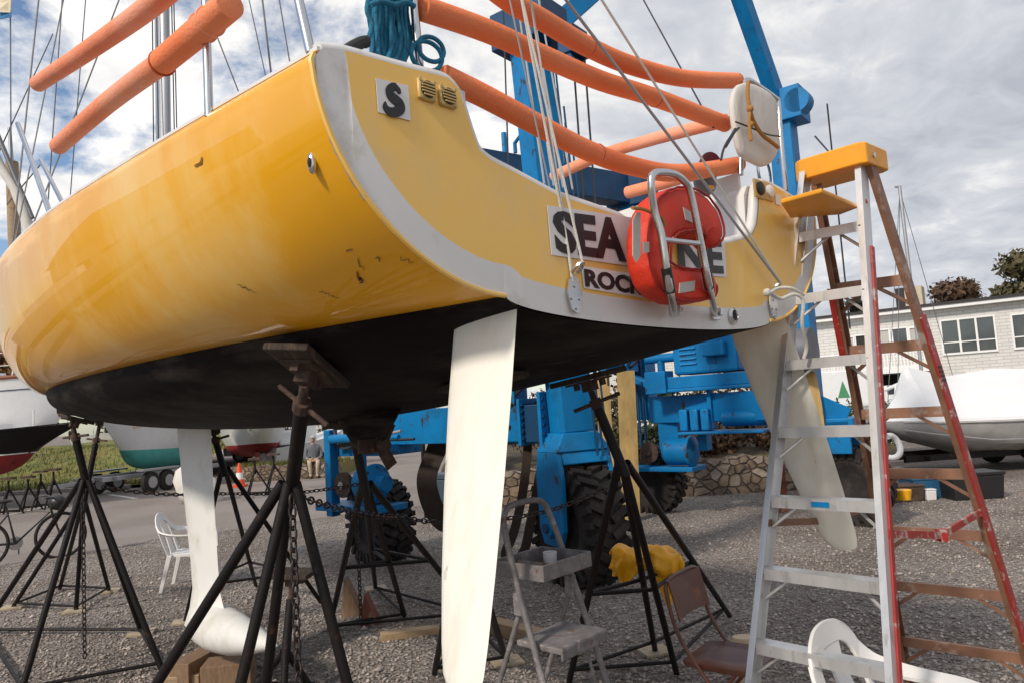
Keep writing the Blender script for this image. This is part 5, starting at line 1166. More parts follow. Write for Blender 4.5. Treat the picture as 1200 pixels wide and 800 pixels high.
# red painted back flange of the front right rail
a, b = rail_at(*FR, .0), rail_at(*FR, 2.45); m = MB(); m.bar(a+bv_*.018+wv*.004, b+bv_*.022+wv*.004, .028, .007, wv); m.build('painted_edge', M_['ladred'], sl_, smooth=False)
for (a, b), s, nm in ((RL, 1, 'aluworn'), (RR, -1, 'aluworn')):
    r_ = channel(a, b, .06, .026, .004, wv*s, nm, 'rear_rail', sl_)
    m = MB(); m.box(a+wv*s*.012+Z*.03, (.045, .07, .06), (wv, bv_, Z)); bevel(m.build('rubber_foot', M_['black'], r_), .006)
m = MB(); a, b = rail_at(*RR, .02), rail_at(*RR, 2.15); m.bar(a+wv*.006-bv_*0, b+wv*.006, .058, .010, wv); m.build('painted_edge', M_['ladred'], sl_, smooth=False)
m = MB(); a, b = rail_at(*RL, 1.95), rail_at(*RL, 2.32); m.bar(a-bv_*.034, b-bv_*.034, .03, .006, bv_); m.build('painted_edge', M_['ladred'], sl_, smooth=False)
def pz(p): q = np.array(p)-C0; return (600+F*(q@CR)/(q@CF), 400-F*(q@CU)/(q@CF))
def zfor(rail, ypx):
    lo, hi = 0, 2.9
    for _ in range(40):
        md = (lo+hi)/2
        if pz(rail_at(*rail, md))[1] > ypx: lo = md
        else: hi = md
    return lo
Lz = [zfor(FL, y) for y in (275, 346, 424, 501, 579, 662, 749)]; d_ = (Lz[0]-Lz[-1])/6; zs = [Lz[0]-d_*i for i in range(9) if Lz[0]-d_*i > .1]
fd = nrm((FL[1]+FR[1]-FL[0]-FR[0]))
for i, z in enumerate(zs):
    a, b = rail_at(*FL, z), rail_at(*FR, z); m = MB(); x = nrm(b-a)
    o = bv_; pr = [(-.035, 0), (.045, 0), (.045, -.028), (.042, -.028), (.042, -.004), (-.032, -.004), (-.032, -.045), (-.035, -.045)]
    m.loft([[a+x*.004+o*p+Z*q for p, q in pr], [b-x*.004+o*p+Z*q for p, q in pr]]); stp = recalc(m.build('step', M_['alu'], sl_, smooth=False))
    m = MB()
    for q in (.05, .10): 
        for e, s in ((a, 1), (b, -1)): m.cyl(e-o*.036+Z*(-.022)+x*s*.02*1, e-o*.042+Z*(-.022)+x*s*.02, .006, 8)
    m.build('rivet', M_['steel'], stp)
    if i < 7:
        for e, s in ((a, 1), (b, -1)):
            m = MB(); q = e+x*s*.16-Z*.006+o*.03; m.cyl(q, rail_at(*(FL if s > 0 else FR), z-.13)+x*s*.02+o*.02, .007, 6); m.build('step_brace', M_['alu'], sl_)
for y in (327, 403, 481, 555, 628, 699, 773, 850):
    z = zfor(RR, y); a, b = rail_at(*RL, z), rail_at(*RR, z); x = nrm(b-a); m = MB(); m.box((a+b)/2+bv_*.004, (np.linalg.norm(b-a)-.01, .022, .05), (x, nrm(np.cross(Z, x)), Z)); m.build('rear_rung', M_['aluworn'], sl_, smooth=False)
    for e, s in ((a, 1), (b, -1)):
        m = MB(); m.bar(e+x*s*.14-Z*.02, rail_at(*(RL if s > 0 else RR), z-.12)+x*s*.015, .012, .016); m.build('rung_brace', M_['aluworn'], sl_, smooth=False)
# hinged spreaders: worn one left, red one right
for (fr, rr_, m_, za, zb2, sagz) in ((FL, RL, 'aluworn', zfor(FL, 612), zfor(RL, 592), -.035), (FR, RR, 'ladred', zfor(FR, 625), zfor(RR, 598), -.06)):
    a, b = rail_at(*fr, za), rail_at(*rr_, zb2); md = (a+b)/2+Z*sagz
    m = MB(); m.bar(a, md, .012, .03, Z); m.bar(md, b, .012, .03, Z); m.box(md, (.03, .045, .05)); s_ = m.build('spreader', M_[m_], sl_, smooth=False)
# tool hanger label on the step
# yellow top cap and folding shelf
def frame4(pts, z0): return pts
ta, tb, tc_, td = rail_at(*FL, 2.86), rail_at(*FR, 2.86), rail_at(*RR, 2.82), rail_at(*RL, 2.80)
cc = (ta+tb)/2+bv_*.06+Z*.03; hw = np.linalg.norm(tb-ta)/2+.035
m = MB(); o2 = [(-hw, -.085), (-hw+.03, -.105), (hw-.03, -.105), (hw, -.085), (hw, .14), (hw-.03, .16), (-hw+.03, .16), (-hw, .14)]
m.loft([[cc+wv*x*1.0+bv_*y+Z*z for x, y in o2] for z in (-.055, .035)]+[[cc+wv*x*.97+bv_*y*.95+Z*.045 for x, y in o2]])
cap = bevel(recalc(m.build('top_cap', M_['capyel'], sl_, smooth=False)), .006)
m = MB(); m.cyl(cc-bv_*.02+Z*.0455, cc-bv_*.02+Z*.048, .045, 20); m.cyl(cc+wv*.1-bv_*.03+Z*.0455, cc+wv*.1-bv_*.03+Z*.048, .02, 16); m.box(cc-wv*.12+Z*.047, (.05, .12, .004), (wv, bv_, Z)); m.build('tool_slot', M_['dark'], cap, smooth=False)
m = MB(); m.cyl(cc+wv*(hw+.001)-bv_*.02-Z*.01, cc+wv*(hw+.008)-bv_*.02-Z*.01, .012, 10); m.build('cap_bolt', M_['steel'], cap)
zsx = zs[0]+.065; a, b = rail_at(*FL, zsx), rail_at(*FR, zsx)
sh = [a-wv*.06-bv_*.01, a-wv*.02-bv_*.26, a+wv*.02-bv_*.30, b-wv*.05-bv_*.28, b-wv*.04-bv_*.02]
sh = [at(915, 240, 3.05), at(924, 253, 2.85), at(935, 262, 2.80), at(983, 252, 2.80), at(1005, 243, 3.0), at(961, 229, 3.25)]
zc = np.mean([p[2] for p in sh])
sh = [np.array([p[0], p[1], zsx+ .0*p[2]]) for p in [gnd(*q, z=zsx) for q in ((915, 239), (926, 256), (985, 252), (1006, 244), (963, 226))]]
m = MB(); m.loft([sh, [p+Z*.02 for p in sh]]); shf = bevel(recalc(m.build('folding_shelf', M_['capyel'], sl_, smooth=False)), .006)
m = MB(); q = (sh[3]+Z*.01); m.bar(q, rail_at(*FR, zsx+.03), .012, .02); m.build('shelf_bracket', M_['ladred'], shf, smooth=False); m = MB(); m.bar(sh[1]+wv*.05+Z*-.005, rail_at(*FL, zsx-.06), .012, .02); m.build('shelf_bracket', M_['alu'], shf, smooth=False)
# small sticker on a step, warning label on the rear rail
z = zs[4]; a, b = rail_at(*FL, z), rail_at(*FR, z); x = nrm(b-a); m = MB(); q = a+x*.24-bv_*.0365-Z*.022; m.box(q, (.075, .002, .022), (x, bv_, Z)); m.build('step_sticker', M_['blue'], sl_, smooth=False)
m = MB()
for k in range(4): q = rail_at(*RR, zfor(RR, 430+k*5)); m.box(q+wv*.013-bv_*.0, (.004, .04, .012), (wv, bv_, Z))
m.build('rail_sticker', M_['hosebk'], sl_, smooth=False)

# folding three-step stool
so_ = np.array([.04, 3.56, 0]); sw = nrm((.66, .75, 0)); sf = nrm((.75, -.66, 0))
st_ = thing('step_stool', 'paint spattered folding step stool with tray between near rudder and lift tyre', 'step stool', so_)
def sp3(w, f, z): return so_+sw*w+sf*f+Z*z
hand = [sp3(-.215, .40, 0), sp3(-.205, .20, .62), sp3(-.19, .06, 1.05), sp3(-.17, -.02, 1.30), sp3(-.14, -.035, 1.37), sp3(-.08, -.04, 1.395), sp3(.08, -.04, 1.395), sp3(.14, -.035, 1.37), sp3(.17, -.02, 1.30), sp3(.19, .06, 1.05), sp3(.205, .20, .62), sp3(.215, .40, 0)]
m = MB(); m.tube(crom(hand, 6), .0145, 10); m.build('frame', M_['stool'], st_, ang=60)
for s in (-1, 1):
    m = MB(); m.cyl(sp3(.18*s, .07, .98), sp3(.20*s, -.36, 0), .012, 10); m.build('leg', M_['stool'], st_)
    m = MB(); m.cyl(sp3(.172*s, .10, .84), sp3(.20*s, .30, .06), .008, 8); m.build('stay', M_['stool'], st_)
    m = MB(); m.box(sp3(.187*s, .06, .98), (.035, .05, .10), (sw, sf, Z)); bevel(m.build('hinge_bracket', M_['stool'], st_), .006)
m = MB(); m.cyl(sp3(-.19, -.25, .25), sp3(.19, -.25, .25), .009, 8); m.build('brace', M_['stool'], st_)
for z, f in ((.80, .14), (.53, .24), (.27, .33)):
    w2 = .165+.02*(1-z); pr = [(-.13, .0), (-.125, .018), (.115, .022), (.13, .012), (.132, -.03), (.12, -.032), (.118, .0)]
    m = MB(); m.box(sp3(0, f, z), (2*w2, .26, .028), (sw, sf, Z)); m.box(sp3(0, f+.125, z-.015), (2*w2, .012, .05), (sw, sf, Z)); bevel(m.build('step', M_['stool'], st_, smooth=False), .008)
tz = 1.09; m = MB()
m.box(sp3(0, .05, tz), (.36, .30, .012), (sw, sf, Z)); m.box(sp3(0, .195, tz+.03), (.36, .014, .07), (sw, sf, Z)); m.box(sp3(0, -.095, tz+.03), (.36, .014, .07), (sw, sf, Z))
for s in (-1, 1): m.box(sp3(s*.175, .05, tz+.03), (.014, .29, .07), (sw, sf, Z))
m.box(sp3(-.02, .05, tz+.02), (.01, .27, .035), (sw, sf, Z)); tray = bevel(m.build('tray', M_['stool'], st_, smooth=False), .004)
m = MB(); m.lathe(sp3(.07, .04, tz+.007), Z, [(.03, 0), (.034, .06), (.03, .062), (.027, .01), (.005, .008)], 16); tag(m.build('paint_cup', M_['sticker']), 'small white paint cup standing in the stool tray', 'cup')

# ================================================================== CHAIRS
ch_ = gnd(854, 766, .44); cf = nrm((.80, -.60, 0)); cw = np.array([-cf[1], cf[0], 0])
fc = thing('folding_chair', 'rusty brown metal folding chair in front of the jack stand', 'chair', (ch_[0], ch_[1], 0))
def cp(f, w, z): return np.array([ch_[0], ch_[1], 0])+cf*f+cw*w+Z*z
for s in (-1, 1):
    m = MB(); m.tube(crom([cp(-.24, .20*s, .84), cp(-.235, .215*s, .78), cp(-.17, .215*s, .55), cp(.05, .215*s, .24), cp(.21, .215*s, .01)], 6), .011, 10); m.build('front_leg', M_['brown'], fc, ang=60)
    m = MB(); m.tube([cp(.13, .185*s, .44), cp(-.06, .19*s, .20), cp(-.22, .195*s, .01)], .0105, 10); m.build('rear_leg', M_['brown'], fc, ang=60)
m = MB(); m.tube(crom([cp(-.24, -.20, .84), cp(-.238, -.12, .86), cp(-.238, .12, .86), cp(-.24, .20, .84)], 5), .011, 10); m.build('top_rail', M_['brown'], fc, ang=60)
m = MB(); R = []
for w in np.linspace(-.205, .205, 11):
    bo = -.035*(1-(w/.205)**2); R.append([cp(-.232+bo, w, .852), cp(-.222+bo, w, .852), cp(-.170+bo, w, .64), cp(-.180+bo, w, .64)])
m.loft(R); bevel(recalc(m.build('backrest', M_['brown'], fc, ang=50)), .003)
m = MB(); ol = []
for f, w in ((-.19, -.17), (-.19, .17), (-.10, .2), (.14, .205), (.20, .18), (.215, .10), (.215, -.10), (.20, -.18), (.14, -.205), (-.10, -.2)): ol.append((f, w))
m.loft([[cp(f*.97, w*.97, .405) for f, w in ol], [cp(f, w, .418) for f, w in ol], [cp(f, w, .435) for f, w in ol], [cp(f*.94, w*.94, .445) for f, w in ol], [cp(f*.5, w*.5, .437) for f, w in ol]]); recalc(m.build('seat', M_['brown'], fc, ang=50))
for f, z in ((.12, .13), (-.13, .11)):
    m = MB(); m.cyl(cp(f, -.2, z), cp(f, .2, z), .008, 8); m.build('stretcher', M_['brown'], fc)
# paper bag / cloth under the chair
m = MB(); c = gnd(876, 800); m.loft([[c+np.array([.09*math.cos(a)*s, .07*math.sin(a)*s, z]) for a in np.linspace(0, 6.28, 11)[:-1]] for z, s in ((0, 1), (.12, 1.05), (.24, .95), (.29, .8))]); tag(recalc(m.build('paper_bag', M_['tancover'], ang=30)), 'crumpled tan paper bag under the brown folding chair', 'bag')

def garden_chair(label, loc, rz):
    t = thing('garden_chair', label, 'chair', loc, 'white plastic garden chairs'); b = np.array(loc, float)
    c, s = math.cos(rz), math.sin(rz)
    def X(p): return b+np.array([p[0]*c-p[1]*s, p[0]*s+p[1]*c, p[2]])      # x forward, y left
    m = MB(X); ol = [(-.20, -.19), (-.20, .19), (.05, .235), (.21, .235), (.245, .20), (.25, 0), (.245, -.20), (.21, -.235), (.05, -.235)]
    m.loft([[np.array([a, q, .385]) for a, q in ol], [np.array([a, q, .41]) for a, q in ol], [np.array([a*.9, q*.9, .415]) for a, q in ol], [np.array([a*.4, q*.4, .400]) for a, q in ol]]); recalc(m.build('seat', M_['plastic'], t, ang=50))
    # back: rim swept round, centre splat, side splats
    def rib(pts, w, th): 
        P = crom(pts, 6); m = MB(X); R = []
        for i, p in enumerate(P):
            d = nrm(P[min(i+1, len(P)-1)]-P[max(i-1, 0)]); o = nrm(np.cross(d, (1, 0, .25))); n = np.cross(d, o); ww = w if np.isscalar(w) else np.interp(i/(len(P)-1), np.linspace(0, 1, len(w)), w)
            R.append([p+o*ww/2+n*th/2, p-o*ww/2+n*th/2, p-o*ww/2-n*th/2, p+o*ww/2-n*th/2])
        m.loft(R); return m
    m = rib([(-.19, -.19, .40), (-.25, -.205, .58), (-.305, -.19, .74), (-.33, -.11, .815), (-.337, 0, .83), (-.33, .11, .815), (-.305, .19, .74), (-.25, .205, .58), (-.19, .19, .40)], [.07, .07, .075, .085, .095, .085, .075, .07, .07], .016); bevel(recalc(m.build('back_rim', M_['plastic'], t, ang=60)), .004)
    m = rib([(-.195, 0, .40), (-.25, 0, .58), (-.30, 0, .70), (-.33, 0, .80)], [.17, .12, .10, .17], .012); recalc(m.build('back_splat', M_['plastic'], t, ang=60))
    for q in (-1, 1):
        m = rib([(-.31, .19*q, .74), (-.25, .245*q, .665), (-.12, .275*q, .635), (.08, .285*q, .63), (.19, .28*q, .62), (.235, .27*q, .575), (.24, .26*q, .46), (.245, .25*q, .40)], [.07, .075, .08, .085, .09, .085, .07, .065], .016); recalc(m.build('armrest', M_['plastic'], t, ang=60))
        for x, lx, ly in ((.21, .27, .265), (-.17, -.27, .235)):
            m = MB(X); m.loft([[np.array([x+dx*.055, q*.215+dy*.04, .41]) for dx, dy in ((-.5, -.5), (.5, -.5), (.5, .5), (-.5, .5))], [np.array([lx+dx*.04, q*ly+dy*.034, 0]) for dx, dy in ((-.5, -.5), (.5, -.5), (.5, .5), (-.5, .5))]]); bevel(recalc(m.build('leg', M_['plastic'], t, smooth=False)), .006)
    return t
q = gnd(205, 690); garden_chair('small looking white garden chair standing left of the bulb keel', (q[0]+.15, q[1]+.1, 0), .15)
q = gnd(970, 744, .82)+0.33*np.array([math.cos(-.8), math.sin(-.8), 0]); garden_chair('white garden chair standing under the tall step ladder', (q[0], q[1], 0), -.8)
# yellow oilskins on the stand
oa, ob_ = at(716, 652, 5.05), at(800, 657, 4.95); od = nrm(ob_-oa); on_ = nrm(np.cross(od, Z)); on_ = on_ if on_[1] < 0 else -on_; ow = np.linalg.norm(ob_-oa)
rr = np.random.default_rng(3); NU, NV = 46, 40; vs = []
for iu in range(NU):
    u = iu/(NU-1); drop = .085+.03*math.sin(u*9)+(.17*math.exp(-((u-.80)/.13)**2))+.05*math.exp(-((u-.12)/.1)**2); back = .10+.03*math.sin(u*7+1)
    top = .055+.05*math.sin(math.pi*u)**.5*(1+.35*math.sin(u*11+.5)); bulge = .05+.075*math.sin(math.pi*min(1, u*1.02))**.6
    for iv in range(NV):
        v = iv/(NV-1)
        if v < .3: q = v/.3; f, z = -bulge*.9*math.sin(q*1.57+.0)-.0, -back+(back+top*.5)*q
        elif v < .6: q = (v-.3)/.3; f, z = -bulge*.9+bulge*2*q, top*.5+(top*.55)*math.sin(math.pi*q)-.045*math.exp(-((q-.45)/.18)**2)
        else: q = (v-.6)/.4; f, z = bulge*1.1*(1-.45*q*q), top*.5-(top*.5+drop)*q
        k = min(1, abs(v-.45)*2.4); fo = .017*math.sin(u*31+3*v+2*math.sin(u*7))*k+.010*math.sin(u*53+9*v)*k+.012*math.sin(v*24+u*12)
        p = oa+od*(u*ow+.012*math.sin(v*13+u*5)+.02*(q-.5)*math.sin(u*6.28))+on_*(f+fo)+Z*(z+.012*math.sin(u*19+v*14)+.006*rr.normal()*0); vs.append(p)
m = MB(); m.add(vs, [(a*NV+b, a*NV+b+1, (a+1)*NV+b+1, (a+1)*NV+b) for a in range(NU-1) for b in range(NV-1)])
o = m.build('oilskin_bundle', M_['oilskin'], ang=80); sm = o.modifiers.new('s', 'SOLIDIFY'); sm.thickness = .006; sm = o.modifiers.new('s2', 'SUBSURF'); sm.levels = sm.render_levels = 1
tag(o, 'bright yellow oilskin jacket draped over the jack stand brace', 'jacket')

# ================================================================== OTHER BOATS IN THE YARD
def simple_hull(root, X, L, B, sheer, wl, keel, m_top, m_bot, transom=.75, stem_rake=.12, n=22, flare=.75, stripe=None):
    """x from stern (0) to bow (L); sheer(x), wl(x), keel(x) give heights"""
    def hb(u): return B/2*(transom+(1-transom)*math.sin(min(1, u/.45)*math.pi/2)) if u < .45 else B/2*max(.0, 1-((u-.45)/.55)**2.1)
    us = np.linspace(0, 1, n)
    def top(u, s, f):   # f 0 at waterline, 1 at sheer
        w = hb(u)*(flare+(1-flare)*f**.8)*(1 if u < .999 else .02); x = L*u*(1-stem_rake*(1-f)*u**3); z = wl(u)+(sheer(u)-wl(u))*f; return np.array([x, s*w, z])
    def bot(u, a):
        w = hb(u)*flare*math.sin(a)*(1 if u < .999 else .02); x = L*u*(1-stem_rake*u**3*(1+.3*math.cos(a))); return np.array([x, w, wl(u)-(wl(u)-keel(u))*abs(math.cos(a))**.9])
    m = MB(X); fs = np.linspace(0, 1, 8)
    R = [[top(u, 1, f) for f in fs[::-1]]+[np.array([top(u, 1, 0)[0], top(u, 1, 0)[1]*.999, wl(u)])]+[top(u, -1, 0)]+[top(u, -1, f) for f in fs] for u in us]
    for s in (1, -1): m.loft([[top(u, s, f) for f in fs] for u in us], False, False, closed=False)
    m.add([top(0, 1, f) for f in fs]+[top(0, -1, f) for f in fs[::-1]], [tuple(range(16))])
    h = recalc(m.build('hull', M_[m_top], root, ang=50))
    m = MB(X); A = np.linspace(-math.pi/2, math.pi/2, 15); m.loft([[bot(u, a) for a in A] for u in us], True, False, closed=False); recalc(m.build('hull_bottom', M_[m_bot], root, ang=50))
    m = MB(X); m.loft([[top(u, s*1.0, 1)*np.array([1, abs(s), 1])+np.array([0, 0, -.03+.05*(1-abs(s))]) for s in np.linspace(-1, 1, 5)] for u in us], False, False, closed=False); recalc(m.build('deck', M_['hullwhite'], root, ang=50))
    m = MB(X)
    for s in (1, -1): m.tube([top(u, s, 1)+np.array([0, 0, .02]) for u in us], .03, 6)
    return top, hb
def xf(base, rz, z=0): 
    b = np.array(base, float); c, s = math.cos(rz), math.sin(rz)
    return lambda p: b+np.array([p[0]*c-p[1]*s, p[0]*s+p[1]*c, p[2]+z])
def rod(m, X, pts, r): m.tube([X(p) for p in pts], r, 6)
def part_tube(name, pts, r, m_, root, X, n=8):
    m = MB(X); m.tube(pts, r, n); return m.build(name, M_[m_], root, ang=60)
# white yacht, stern/bow overhang pointing right, at the left edge
e = at(104, 440, 20.5); rz = math.radians(-8); Lh = 10.5
base = np.array([e[0]-Lh*math.cos(rz), e[1]-Lh*math.sin(rz), 0])
wy = thing('white_yacht', 'white yacht with dark waterline and varnished rail at the left edge', 'sailboat', base); X = xf(base, rz)
z_s = lambda u: 3.15+.55*abs(u-.35)**1.6*2.0
top, hb_ = simple_hull(wy, X, Lh, 3.0, lambda u: 3.25+.28*u*u, lambda u: 1.84+.02*u, lambda u: 1.15+.30*max(0, (u-.5)/.5)**2, 'hullwhite', 'navy', .6, .115, flare=.93)
for s in (1, -1):
    m = MB(X); m.tube([top(u, s, 1)+np.array([0, 0, .04]) for u in np.linspace(0, .995, 22)], .055, 6, sq=1.0); m.build('rail', M_['varnish'], wy, ang=60)
    m = MB(X); m.tube([top(u, s, .80)+np.array([0, s*.004, 0]) for u in np.linspace(0, .985, 22)], .016, 5); m.build('cove_stripe', M_['navy'], wy, ang=60)
for u in (.55, .70, .84, .95):
    p = top(u, -1, 1); part_tube('stanchion', [p, p+np.array([.12, 0, .72])], .022, 'trim', wy, X)
for h in (.36, .70):
    m = MB(X); m.tube([top(u, -1, 1)+np.array([.12*h/.7, 0, h]) for u in (.55, .70, .84, .95)], .012, 5); m.build('lifeline', M_['trim'], wy)
m = MB(X); m.loft([[np.array([x, y, z]) for y, z in ((-.9, 3.1), (-.8, 3.75), (.8, 3.75), (.9, 3.1))] for x in (2.5, 7.2)]); recalc(m.build('cabin', M_['hullwhite'], wy, smooth=False))
part_tube('mast', [np.array([6.0, 0, 3.4]), np.array([5.9, 0, 15])], .09, 'alloy', wy, X)
m = MB(X); m.loft([[np.array([7.7, .55, 0])*0+np.array([5.4+.12*math.cos(a), .10*math.sin(a), 1.98]) for a in np.linspace(0, 6.28, 9)[:-1]], [np.array([5.4+.9*math.cos(a), .10*math.sin(a), .18]) for a in np.linspace(0, 6.28, 9)[:-1]]]); m.build('keel', M_['navy'], wy)
# rigging seen over the yellow sheer at the left edge: two furled sails on stays and a bare wooden mast
ax_ = lambda px, py, Y: at(px, py, Y)
m = MB(); m.tube([ax_(-10, 165, 15), ax_(18, 235, 15), ax_(42, 275, 15), ax_(52, 330, 15)], .075, 8); 
def world_part(name, pts, r, m_, root, n=8):
    m = MB(); m.tube(pts, r, n); return m.build(name, M_[m_], root, ang=60)
world_part('furled_sail', crom([ax_(-30, 130, 19), ax_(-2, 190, 19), ax_(22, 232, 19), ax_(36, 280, 19), ax_(44, 345, 19)], 4), [.12]*8+[.14]*9, 'canvas', wy)
world_part('boom', [ax_(-60, 20, 19), ax_(38, 256, 19)], .06, 'wire', wy)
world_part('mizzen_mast', [ax_(14, 190, 20), ax_(22, 420, 20)], .16, 'wood', wy); world_part('mast_head_fitting', [ax_(11, 150, 20), ax_(14, 192, 20)], .05, 'alloy', wy)
for (a, b) in (((12, -40), (13, 195)), ((75, -30), (52, 300)), ((62, 40), (-20, 220)), ((50, 190), (8, 240))):
    world_part('stay', [ax_(a[0], a[1], 19.5), ax_(b[0], b[1], 19.5)], .018, 'wire', wy, 5)
fl = thing('flag', 'small cream and blue flag flying at the top left corner', 'flag', at(6, 12, 19.4))
m = MB(); m.prism([at(13, -2, 19.4), at(-6, 1, 19.4), at(-4, 14, 19.3), at(12, 15, 19.4)], (0, .02, 0)); m.build('flag_cloth', M_['flag'], fl, smooth=False); m = MB(); m.prism([at(13, 15.2, 19.4), at(-4, 15.5, 19.4), at(-2, 23, 19.3), at(13, 20, 19.4)], (0, .02, 0)); m.build('flag_stripe', M_['flagblue'], fl, smooth=False)

# black boat with red bottom in front of it
e = at(101, 498, 18.6); rz = math.radians(-14); Lh = 7.5; base = np.array([e[0]-Lh*math.cos(rz), e[1]-Lh*math.sin(rz), 0])
bb_ = thing('black_boat', 'black hulled boat with red bottom below the white yacht', 'boat', base); X = xf(base, rz)
top, hb_ = simple_hull(bb_, X, Lh, 2.3, lambda u: 1.95+.22*u*u, lambda u: 1.34+.10*u, lambda u: .80+.42*max(0, (u-.45)/.55)**1.6, 'hullblack', 'hullred', .6, .24)
for s in (1, -1):
    m = MB(X); m.tube([top(u, s, .03)+np.array([0, s*.006, 0]) for u in np.linspace(0, .99, 20)], .022, 5); m.build('boot_stripe', M_['trim'], bb_, ang=60)
m = MB(X); m.loft([[np.array([x, y, z]) for y, z in ((-.65, 1.9), (-.55, 2.22), (.55, 2.22), (.65, 1.9))] for x in (2.0, 4.6)]); recalc(m.build('cabin', M_['hullwhite'], bb_, smooth=False))
for u in (.86, .95):
    p = top(u, -1, 1); part_tube('stanchion', [p, p+np.array([0, 0, .4])], .02, 'trim', bb_, X)
# small stands
def small_stand(label, p, h, group, s=1.0):
    p = np.array(p, float); t = thing('jack_stand', label, 'jack stand', p, group)
    for k in range(3):
        a = k*2.094+.4; m = MB(); f = p+np.array([.32*s*math.cos(a), .32*s*math.sin(a), 0]); m.cyl(p+Z*h*.75, f, .022, 8); m.build('leg', M_['stand'], t)
        f2 = p+np.array([.32*s*math.cos(a+2.094), .32*s*math.sin(a+2.094), 0]); m = MB(); m.cyl(f*.85+p*.15+Z*h*.11, f2*.85+p*.15+Z*h*.11, .014, 6); m.build('brace', M_['stand'], t)
    m = MB(); m.cyl(p+Z*h*.6, p+Z*(h-.05), .025, 8); m.build('post', M_['stand'], t)
    m = MB(); m.box(p+Z*h, (.28, .2, .05)); m.build('pad', M_['rustpad'], t, smooth=False)
    return t
for (px, py, h, lb_) in ((10, 606, .88, 'small stand at the very edge under the black boat'), (33, 601, .84, 'small stand under the middle of the red bottom'), (48, 599, .95, 'small stand between its two neighbours under the red bottom'), (63, 598, .98, 'small stand nearest the bow of the black boat')):
    q = gnd(px, py-3); small_stand(lb_, q, h, 'small stands under the black boat')
# motorboat with tan cover and teal bottom on a trailer
q = gnd(176, 573); rz = math.radians(252); base = np.array([q[0]+.62, q[1]+2.1, 0])
mo_ = thing('motorboat', 'white motorboat with tan canvas cover and teal bottom on a trailer', 'motorboat', base); X = xf(base, rz)
top, hb_ = simple_hull(mo_, X, 4.0, 1.65, lambda u: 1.85+.42*u*u, lambda u: 1.18+.10*u, lambda u: .62+.42*max(0, (u-.5)/.5)**2, 'hullwhite', 'hullteal', .85, .2)
for s in (1, -1):
    m = MB(X); m.tube([top(u, s, 1) for u in np.linspace(0, .99, 16)], .035, 6); m.build('rub_rail', M_['varnish'], mo_, ang=60)
m = MB(X); m.loft([[np.array([x, y*w, z]) for y, z in ((-1, 1.92), (-.85, h-.25), (0, h), (.85, h-.25), (1, 1.92))] for x, w, h in ((.1, .80, 2.3), (1.0, .88, 2.75), (2.1, .80, 2.6), (3.2, .5, 2.25))]); recalc(m.build('canvas_cover', M_['tancover'], mo_, ang=40))
m = MB(X); m.loft([[np.array([x, y, z]) for y, z in ((-.7, 2.1), (-.55, h), (.55, h), (.7, 2.1))] for x, h in ((.2, 2.9), (.9, 2.8))]); recalc(m.build('windscreen', M_['varnish'], mo_, smooth=False))
trl = thing('boat_trailer', 'galvanised boat trailer with twin wheels under the teal motorboat', 'trailer', base)
for s in (-1, 1):
    m = MB(X); m.bar((-.3, s*.75, .52), (4.4, s*.5, .52), .08, .12); m.build('frame_rail', M_['alloy'], trl, smooth=False)
    for x in (2.5, 3.15):
        m = MB(X); m.lathe((x, s*1.0, .31), (0, 1, 0), [(.05, -.1), (.2, -.1), (.31, -.06), (.31, .06), (.2, .1), (.05, .1)], 20); w_ = m.build('wheel', M_['tyre'], trl); m = MB(X); m.cyl((x, s*1.0-.11, .31), (x, s*1.0+.11, .31), .17, 14); m.build('rim', M_['alloy'], w_)
    m = MB(X); m.box((2.82, s*1.0, .68), (1.4, .26, .05)); m.build('mudguard', M_['alloy'], trl, smooth=False)
for x in (-.2, 2, 4): m = MB(X); m.box((x, 0, .53), (.09, 1.4, .09)); m.build('cross_member', M_['alloy'], trl, smooth=False)
m = MB(X); m.bar((4.2, 0, .5), (5.6, 0, .45), .09, .1); m.build('drawbar', M_['alloy'], trl, smooth=False)
# little open skiffs with an outboard behind
q = gnd(118, 548); base = q+np.array([-2.5, 2.0, .7]); X = xf(base, .2); sk = thing('open_skiff', 'grey open skiff with black outboard beyond the bow of the yellow boat', 'boat', base)
top, hb_ = simple_hull(sk, X, 4.6, 1.8, lambda u: 1.05+.25*u*u, lambda u: .5+.1*u, lambda u: .2+.3*max(0, u-.6), 'hullwhite', 'hullwhite', .85, .15)
m = MB(X); m.loft([[np.array([x, y, z]) for x, y in ((-.3, -.17), (.02, -.17), (.02, .17), (-.3, .17))] for z in (.85, 1.35)]); bevel(recalc(m.build('outboard', M_['black'], sk, smooth=False)), .06); m = MB(X); m.box((-.15, 0, .55), (.14, .08, .7)); m.build('outboard_leg', M_['black'], sk, smooth=False)
for x in (1.2, 2.6): m = MB(X); m.tube(crom([np.array([x, -.8, 1.0]), np.array([x, -.75, 1.5]), np.array([x, 0, 1.62]), np.array([x, .75, 1.5]), np.array([x, .8, 1.0])], 4), .02, 6); m.build('grab_rail', M_['steel'], sk)
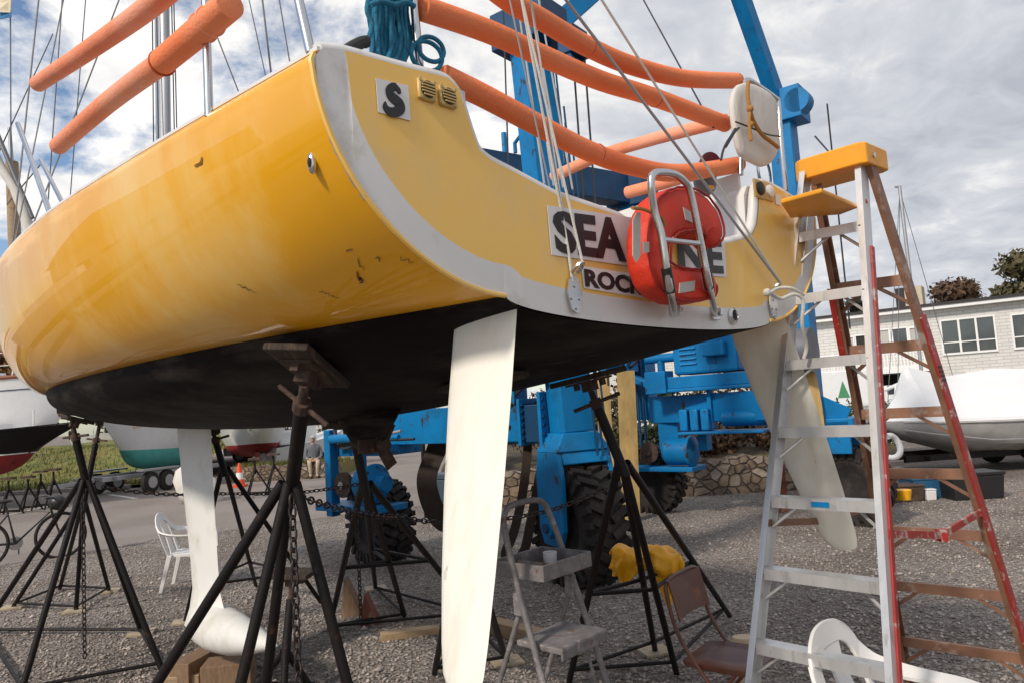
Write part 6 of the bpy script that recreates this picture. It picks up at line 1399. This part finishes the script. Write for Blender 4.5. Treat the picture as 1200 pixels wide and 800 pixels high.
# red bottomed sailboat with burgundy sail cover
e = at(308, 511, 25.0); rz = math.radians(-66); Lh = 7.5; base = np.array([e[0]-Lh*math.cos(rz), e[1]-Lh*math.sin(rz), 0])
rs = thing('red_bottom_sailboat', 'white sailboat with red bottom and burgundy sail covers behind the keel', 'sailboat', base); X = xf(base, rz)
top, hb_ = simple_hull(rs, X, Lh, 2.6, lambda u: 1.95+.12*u, lambda u: 1.0+.12*u, lambda u: .55+.5*max(0, (u-.4)/.6)**1.5, 'hullwhite', 'hullred', .6, .22)
m = MB(X); m.loft([[np.array([x+dx*.5, .08*s, z]) for dx, s in ((-1, 0), (0, 1), (1, 0), (0, -1))] for x, z in ((5.2, .8), (5.0, -.0))]); m.build('keel', M_['hullred'], rs)
m = MB(X); m.loft([[np.array([x, y, z]) for y, z in ((-.7, 1.95), (-.6, 2.3), (.6, 2.3), (.7, 1.95))] for x in (2.4, 6.2)]); recalc(m.build('cabin', M_['hullwhite'], rs, smooth=False))
for x0, x1, z in ((2.0, 5.0, 2.85), (5.6, 7.2, 2.45)):
    m = MB(X); m.tube(crom([np.array([x0, 0, z]), np.array([(x0*2+x1)/3, .08, z+.1]), np.array([(x0+2*x1)/3, -.05, z-.02]), np.array([x1, 0, z+.06])], 4), .28, 10, sq=1.1); m.build('sail_cover', M_['burgundy'], rs, ang=60)
part_tube('mast', [np.array([5.3, 0, 2.2]), np.array([5.3, 0, 11])], .07, 'alloy', rs, X)
for x in (6.3, 7.4, 8.2): p = top(x/Lh, -1, 1); part_tube('stanchion', [p, p+np.array([0, 0, .6])], .02, 'steel', rs, X)
m = MB(X); p = top(.93, -1, .55); 
for k in range(6): m.box(p+np.array([-.28+.085*k-.02*k*0, -.03-.0*k, 0]), (.05, .01, .11 if k % 2 else .09))
m.build('registration_mark', M_['blackpaint'], rs, smooth=False)
for (px, py, h, lb_) in ((322, 577, 1.0, 'small stand under the red bottomed sailboat beside the planter wall'), (300, 582, .95, 'small stand just right of the traffic cone')):
    small_stand(lb_, gnd(px, py), h, 'small stands under the red bottomed sailboat', 1.3)
# centre console skiff
a, b = at(313, 520, 28), at(419, 497, 30.5); rz = math.atan2(b[1]-a[1], b[0]-a[0]); Lh = np.linalg.norm((b-a)[:2]); base = np.array([a[0], a[1], 0])
cc_ = thing('console_boat', 'white centre console fishing boat above the seated person', 'motorboat', base); X = xf(base, rz)
s0 = a[2]; top, hb_ = simple_hull(cc_, X, Lh, 2.0, lambda u: s0-.15+.75*u*u+.15*u, lambda u: s0-.85+.35*u, lambda u: s0-1.15+.55*max(0, u-.3), 'hullwhite', 'hullblack', .85, .18)
m = MB(X); m.box((1.5, 0, s0+.35), (.7, .7, .9)); bevel(m.build('console', M_['hullwhite'], cc_, smooth=False), .06); m = MB(X); m.box((1.85, 0, s0+.95), (.04, .66, .4), ((1, 0, .3), (0, 1, 0), (-.3, 0, 1))); m.build('windscreen', M_['glass'], cc_, smooth=False)
m = MB(X); m.box((.65, 0, s0+.2), (.7, .9, .55)); bevel(m.build('seat', M_['hullwhite'], cc_, smooth=False), .08)
m = MB(X); m.box((-.25, 0, s0+.1), (.35, .4, .75)); bevel(m.build('outboard', M_['hullwhite'], cc_, smooth=False), .1); m = MB(X); m.box((-.2, 0, s0-.6), (.18, .1, 1.0)); m.build('outboard_leg', M_['hullwhite'], cc_, smooth=False)
for s in (-1, 1):
    m = MB(X); m.tube(crom([top(.55, s, 1), top(.62, s, 1)+np.array([0, 0, .32]), top(.8, s, 1)+np.array([0, 0, .35]), top(.95, s, 1)+np.array([0, 0, .2])], 4), .018, 6); m.build('bow_rail', M_['steel'], cc_)
    part_tube('rod_holder', [np.array([1.2, s*.5, s0+.3]), np.array([1.0, s*.5, s0+1.6])], .02, 'steel', cc_, X)
m = MB(X); p = top(.55, -1, .6)
for k in range(5): m.box(p+np.array([-.3+.14*k, -.02, .01*k]), (.07, .01, .09))
m.build('registration_mark', M_['mark'], cc_, smooth=False)
ct = thing('boat_trailer', 'dark trailer under the white centre console boat', 'trailer', base)
m = MB(X); m.bar((0, -.5, .55), (Lh*.8, -.4, .6), .1, .14); m.bar((0, .5, .55), (Lh*.8, .4, .6), .1, .14); m.bar((Lh*.8, 0, .6), (Lh*1.1, 0, .5), .1, .12)
for x in (.4, Lh*.4, Lh*.79): m.box((x, 0, .61), (.1, 1.06, .08))
for x in (.8, Lh*.5): m.box((x, 0, .85), (.2, .3, .5))
m.build('frame', M_['stand'], ct, smooth=False)
for s in (-1, 1): m = MB(X); m.lathe((1.6, s*.8, .34), (0, 1, 0), [(.05, -.1), (.25, -.1), (.34, -.06), (.34, .06), (.25, .1), (.05, .1)], 18); m.build('wheel', M_['tyre'], ct)
# white car and grey house far behind
q = np.array([-12.2, 37, 0]); car = thing('parked_car', 'white car parked beyond the centre console boat', 'car', q); X = xf(q, .15)
pr = [(-2.1, .35), (-2.15, .8), (-1.9, 1.0), (-1.3, 1.05), (-.7, 1.48), (.7, 1.5), (1.3, 1.08), (2.0, .95), (2.15, .7), (2.1, .35)]
m = MB(X); m.loft([[np.array([x*(1-.04*(abs(y) > .8)), y, .35+(z-.35)*(1-.04*(abs(y) > .8))]) for x, z in pr] for y in (-.88, -.8, .8, .88)]); bevel(recalc(m.build('body', M_['hullwhite'], car, smooth=False)), .05)
for s in (-1, 1): m = MB(X); m.prism([np.array([x, s*.885, z]) for x, z in ((-1.2, 1.08), (-.65, 1.40), (.65, 1.42), (1.1, 1.10))], (0, s*.006, 0)); m.build('side_window', M_['glass'], car, smooth=False)
for x in (-1.35, 1.35):
    for s in (-1, 1): m = MB(X); m.cyl((x, s*.72, .33), (x, s*.9, .33), .33, 18); w_ = m.build('wheel', M_['tyre'], car); m = MB(X); m.cyl((x, s*.9, .33), (x, s*.91, .33), .19, 14); m.build('rim', M_['alloy'], w_)
def house(label, base, s, h, m_, rz=0, wins=6):
    X = xf(base, rz); t = thing('house', label, 'house', base); m = MB(X); m.box((0, 0, h/2), (s[0], s[1], h)); o = m.build('wall', M_[m_], t, smooth=False); wall_uv(o, lambda c: (c.x+c.y, c.z))
    m = MB(X); m.prism([np.array([-s[0]/2-.3, y, z]) for y, z in ((-s[1]/2-.4, h), (0, h+s[1]*.28), (s[1]/2+.4, h))], (s[0]+.6, 0, 0)); recalc(m.build('roof', M_['roofdark'], t, smooth=False))
    for i in range(wins):
        x = -s[0]/2+s[0]*(i+.5)/wins; m = MB(X); m.box((x, -s[1]/2-.02, h*.55), (1.3, .08, 1.6)); w = m.build('window', M_['trim'], t, smooth=False); m = MB(X); m.box((x, -s[1]/2-.065, h*.55), (1.1, .02, 1.4)); m.build('pane', M_['glass'], w, smooth=False)
house('grey house far behind the row of boats, seen under the yellow hull', (-13, 52, 0), (16, 8), 4.2, 'siding', .1, 7)
tree('shrub', 'green shrub in front of the far grey house', (-9.5, 40, 0), 2.6, 1.6, 'leafgreen', 1500, .12, .05, seed=61, cat='shrub', lobes=9, low=.1)
tree('shrub', 'dark hedge plant beyond the grey open skiff', (-19.5, 40, .5), 2.8, 2.2, 'leafgreen', 1800, .12, .05, seed=62, cat='shrub', lobes=9, low=.1)
tree('shrub', 'brown shrub between the sailboat bow and the console boat', (-9.8, 30.5, 0), 2.3, .9, 'leafbrown', 1300, .09, .04, seed=63, cat='shrub', lobes=9, low=.1)
tree('autumn_tree', 'reddish tree left of the far grey house', (-26, 50, 0), 5.2, 3.2, 'leafbrown', 3000, .2, .15, seed=64, lobes=12)
# white dinghy hull on its side / covered bundle behind the keel, traffic cone
q = gnd(268, 577); m = MB(); R = []
for z, w, dx in ((0, .55, .1), (.25, .62, .05), (.55, .55, -.05), (.8, .36, -.15), (.95, .1, -.2)): R.append([np.array([q[0]+dx+w*.9*math.cos(a)*(1+.1*math.sin(3*a+z*5)), q[1]-2.0+w*.6*math.sin(a), z]) for a in np.linspace(0, 6.28, 19)[:-1]])
m.loft(R); tag(recalc(m.build('covered_bundle', M_['canvas'], ang=70)), 'bundle under a white cover right beside the keel', 'bundle')
q = gnd(281, 570); cn = thing('traffic_cone', 'orange traffic cone with a white band by the red bottomed sailboat', 'cone', q)
m = MB(); m.box(q+Z*.03, (.36, .36, .06)); m.build('base', M_['orange'], cn, smooth=False); m = MB(); m.lathe(q, Z, [(.15, .06), (.12, .22), (.115, .23)], 20); m.lathe(q, Z, [(.085, .42), (.03, .70), (.0, .70)], 20); m.build('cone_body', M_['orange'], cn); m = MB(); m.lathe(q, Z, [(.115, .23), (.085, .42)], 20); m.build('white_band', M_['trim'], cn)
# white wrapped boat at right
Yw = 14.6; nose = at(1041, 492, Yw)
ww = thing('wrapped_boat', 'boat shrouded in white shrink wrap with grey lower hull at right', 'boat', (nose[0]+2.5, nose[1]+.4, 0))
sec = []
def wsec(px_r, y_top, px_s, y_mid, y_bot, w, Y): return None
rows = [  # x along, top z, shoulder z, keel z, half width
    (0.0, 1.22, 1.10, 1.00, .06), (.30, 1.38, 1.10, .80, .42), (.50, 1.64, 1.09, .70, .60), (.66, 2.06, 1.08, .64, .74), (.76, 2.16, 1.06, .62, .82), (1.6, 1.92, 1.04, .36, 1.12), (2.6, 2.02, 1.02, .30, 1.2), (4.0, 1.95, 1.0, .28, 1.22), (6.5, 1.8, 1.0, .28, 1.15)]
dirw = nrm((1, .10, 0)); nw = np.array([-dirw[1], dirw[0], 0])
def WX(x, y, z): return np.array([nose[0], nose[1]+.5, 0])+dirw*x+nw*y+Z*z
m = MB(); R = []
for x, zt, zs_, zk, w in rows:
    R.append([WX(x, y*w, zs_+(zt-zs_)*h) for y, h in ((-1.0, 0), (-.98, .06), (-.80, .24), (-.55, .48), (-.28, .74), (-.04, 1), (.04, 1), (.28, .74), (.55, .48), (.80, .24), (.98, .06), (1.0, 0))])
m.loft(R); o = recalc(m.build('shrink_wrap', M_['shrink'], ww, ang=25))
m = MB(); R = []
for x, zt, zs_, zk, w in rows: R.append([WX(x, y*w*.985, zk+(zs_-zk)*h) for y, h in ((-1, 1.0), (-.99, .78), (-.86, .35), (-.5, .12), (0, 0), (.5, .12), (.86, .35), (.99, .78), (1, 1.0))])
m.loft(R, closed=False); recalc(m.build('lower_wrap', M_['greyhull'], ww, ang=40))
for i, z in enumerate((1.02, .72)):
    m = MB(); m.tube([WX(x, -w*1.0-.012, zs_-.02-(zs_-zk)*(.0 if i == 0 else .5)) for x, zt, zs_, zk, w in rows[1:]], .012, 5); m.build('wrap_strap', M_['linewhite'] if i == 0 else M_['hose'], ww)
tl = thing('boat_trailer', 'dark trailer carrying the white wrapped boat', 'trailer', WX(3, 0, 0))
m = MB()
for s in (-1, 1): m.bar(WX(.2, s*.5, .36), WX(6.4, s*.7, .36), .08, .12)
m.bar(WX(-1.2, 0, .36), WX(.6, 0, .36), .1, .1)
for x in (.6, 2.6, 4.6): m.bar(WX(x, -.75, .365), WX(x, .75, .365), .08, .09)
m.build('frame', M_['stand'], tl, smooth=False)
for x in (3.2, 4.1):
    for s in (-1, 1): m = MB(); c = WX(x, s*.98, .31); m.lathe(c, nw, [(.05, -.1), (.22, -.1), (.31, -.05), (.31, .05), (.22, .1), (.05, .1)], 18); m.build('wheel', M_['tyre'], tl)
# sailing dinghy behind it: mast, boom, stays
q = at(1085, 470, 19); q = np.array([q[0], q[1], 0]); sdg = thing('sailing_dinghy', 'small sailing dinghy with bare mast behind the wrapped boat', 'sailboat', q); X = xf(q+np.array([-2.2, 0, 0]), .1)
top, hb_ = simple_hull(sdg, X, 5, 1.7, lambda u: 1.35+.15*u, lambda u: .95+.05*u, lambda u: .7+.2*u, 'hullwhite', 'hullwhite', .7, .15)
mt, mb2 = at(1054, 219, 19), at(1084, 470, 19); world_part('mast', [mt, mb2], .045, 'alloy', sdg); world_part('mast_fitting', [mt-np.array([.12, 0, 0]), mt+np.array([.04, 0, 0])], .03, 'alloy', sdg)
world_part('boom', [at(1082, 437, 18.9), at(1036, 457, 18.6)], .045, 'hullwhite', sdg)
for px, py in ((1040, 480), (1128, 480), (1052, 480)): world_part('stay', [mt+Z*-.1, at(px, py, 19)], .009, 'wire', sdg, 5)
m = MB(); m.tube([at(1050, 452, 18.6), at(1044, 520, 18.4)], .03, 6); m.build('boom_crutch', M_['trim'], sdg)
# yard clutter at right
q = gnd(1052, 570); lo = thing('hose_loop', 'looped white hose leaning by the wrapped boat trailer', 'hose', (q[0], q[1], 0))
m = MB(); c = at(1044, 523, q[1]+.1); m.tube([c+np.array([.16*math.cos(t), .04*math.sin(2*t), .20*math.sin(t)]) for t in np.linspace(-1.9, 1.9, 24)], .055, 10); m.build('hose', M_['trim'], lo, ang=60)
def cbox(name, label, px, py, s, m_, cat, lid=None, Yoff=0):
    q = gnd(px, py); t = thing(name, label, cat, q); m = MB(); m.loft([[q+np.array([sx*s[0]/2*k, s[1]/2+sy*s[1]/2*k, z]) for sx, sy in ((-1, -1), (1, -1), (1, 1), (-1, 1))] for z, k in ((0, .92), (s[2]*.85, 1), )]); bevel(recalc(m.build('body', M_[m_], t, smooth=False)), .015)
    m = MB(); m.box(q+np.array([0, s[1]/2, s[2]*.92]), (s[0]*1.04, s[1]*1.04, s[2]*.12)); bevel(m.build('rim', M_[lid or m_], t, smooth=False), .01); return t
t = cbox('storage_tote', 'dark blue plastic tote standing beneath the wrapped boat', 1104, 583, (.85, .5, .34), 'blueplastic', 'tote')
q = gnd(1104, 583); m = MB(); m.box(q+np.array([.26, -.012, .22]), (.16, .006, .09)); m.build('tote_label', M_['sticker'], t, smooth=False)
cbox('small_carton', 'small white carton beside the blue tote', 1093, 586, (.16, .14, .18), 'sticker', 'box'); cbox('wooden_crate', 'dark wooden crate under the nose of the wrapped boat', 1062, 588, (.62, .4, .26), 'rustpad', 'crate')
q = gnd(1068, 586, .27); m = MB(); m.lathe(q+np.array([0, .2, -.01]), Z, [(.09, 0), (.11, .13), (.10, .135)], 16); tag(m.build('yellow_pail', M_['oilskin']), 'yellow pail standing on the dark wooden crate', 'pail')
cbox('black_bin', 'black bin beside the blue tote at the right', 1150, 585, (.8, .5, .42), 'black', 'bin')
# red brown wooden post
q = gnd(914, 599); m = MB(); m.box(q+Z*.36, (.21, .2, .72)); m.box(q+Z*.74+np.array([.01, 0, 0]), (.17, .17, .05)); m.box(q+np.array([-.02, -.11, .5]), (.23, .03, .1)); tag(bevel(m.build('timber_post', M_['postred'], smooth=False), .008), 'weathered red brown timber post behind the ladder by the stone wall', 'post')
q = gnd(712, 606); m = MB(); m.box(q+Z*.5, (.16, .15, 1.0)); tag(bevel(m.build('timber_post', M_['postred'], smooth=False), .008), 'thin red brown timber post behind the jack stand by the lift tyre', 'post')
# barrel with shovel, grey bin
q = gnd(697, 607); ba = thing('slate_barrel', 'slate blue barrel with a shovel standing in it behind the lift tyre', 'barrel', q); m = MB(); m.lathe(q, Z, [(.24, 0), (.27, .1), (.28, .62), (.27, .66), (.25, .66), (.24, .1), (.02, .08)], 24); m.build('barrel_body', M_['greybin'], ba)
sh0 = thing('shovel', 'shovel with white D handle standing in the slate barrel', 'shovel', q+Z*.1); a = q+np.array([0, 0, .12]); b = at(697, 545, q[1]); m = MB(); m.cyl(a, b, .018, 8); m.build('shaft', M_['trim'], sh0); m = MB(); m.tube(crom([b+np.array(p) for p in ((0, 0, 0), (-.05, 0, .05), (-.06, 0, .12), (0, 0, .13), (.06, 0, .12), (.05, 0, .05))], 4, True), .014, 6, True); m.build('grip', M_['trim'], sh0)
m = MB(); m.box(a+Z*.0, (.2, .03, .2)); m.build('blade', M_['stand'], sh0, smooth=False)
cbox('wheelie_bin', 'grey bin standing behind the brown sling left of the near rudder', 521, 604, (.5, .45, .75), 'greybin', 'bin')
# signboard behind the beam
a = [at(x, y, 13.0) for x, y in ((492, 494), (527, 488), (524, 476), (493, 481))]; sg = thing('equipment_box', 'white equipment box with a dark emblem showing above the blue beam', 'box', (a[0][0], 13, 0))
m = MB(); m.prism([a[0], a[1], a[2], a[3]], (0, .8, 0)); bevel(recalc(m.build('panel', M_['hullwhite'], sg, smooth=False)), .03); c = at(499, 488, 12.97); m = MB(); m.cyl(c, c+np.array([0, -.006, 0]), .06, 14); m.build('emblem', M_['blackpaint'], sg)
m = MB(); m.bar(at(505, 486.5, 12.985), at(520, 484, 12.985), .05, .012); m.build('lettering_line', M_['blackpaint'], sg, smooth=False)
for x in (494, 523): q = at(x, 492, 13.3); m = MB(); m.cyl((q[0], q[1], 0), q, .04, 8); m.build('leg', M_['stand'], sg)
# bicycle
q1, q2 = gnd(3, 663), gnd(48, 656); bk = thing('bicycle', 'black bicycle parked beyond the bow jack stand', 'bicycle', (q1+q2)/2)
bd = nrm(q2-q1); r_ = .33; w1 = (q1+q2)/2-bd*.5+Z*r_; w2 = (q1+q2)/2+bd*.5+Z*r_; bn = np.array([-bd[1], bd[0], 0])
def bp_(x, z): return (q1+q2)/2+bd*x+Z*z
for w in (w1, w2):
    m = MB(); m.tube([w+bd*r_*math.cos(a)+Z*r_*math.sin(a) for a in np.linspace(0, 6.28, 33)[:-1]], .024, 8, True); wh = m.build('wheel', M_['tyre'], bk, ang=60)
    m = MB()
    for k in range(14): a = k*.449; m.cyl(w+bn*.02*(-1)**k, w+bd*.32*math.cos(a)+Z*.32*math.sin(a), .0025, 4)
    m.cyl(w-bn*.05, w+bn*.05, .025, 10); m.build('spokes', M_['steel'], wh)
m = MB(); m.tube([bp_(-.5, .33), bp_(-.08, .30), bp_(.36, .70), bp_(-.18, .78), bp_(-.08, .30)], .018, 8); m.tube([bp_(-.18, .72), bp_(-.5, .33)], .012, 6); m.build('frame', M_['bike'], bk, ang=60)
m = MB(); m.tube([bp_(.5, .33), bp_(.40, .62), bp_(.35, .86)], .016, 8); m.build('fork', M_['bike'], bk, ang=60)
m = MB(); m.tube([bp_(-.17, .74), bp_(-.21, .90)], .014, 8); m.ball(bp_(-.23, .93), (.13, .06, .03), 10, 6, (bd, bn, Z)); m.build('saddle', M_['black'], bk)
m = MB(); c = bp_(.36, .93); m.tube(crom([c+bn*.3-bd*.1, c+bn*.2, c, c-bn*.2, c-bn*.3-bd*.1], 4), .014, 8); m.build('handlebar', M_['bike'], bk, ang=60)
m = MB(); m.lathe(bp_(-.08, .30)+bn*.02, bn, [(.02, 0), (.10, 0), (.10, .012), (.02, .012)], 18); m.box(bp_(-.03, .22)+bn*.06, (.02, .02, .18)); m.build('crank', M_['steel'], bk)
m = MB(); m.ball(bp_(.47, .83), (.13, .13, .12), 14, 10); m.build('basket_bag', M_['bike'], bk)
c = bp_(.47, .83)

# ================================================================== PERSON ON THE WALL
seat = np.array([pw[0]+.02, pw[1]+.28, .47])
def person(label, seat, face):
    fx = nrm(face); lx = np.array([-fx[1], fx[0], 0])
    def P_(f, l, z): return seat+fx*f+lx*l+Z*z
    V = [(P_(0, 0, .09), .15), (P_(.02, 0, .30), .145), (P_(.07, 0, .48), .155), (P_(.10, 0, .58), .09), (P_(.12, 0, .64), .058)]
    E = [(0, 1), (1, 2), (2, 3), (3, 4)]
    def chain_(start, pts):
        pv = start
        for p, r in pts: V.append((p, r)); E.append((pv, len(V)-1)); pv = len(V)-1
        return pv
    for s in (1, -1):
        chain_(0, [(P_(.06, .10*s, .06), .105), (P_(.28, .12*s, .07), .082), (P_(.43, .13*s, .04), .068), (P_(.40, .11*s, -.18), .058), (P_(.36, .10*s, -.37), .046), (P_(.44, .11*s, -.43), .042)])
        chain_(2, [(P_(.07, .17*s, .50), .075), (P_(.06, .23*s, .36), .058), (P_(.10, .24*s, .20), .050), (P_(.24, .13*s, .13), .042), (P_(.31, .05*s, .11), .036)])
    me = bpy.data.meshes.new('person'); me.from_pydata([tuple(v-seat) for v, r in V], E, []); me.update()
    o = bpy.data.objects.new('person', me); COL.objects.link(o); o.location = tuple(seat); ROOT['person'] = seat
    sk_ = o.modifiers.new('skin', 'SKIN'); lay = me.skin_vertices[0] if len(me.skin_vertices) else None
    if lay is None: 
        import bmesh
        bm = bmesh.new(); bm.from_mesh(me); bm.verts.layers.skin.verify(); bm.to_mesh(me); bm.free(); lay = me.skin_vertices[0]
    for i, (v, r) in enumerate(V): lay.data[i].radius = (r, r)
    lay.data[0].use_root = True
    ss = o.modifiers.new('sub', 'SUBSURF'); ss.levels = ss.render_levels = 2
    dg = bpy.context.evaluated_depsgraph_get(); m2 = bpy.data.meshes.new_from_object(o.evaluated_get(dg)); o.modifiers.clear(); o.data = m2
    for q in m2.polygons: q.use_smooth = True
    m2.materials.clear()
    for k in ('sweater', 'khaki', 'skin', 'shoe'): m2.materials.append(M_[k])
    for q in m2.polygons:
        c = np.array(q.center); f = c@fx; z = c[2]
        q.material_index = 0
        if z < .17 and f > -.2 and (f < .22 or z < .10) : q.material_index = 1
        if z < -.385: q.material_index = 3
        if f > .235 and .085 < z < .2 and abs(c@lx) < .13: q.material_index = 2
        if z > .60: q.material_index = 2
    tag(o, label, 'person')
    m = MB(); hd = P_(.135, 0, .755); m.ball(hd, (.095, .078, .118), 20, 14, (fx, lx, Z)); m.ball(hd+fx*.095-Z*.015, (.022, .014, .026), 8, 6, (fx, lx, Z))
    for s in (-1, 1): m.ball(hd+lx*.078*s-Z*.01, (.02, .012, .03), 8, 6, (fx, lx, Z))
    h = m.build('head', M_['skin'], o, ang=70)
    m = MB()
    for s in (-1, 1): m.ball(hd+fx*.084+lx*.032*s+Z*.012, (.010, .013, .008), 8, 6, (fx, lx, Z))
    m.build('eye', M_['dark'], h); m = MB(); m.ball(hd+fx*.084-Z*.058, (.012, .026, .006), 8, 5, (fx, lx, Z)); m.build('mouth', M_['burgundy'], h)
    m = MB(); m.ball(hd+Z*.045-fx*.005, (.104, .088, .085), 16, 8, (fx, lx, Z)); m.prism([hd+Z*.055+fx*.08+lx*.07, hd+Z*.045+fx*.17+lx*.045, hd+Z*.045+fx*.17-lx*.045, hd+Z*.055+fx*.08-lx*.07], Z*.012); m.build('cap', M_['capgrey'], o, ang=60)
    m = MB()
    for s in (-1, 1):
        b = P_(.31, .045*s, .105)
        for k in range(4): m.tube(crom([b+lx*s*(.02-.015*k), b+fx*.05+lx*s*(.02-.017*k)-Z*.01, b+fx*.085+lx*(-s*.01-s*.012*k)-Z*.035], 3), .0085, 6)
        m.tube([b+lx*-s*.02+Z*.01, b+fx*.035-lx*s*.045+Z*.012], .0095, 6)
    m.build('fingers', M_['skin'], o, ang=70)
    for s in (-1, 1): m = MB(); m.ball(P_(.42, .11*s, -.435), (.125, .046, .045), 14, 8, (fx, lx, Z)); m.build('shoe', M_['shoe'], o)
    return o
person('person in grey sweater, cap and khaki trousers sitting on the low stone wall', seat, (.25, -1, 0))

# ---------------------------------------------------------------- unseen buildings and boats added at left for the glossy topsides to reflect
house('white clapboard house left of the yard, mirrored in the glossy yellow hull', (-34, 12, 0), (9, 16), 4.6, 'siding', 1.57, 5)
house('long white boat shed behind the yard, mirrored in the glossy yellow hull', (-30, -9, 0), (8, 14), 4.0, 'siding', 1.45, 4)
for (px_, py_2, rz_, lb_, mm) in ((-17, 4, 1.2, 'white sailboat ashore left of the camera, mirrored in the yellow hull', 'hullred'), (-16, 10.5, 1.35, 'white motor launch ashore left of the asphalt road, mirrored in the yellow hull', 'navy')):
    t_ = thing('reflection_boat', lb_, 'boat', (px_, py_2, 0)); X = xf((px_, py_2-3, 0), rz_)
    tp_, _h = simple_hull(t_, X, 7.5, 2.5, lambda u: 2.3+.3*u*u, lambda u: 1.2+.1*u, lambda u: .6+.5*max(0, u-.4), 'hullwhite', mm)
    m = MB(X); m.loft([[np.array([x, y, z]) for y, z in ((-.8, 2.2), (-.65, 2.8), (.65, 2.8), (.8, 2.2))] for x in (1.8, 5.2)]); recalc(m.build('cabin', M_['hullwhite'], t_, smooth=False))
    m = MB(X); m.box((3.5, 0, .32), (.6, .25, .6)); m.build('keel', M_[mm], t_, smooth=False)
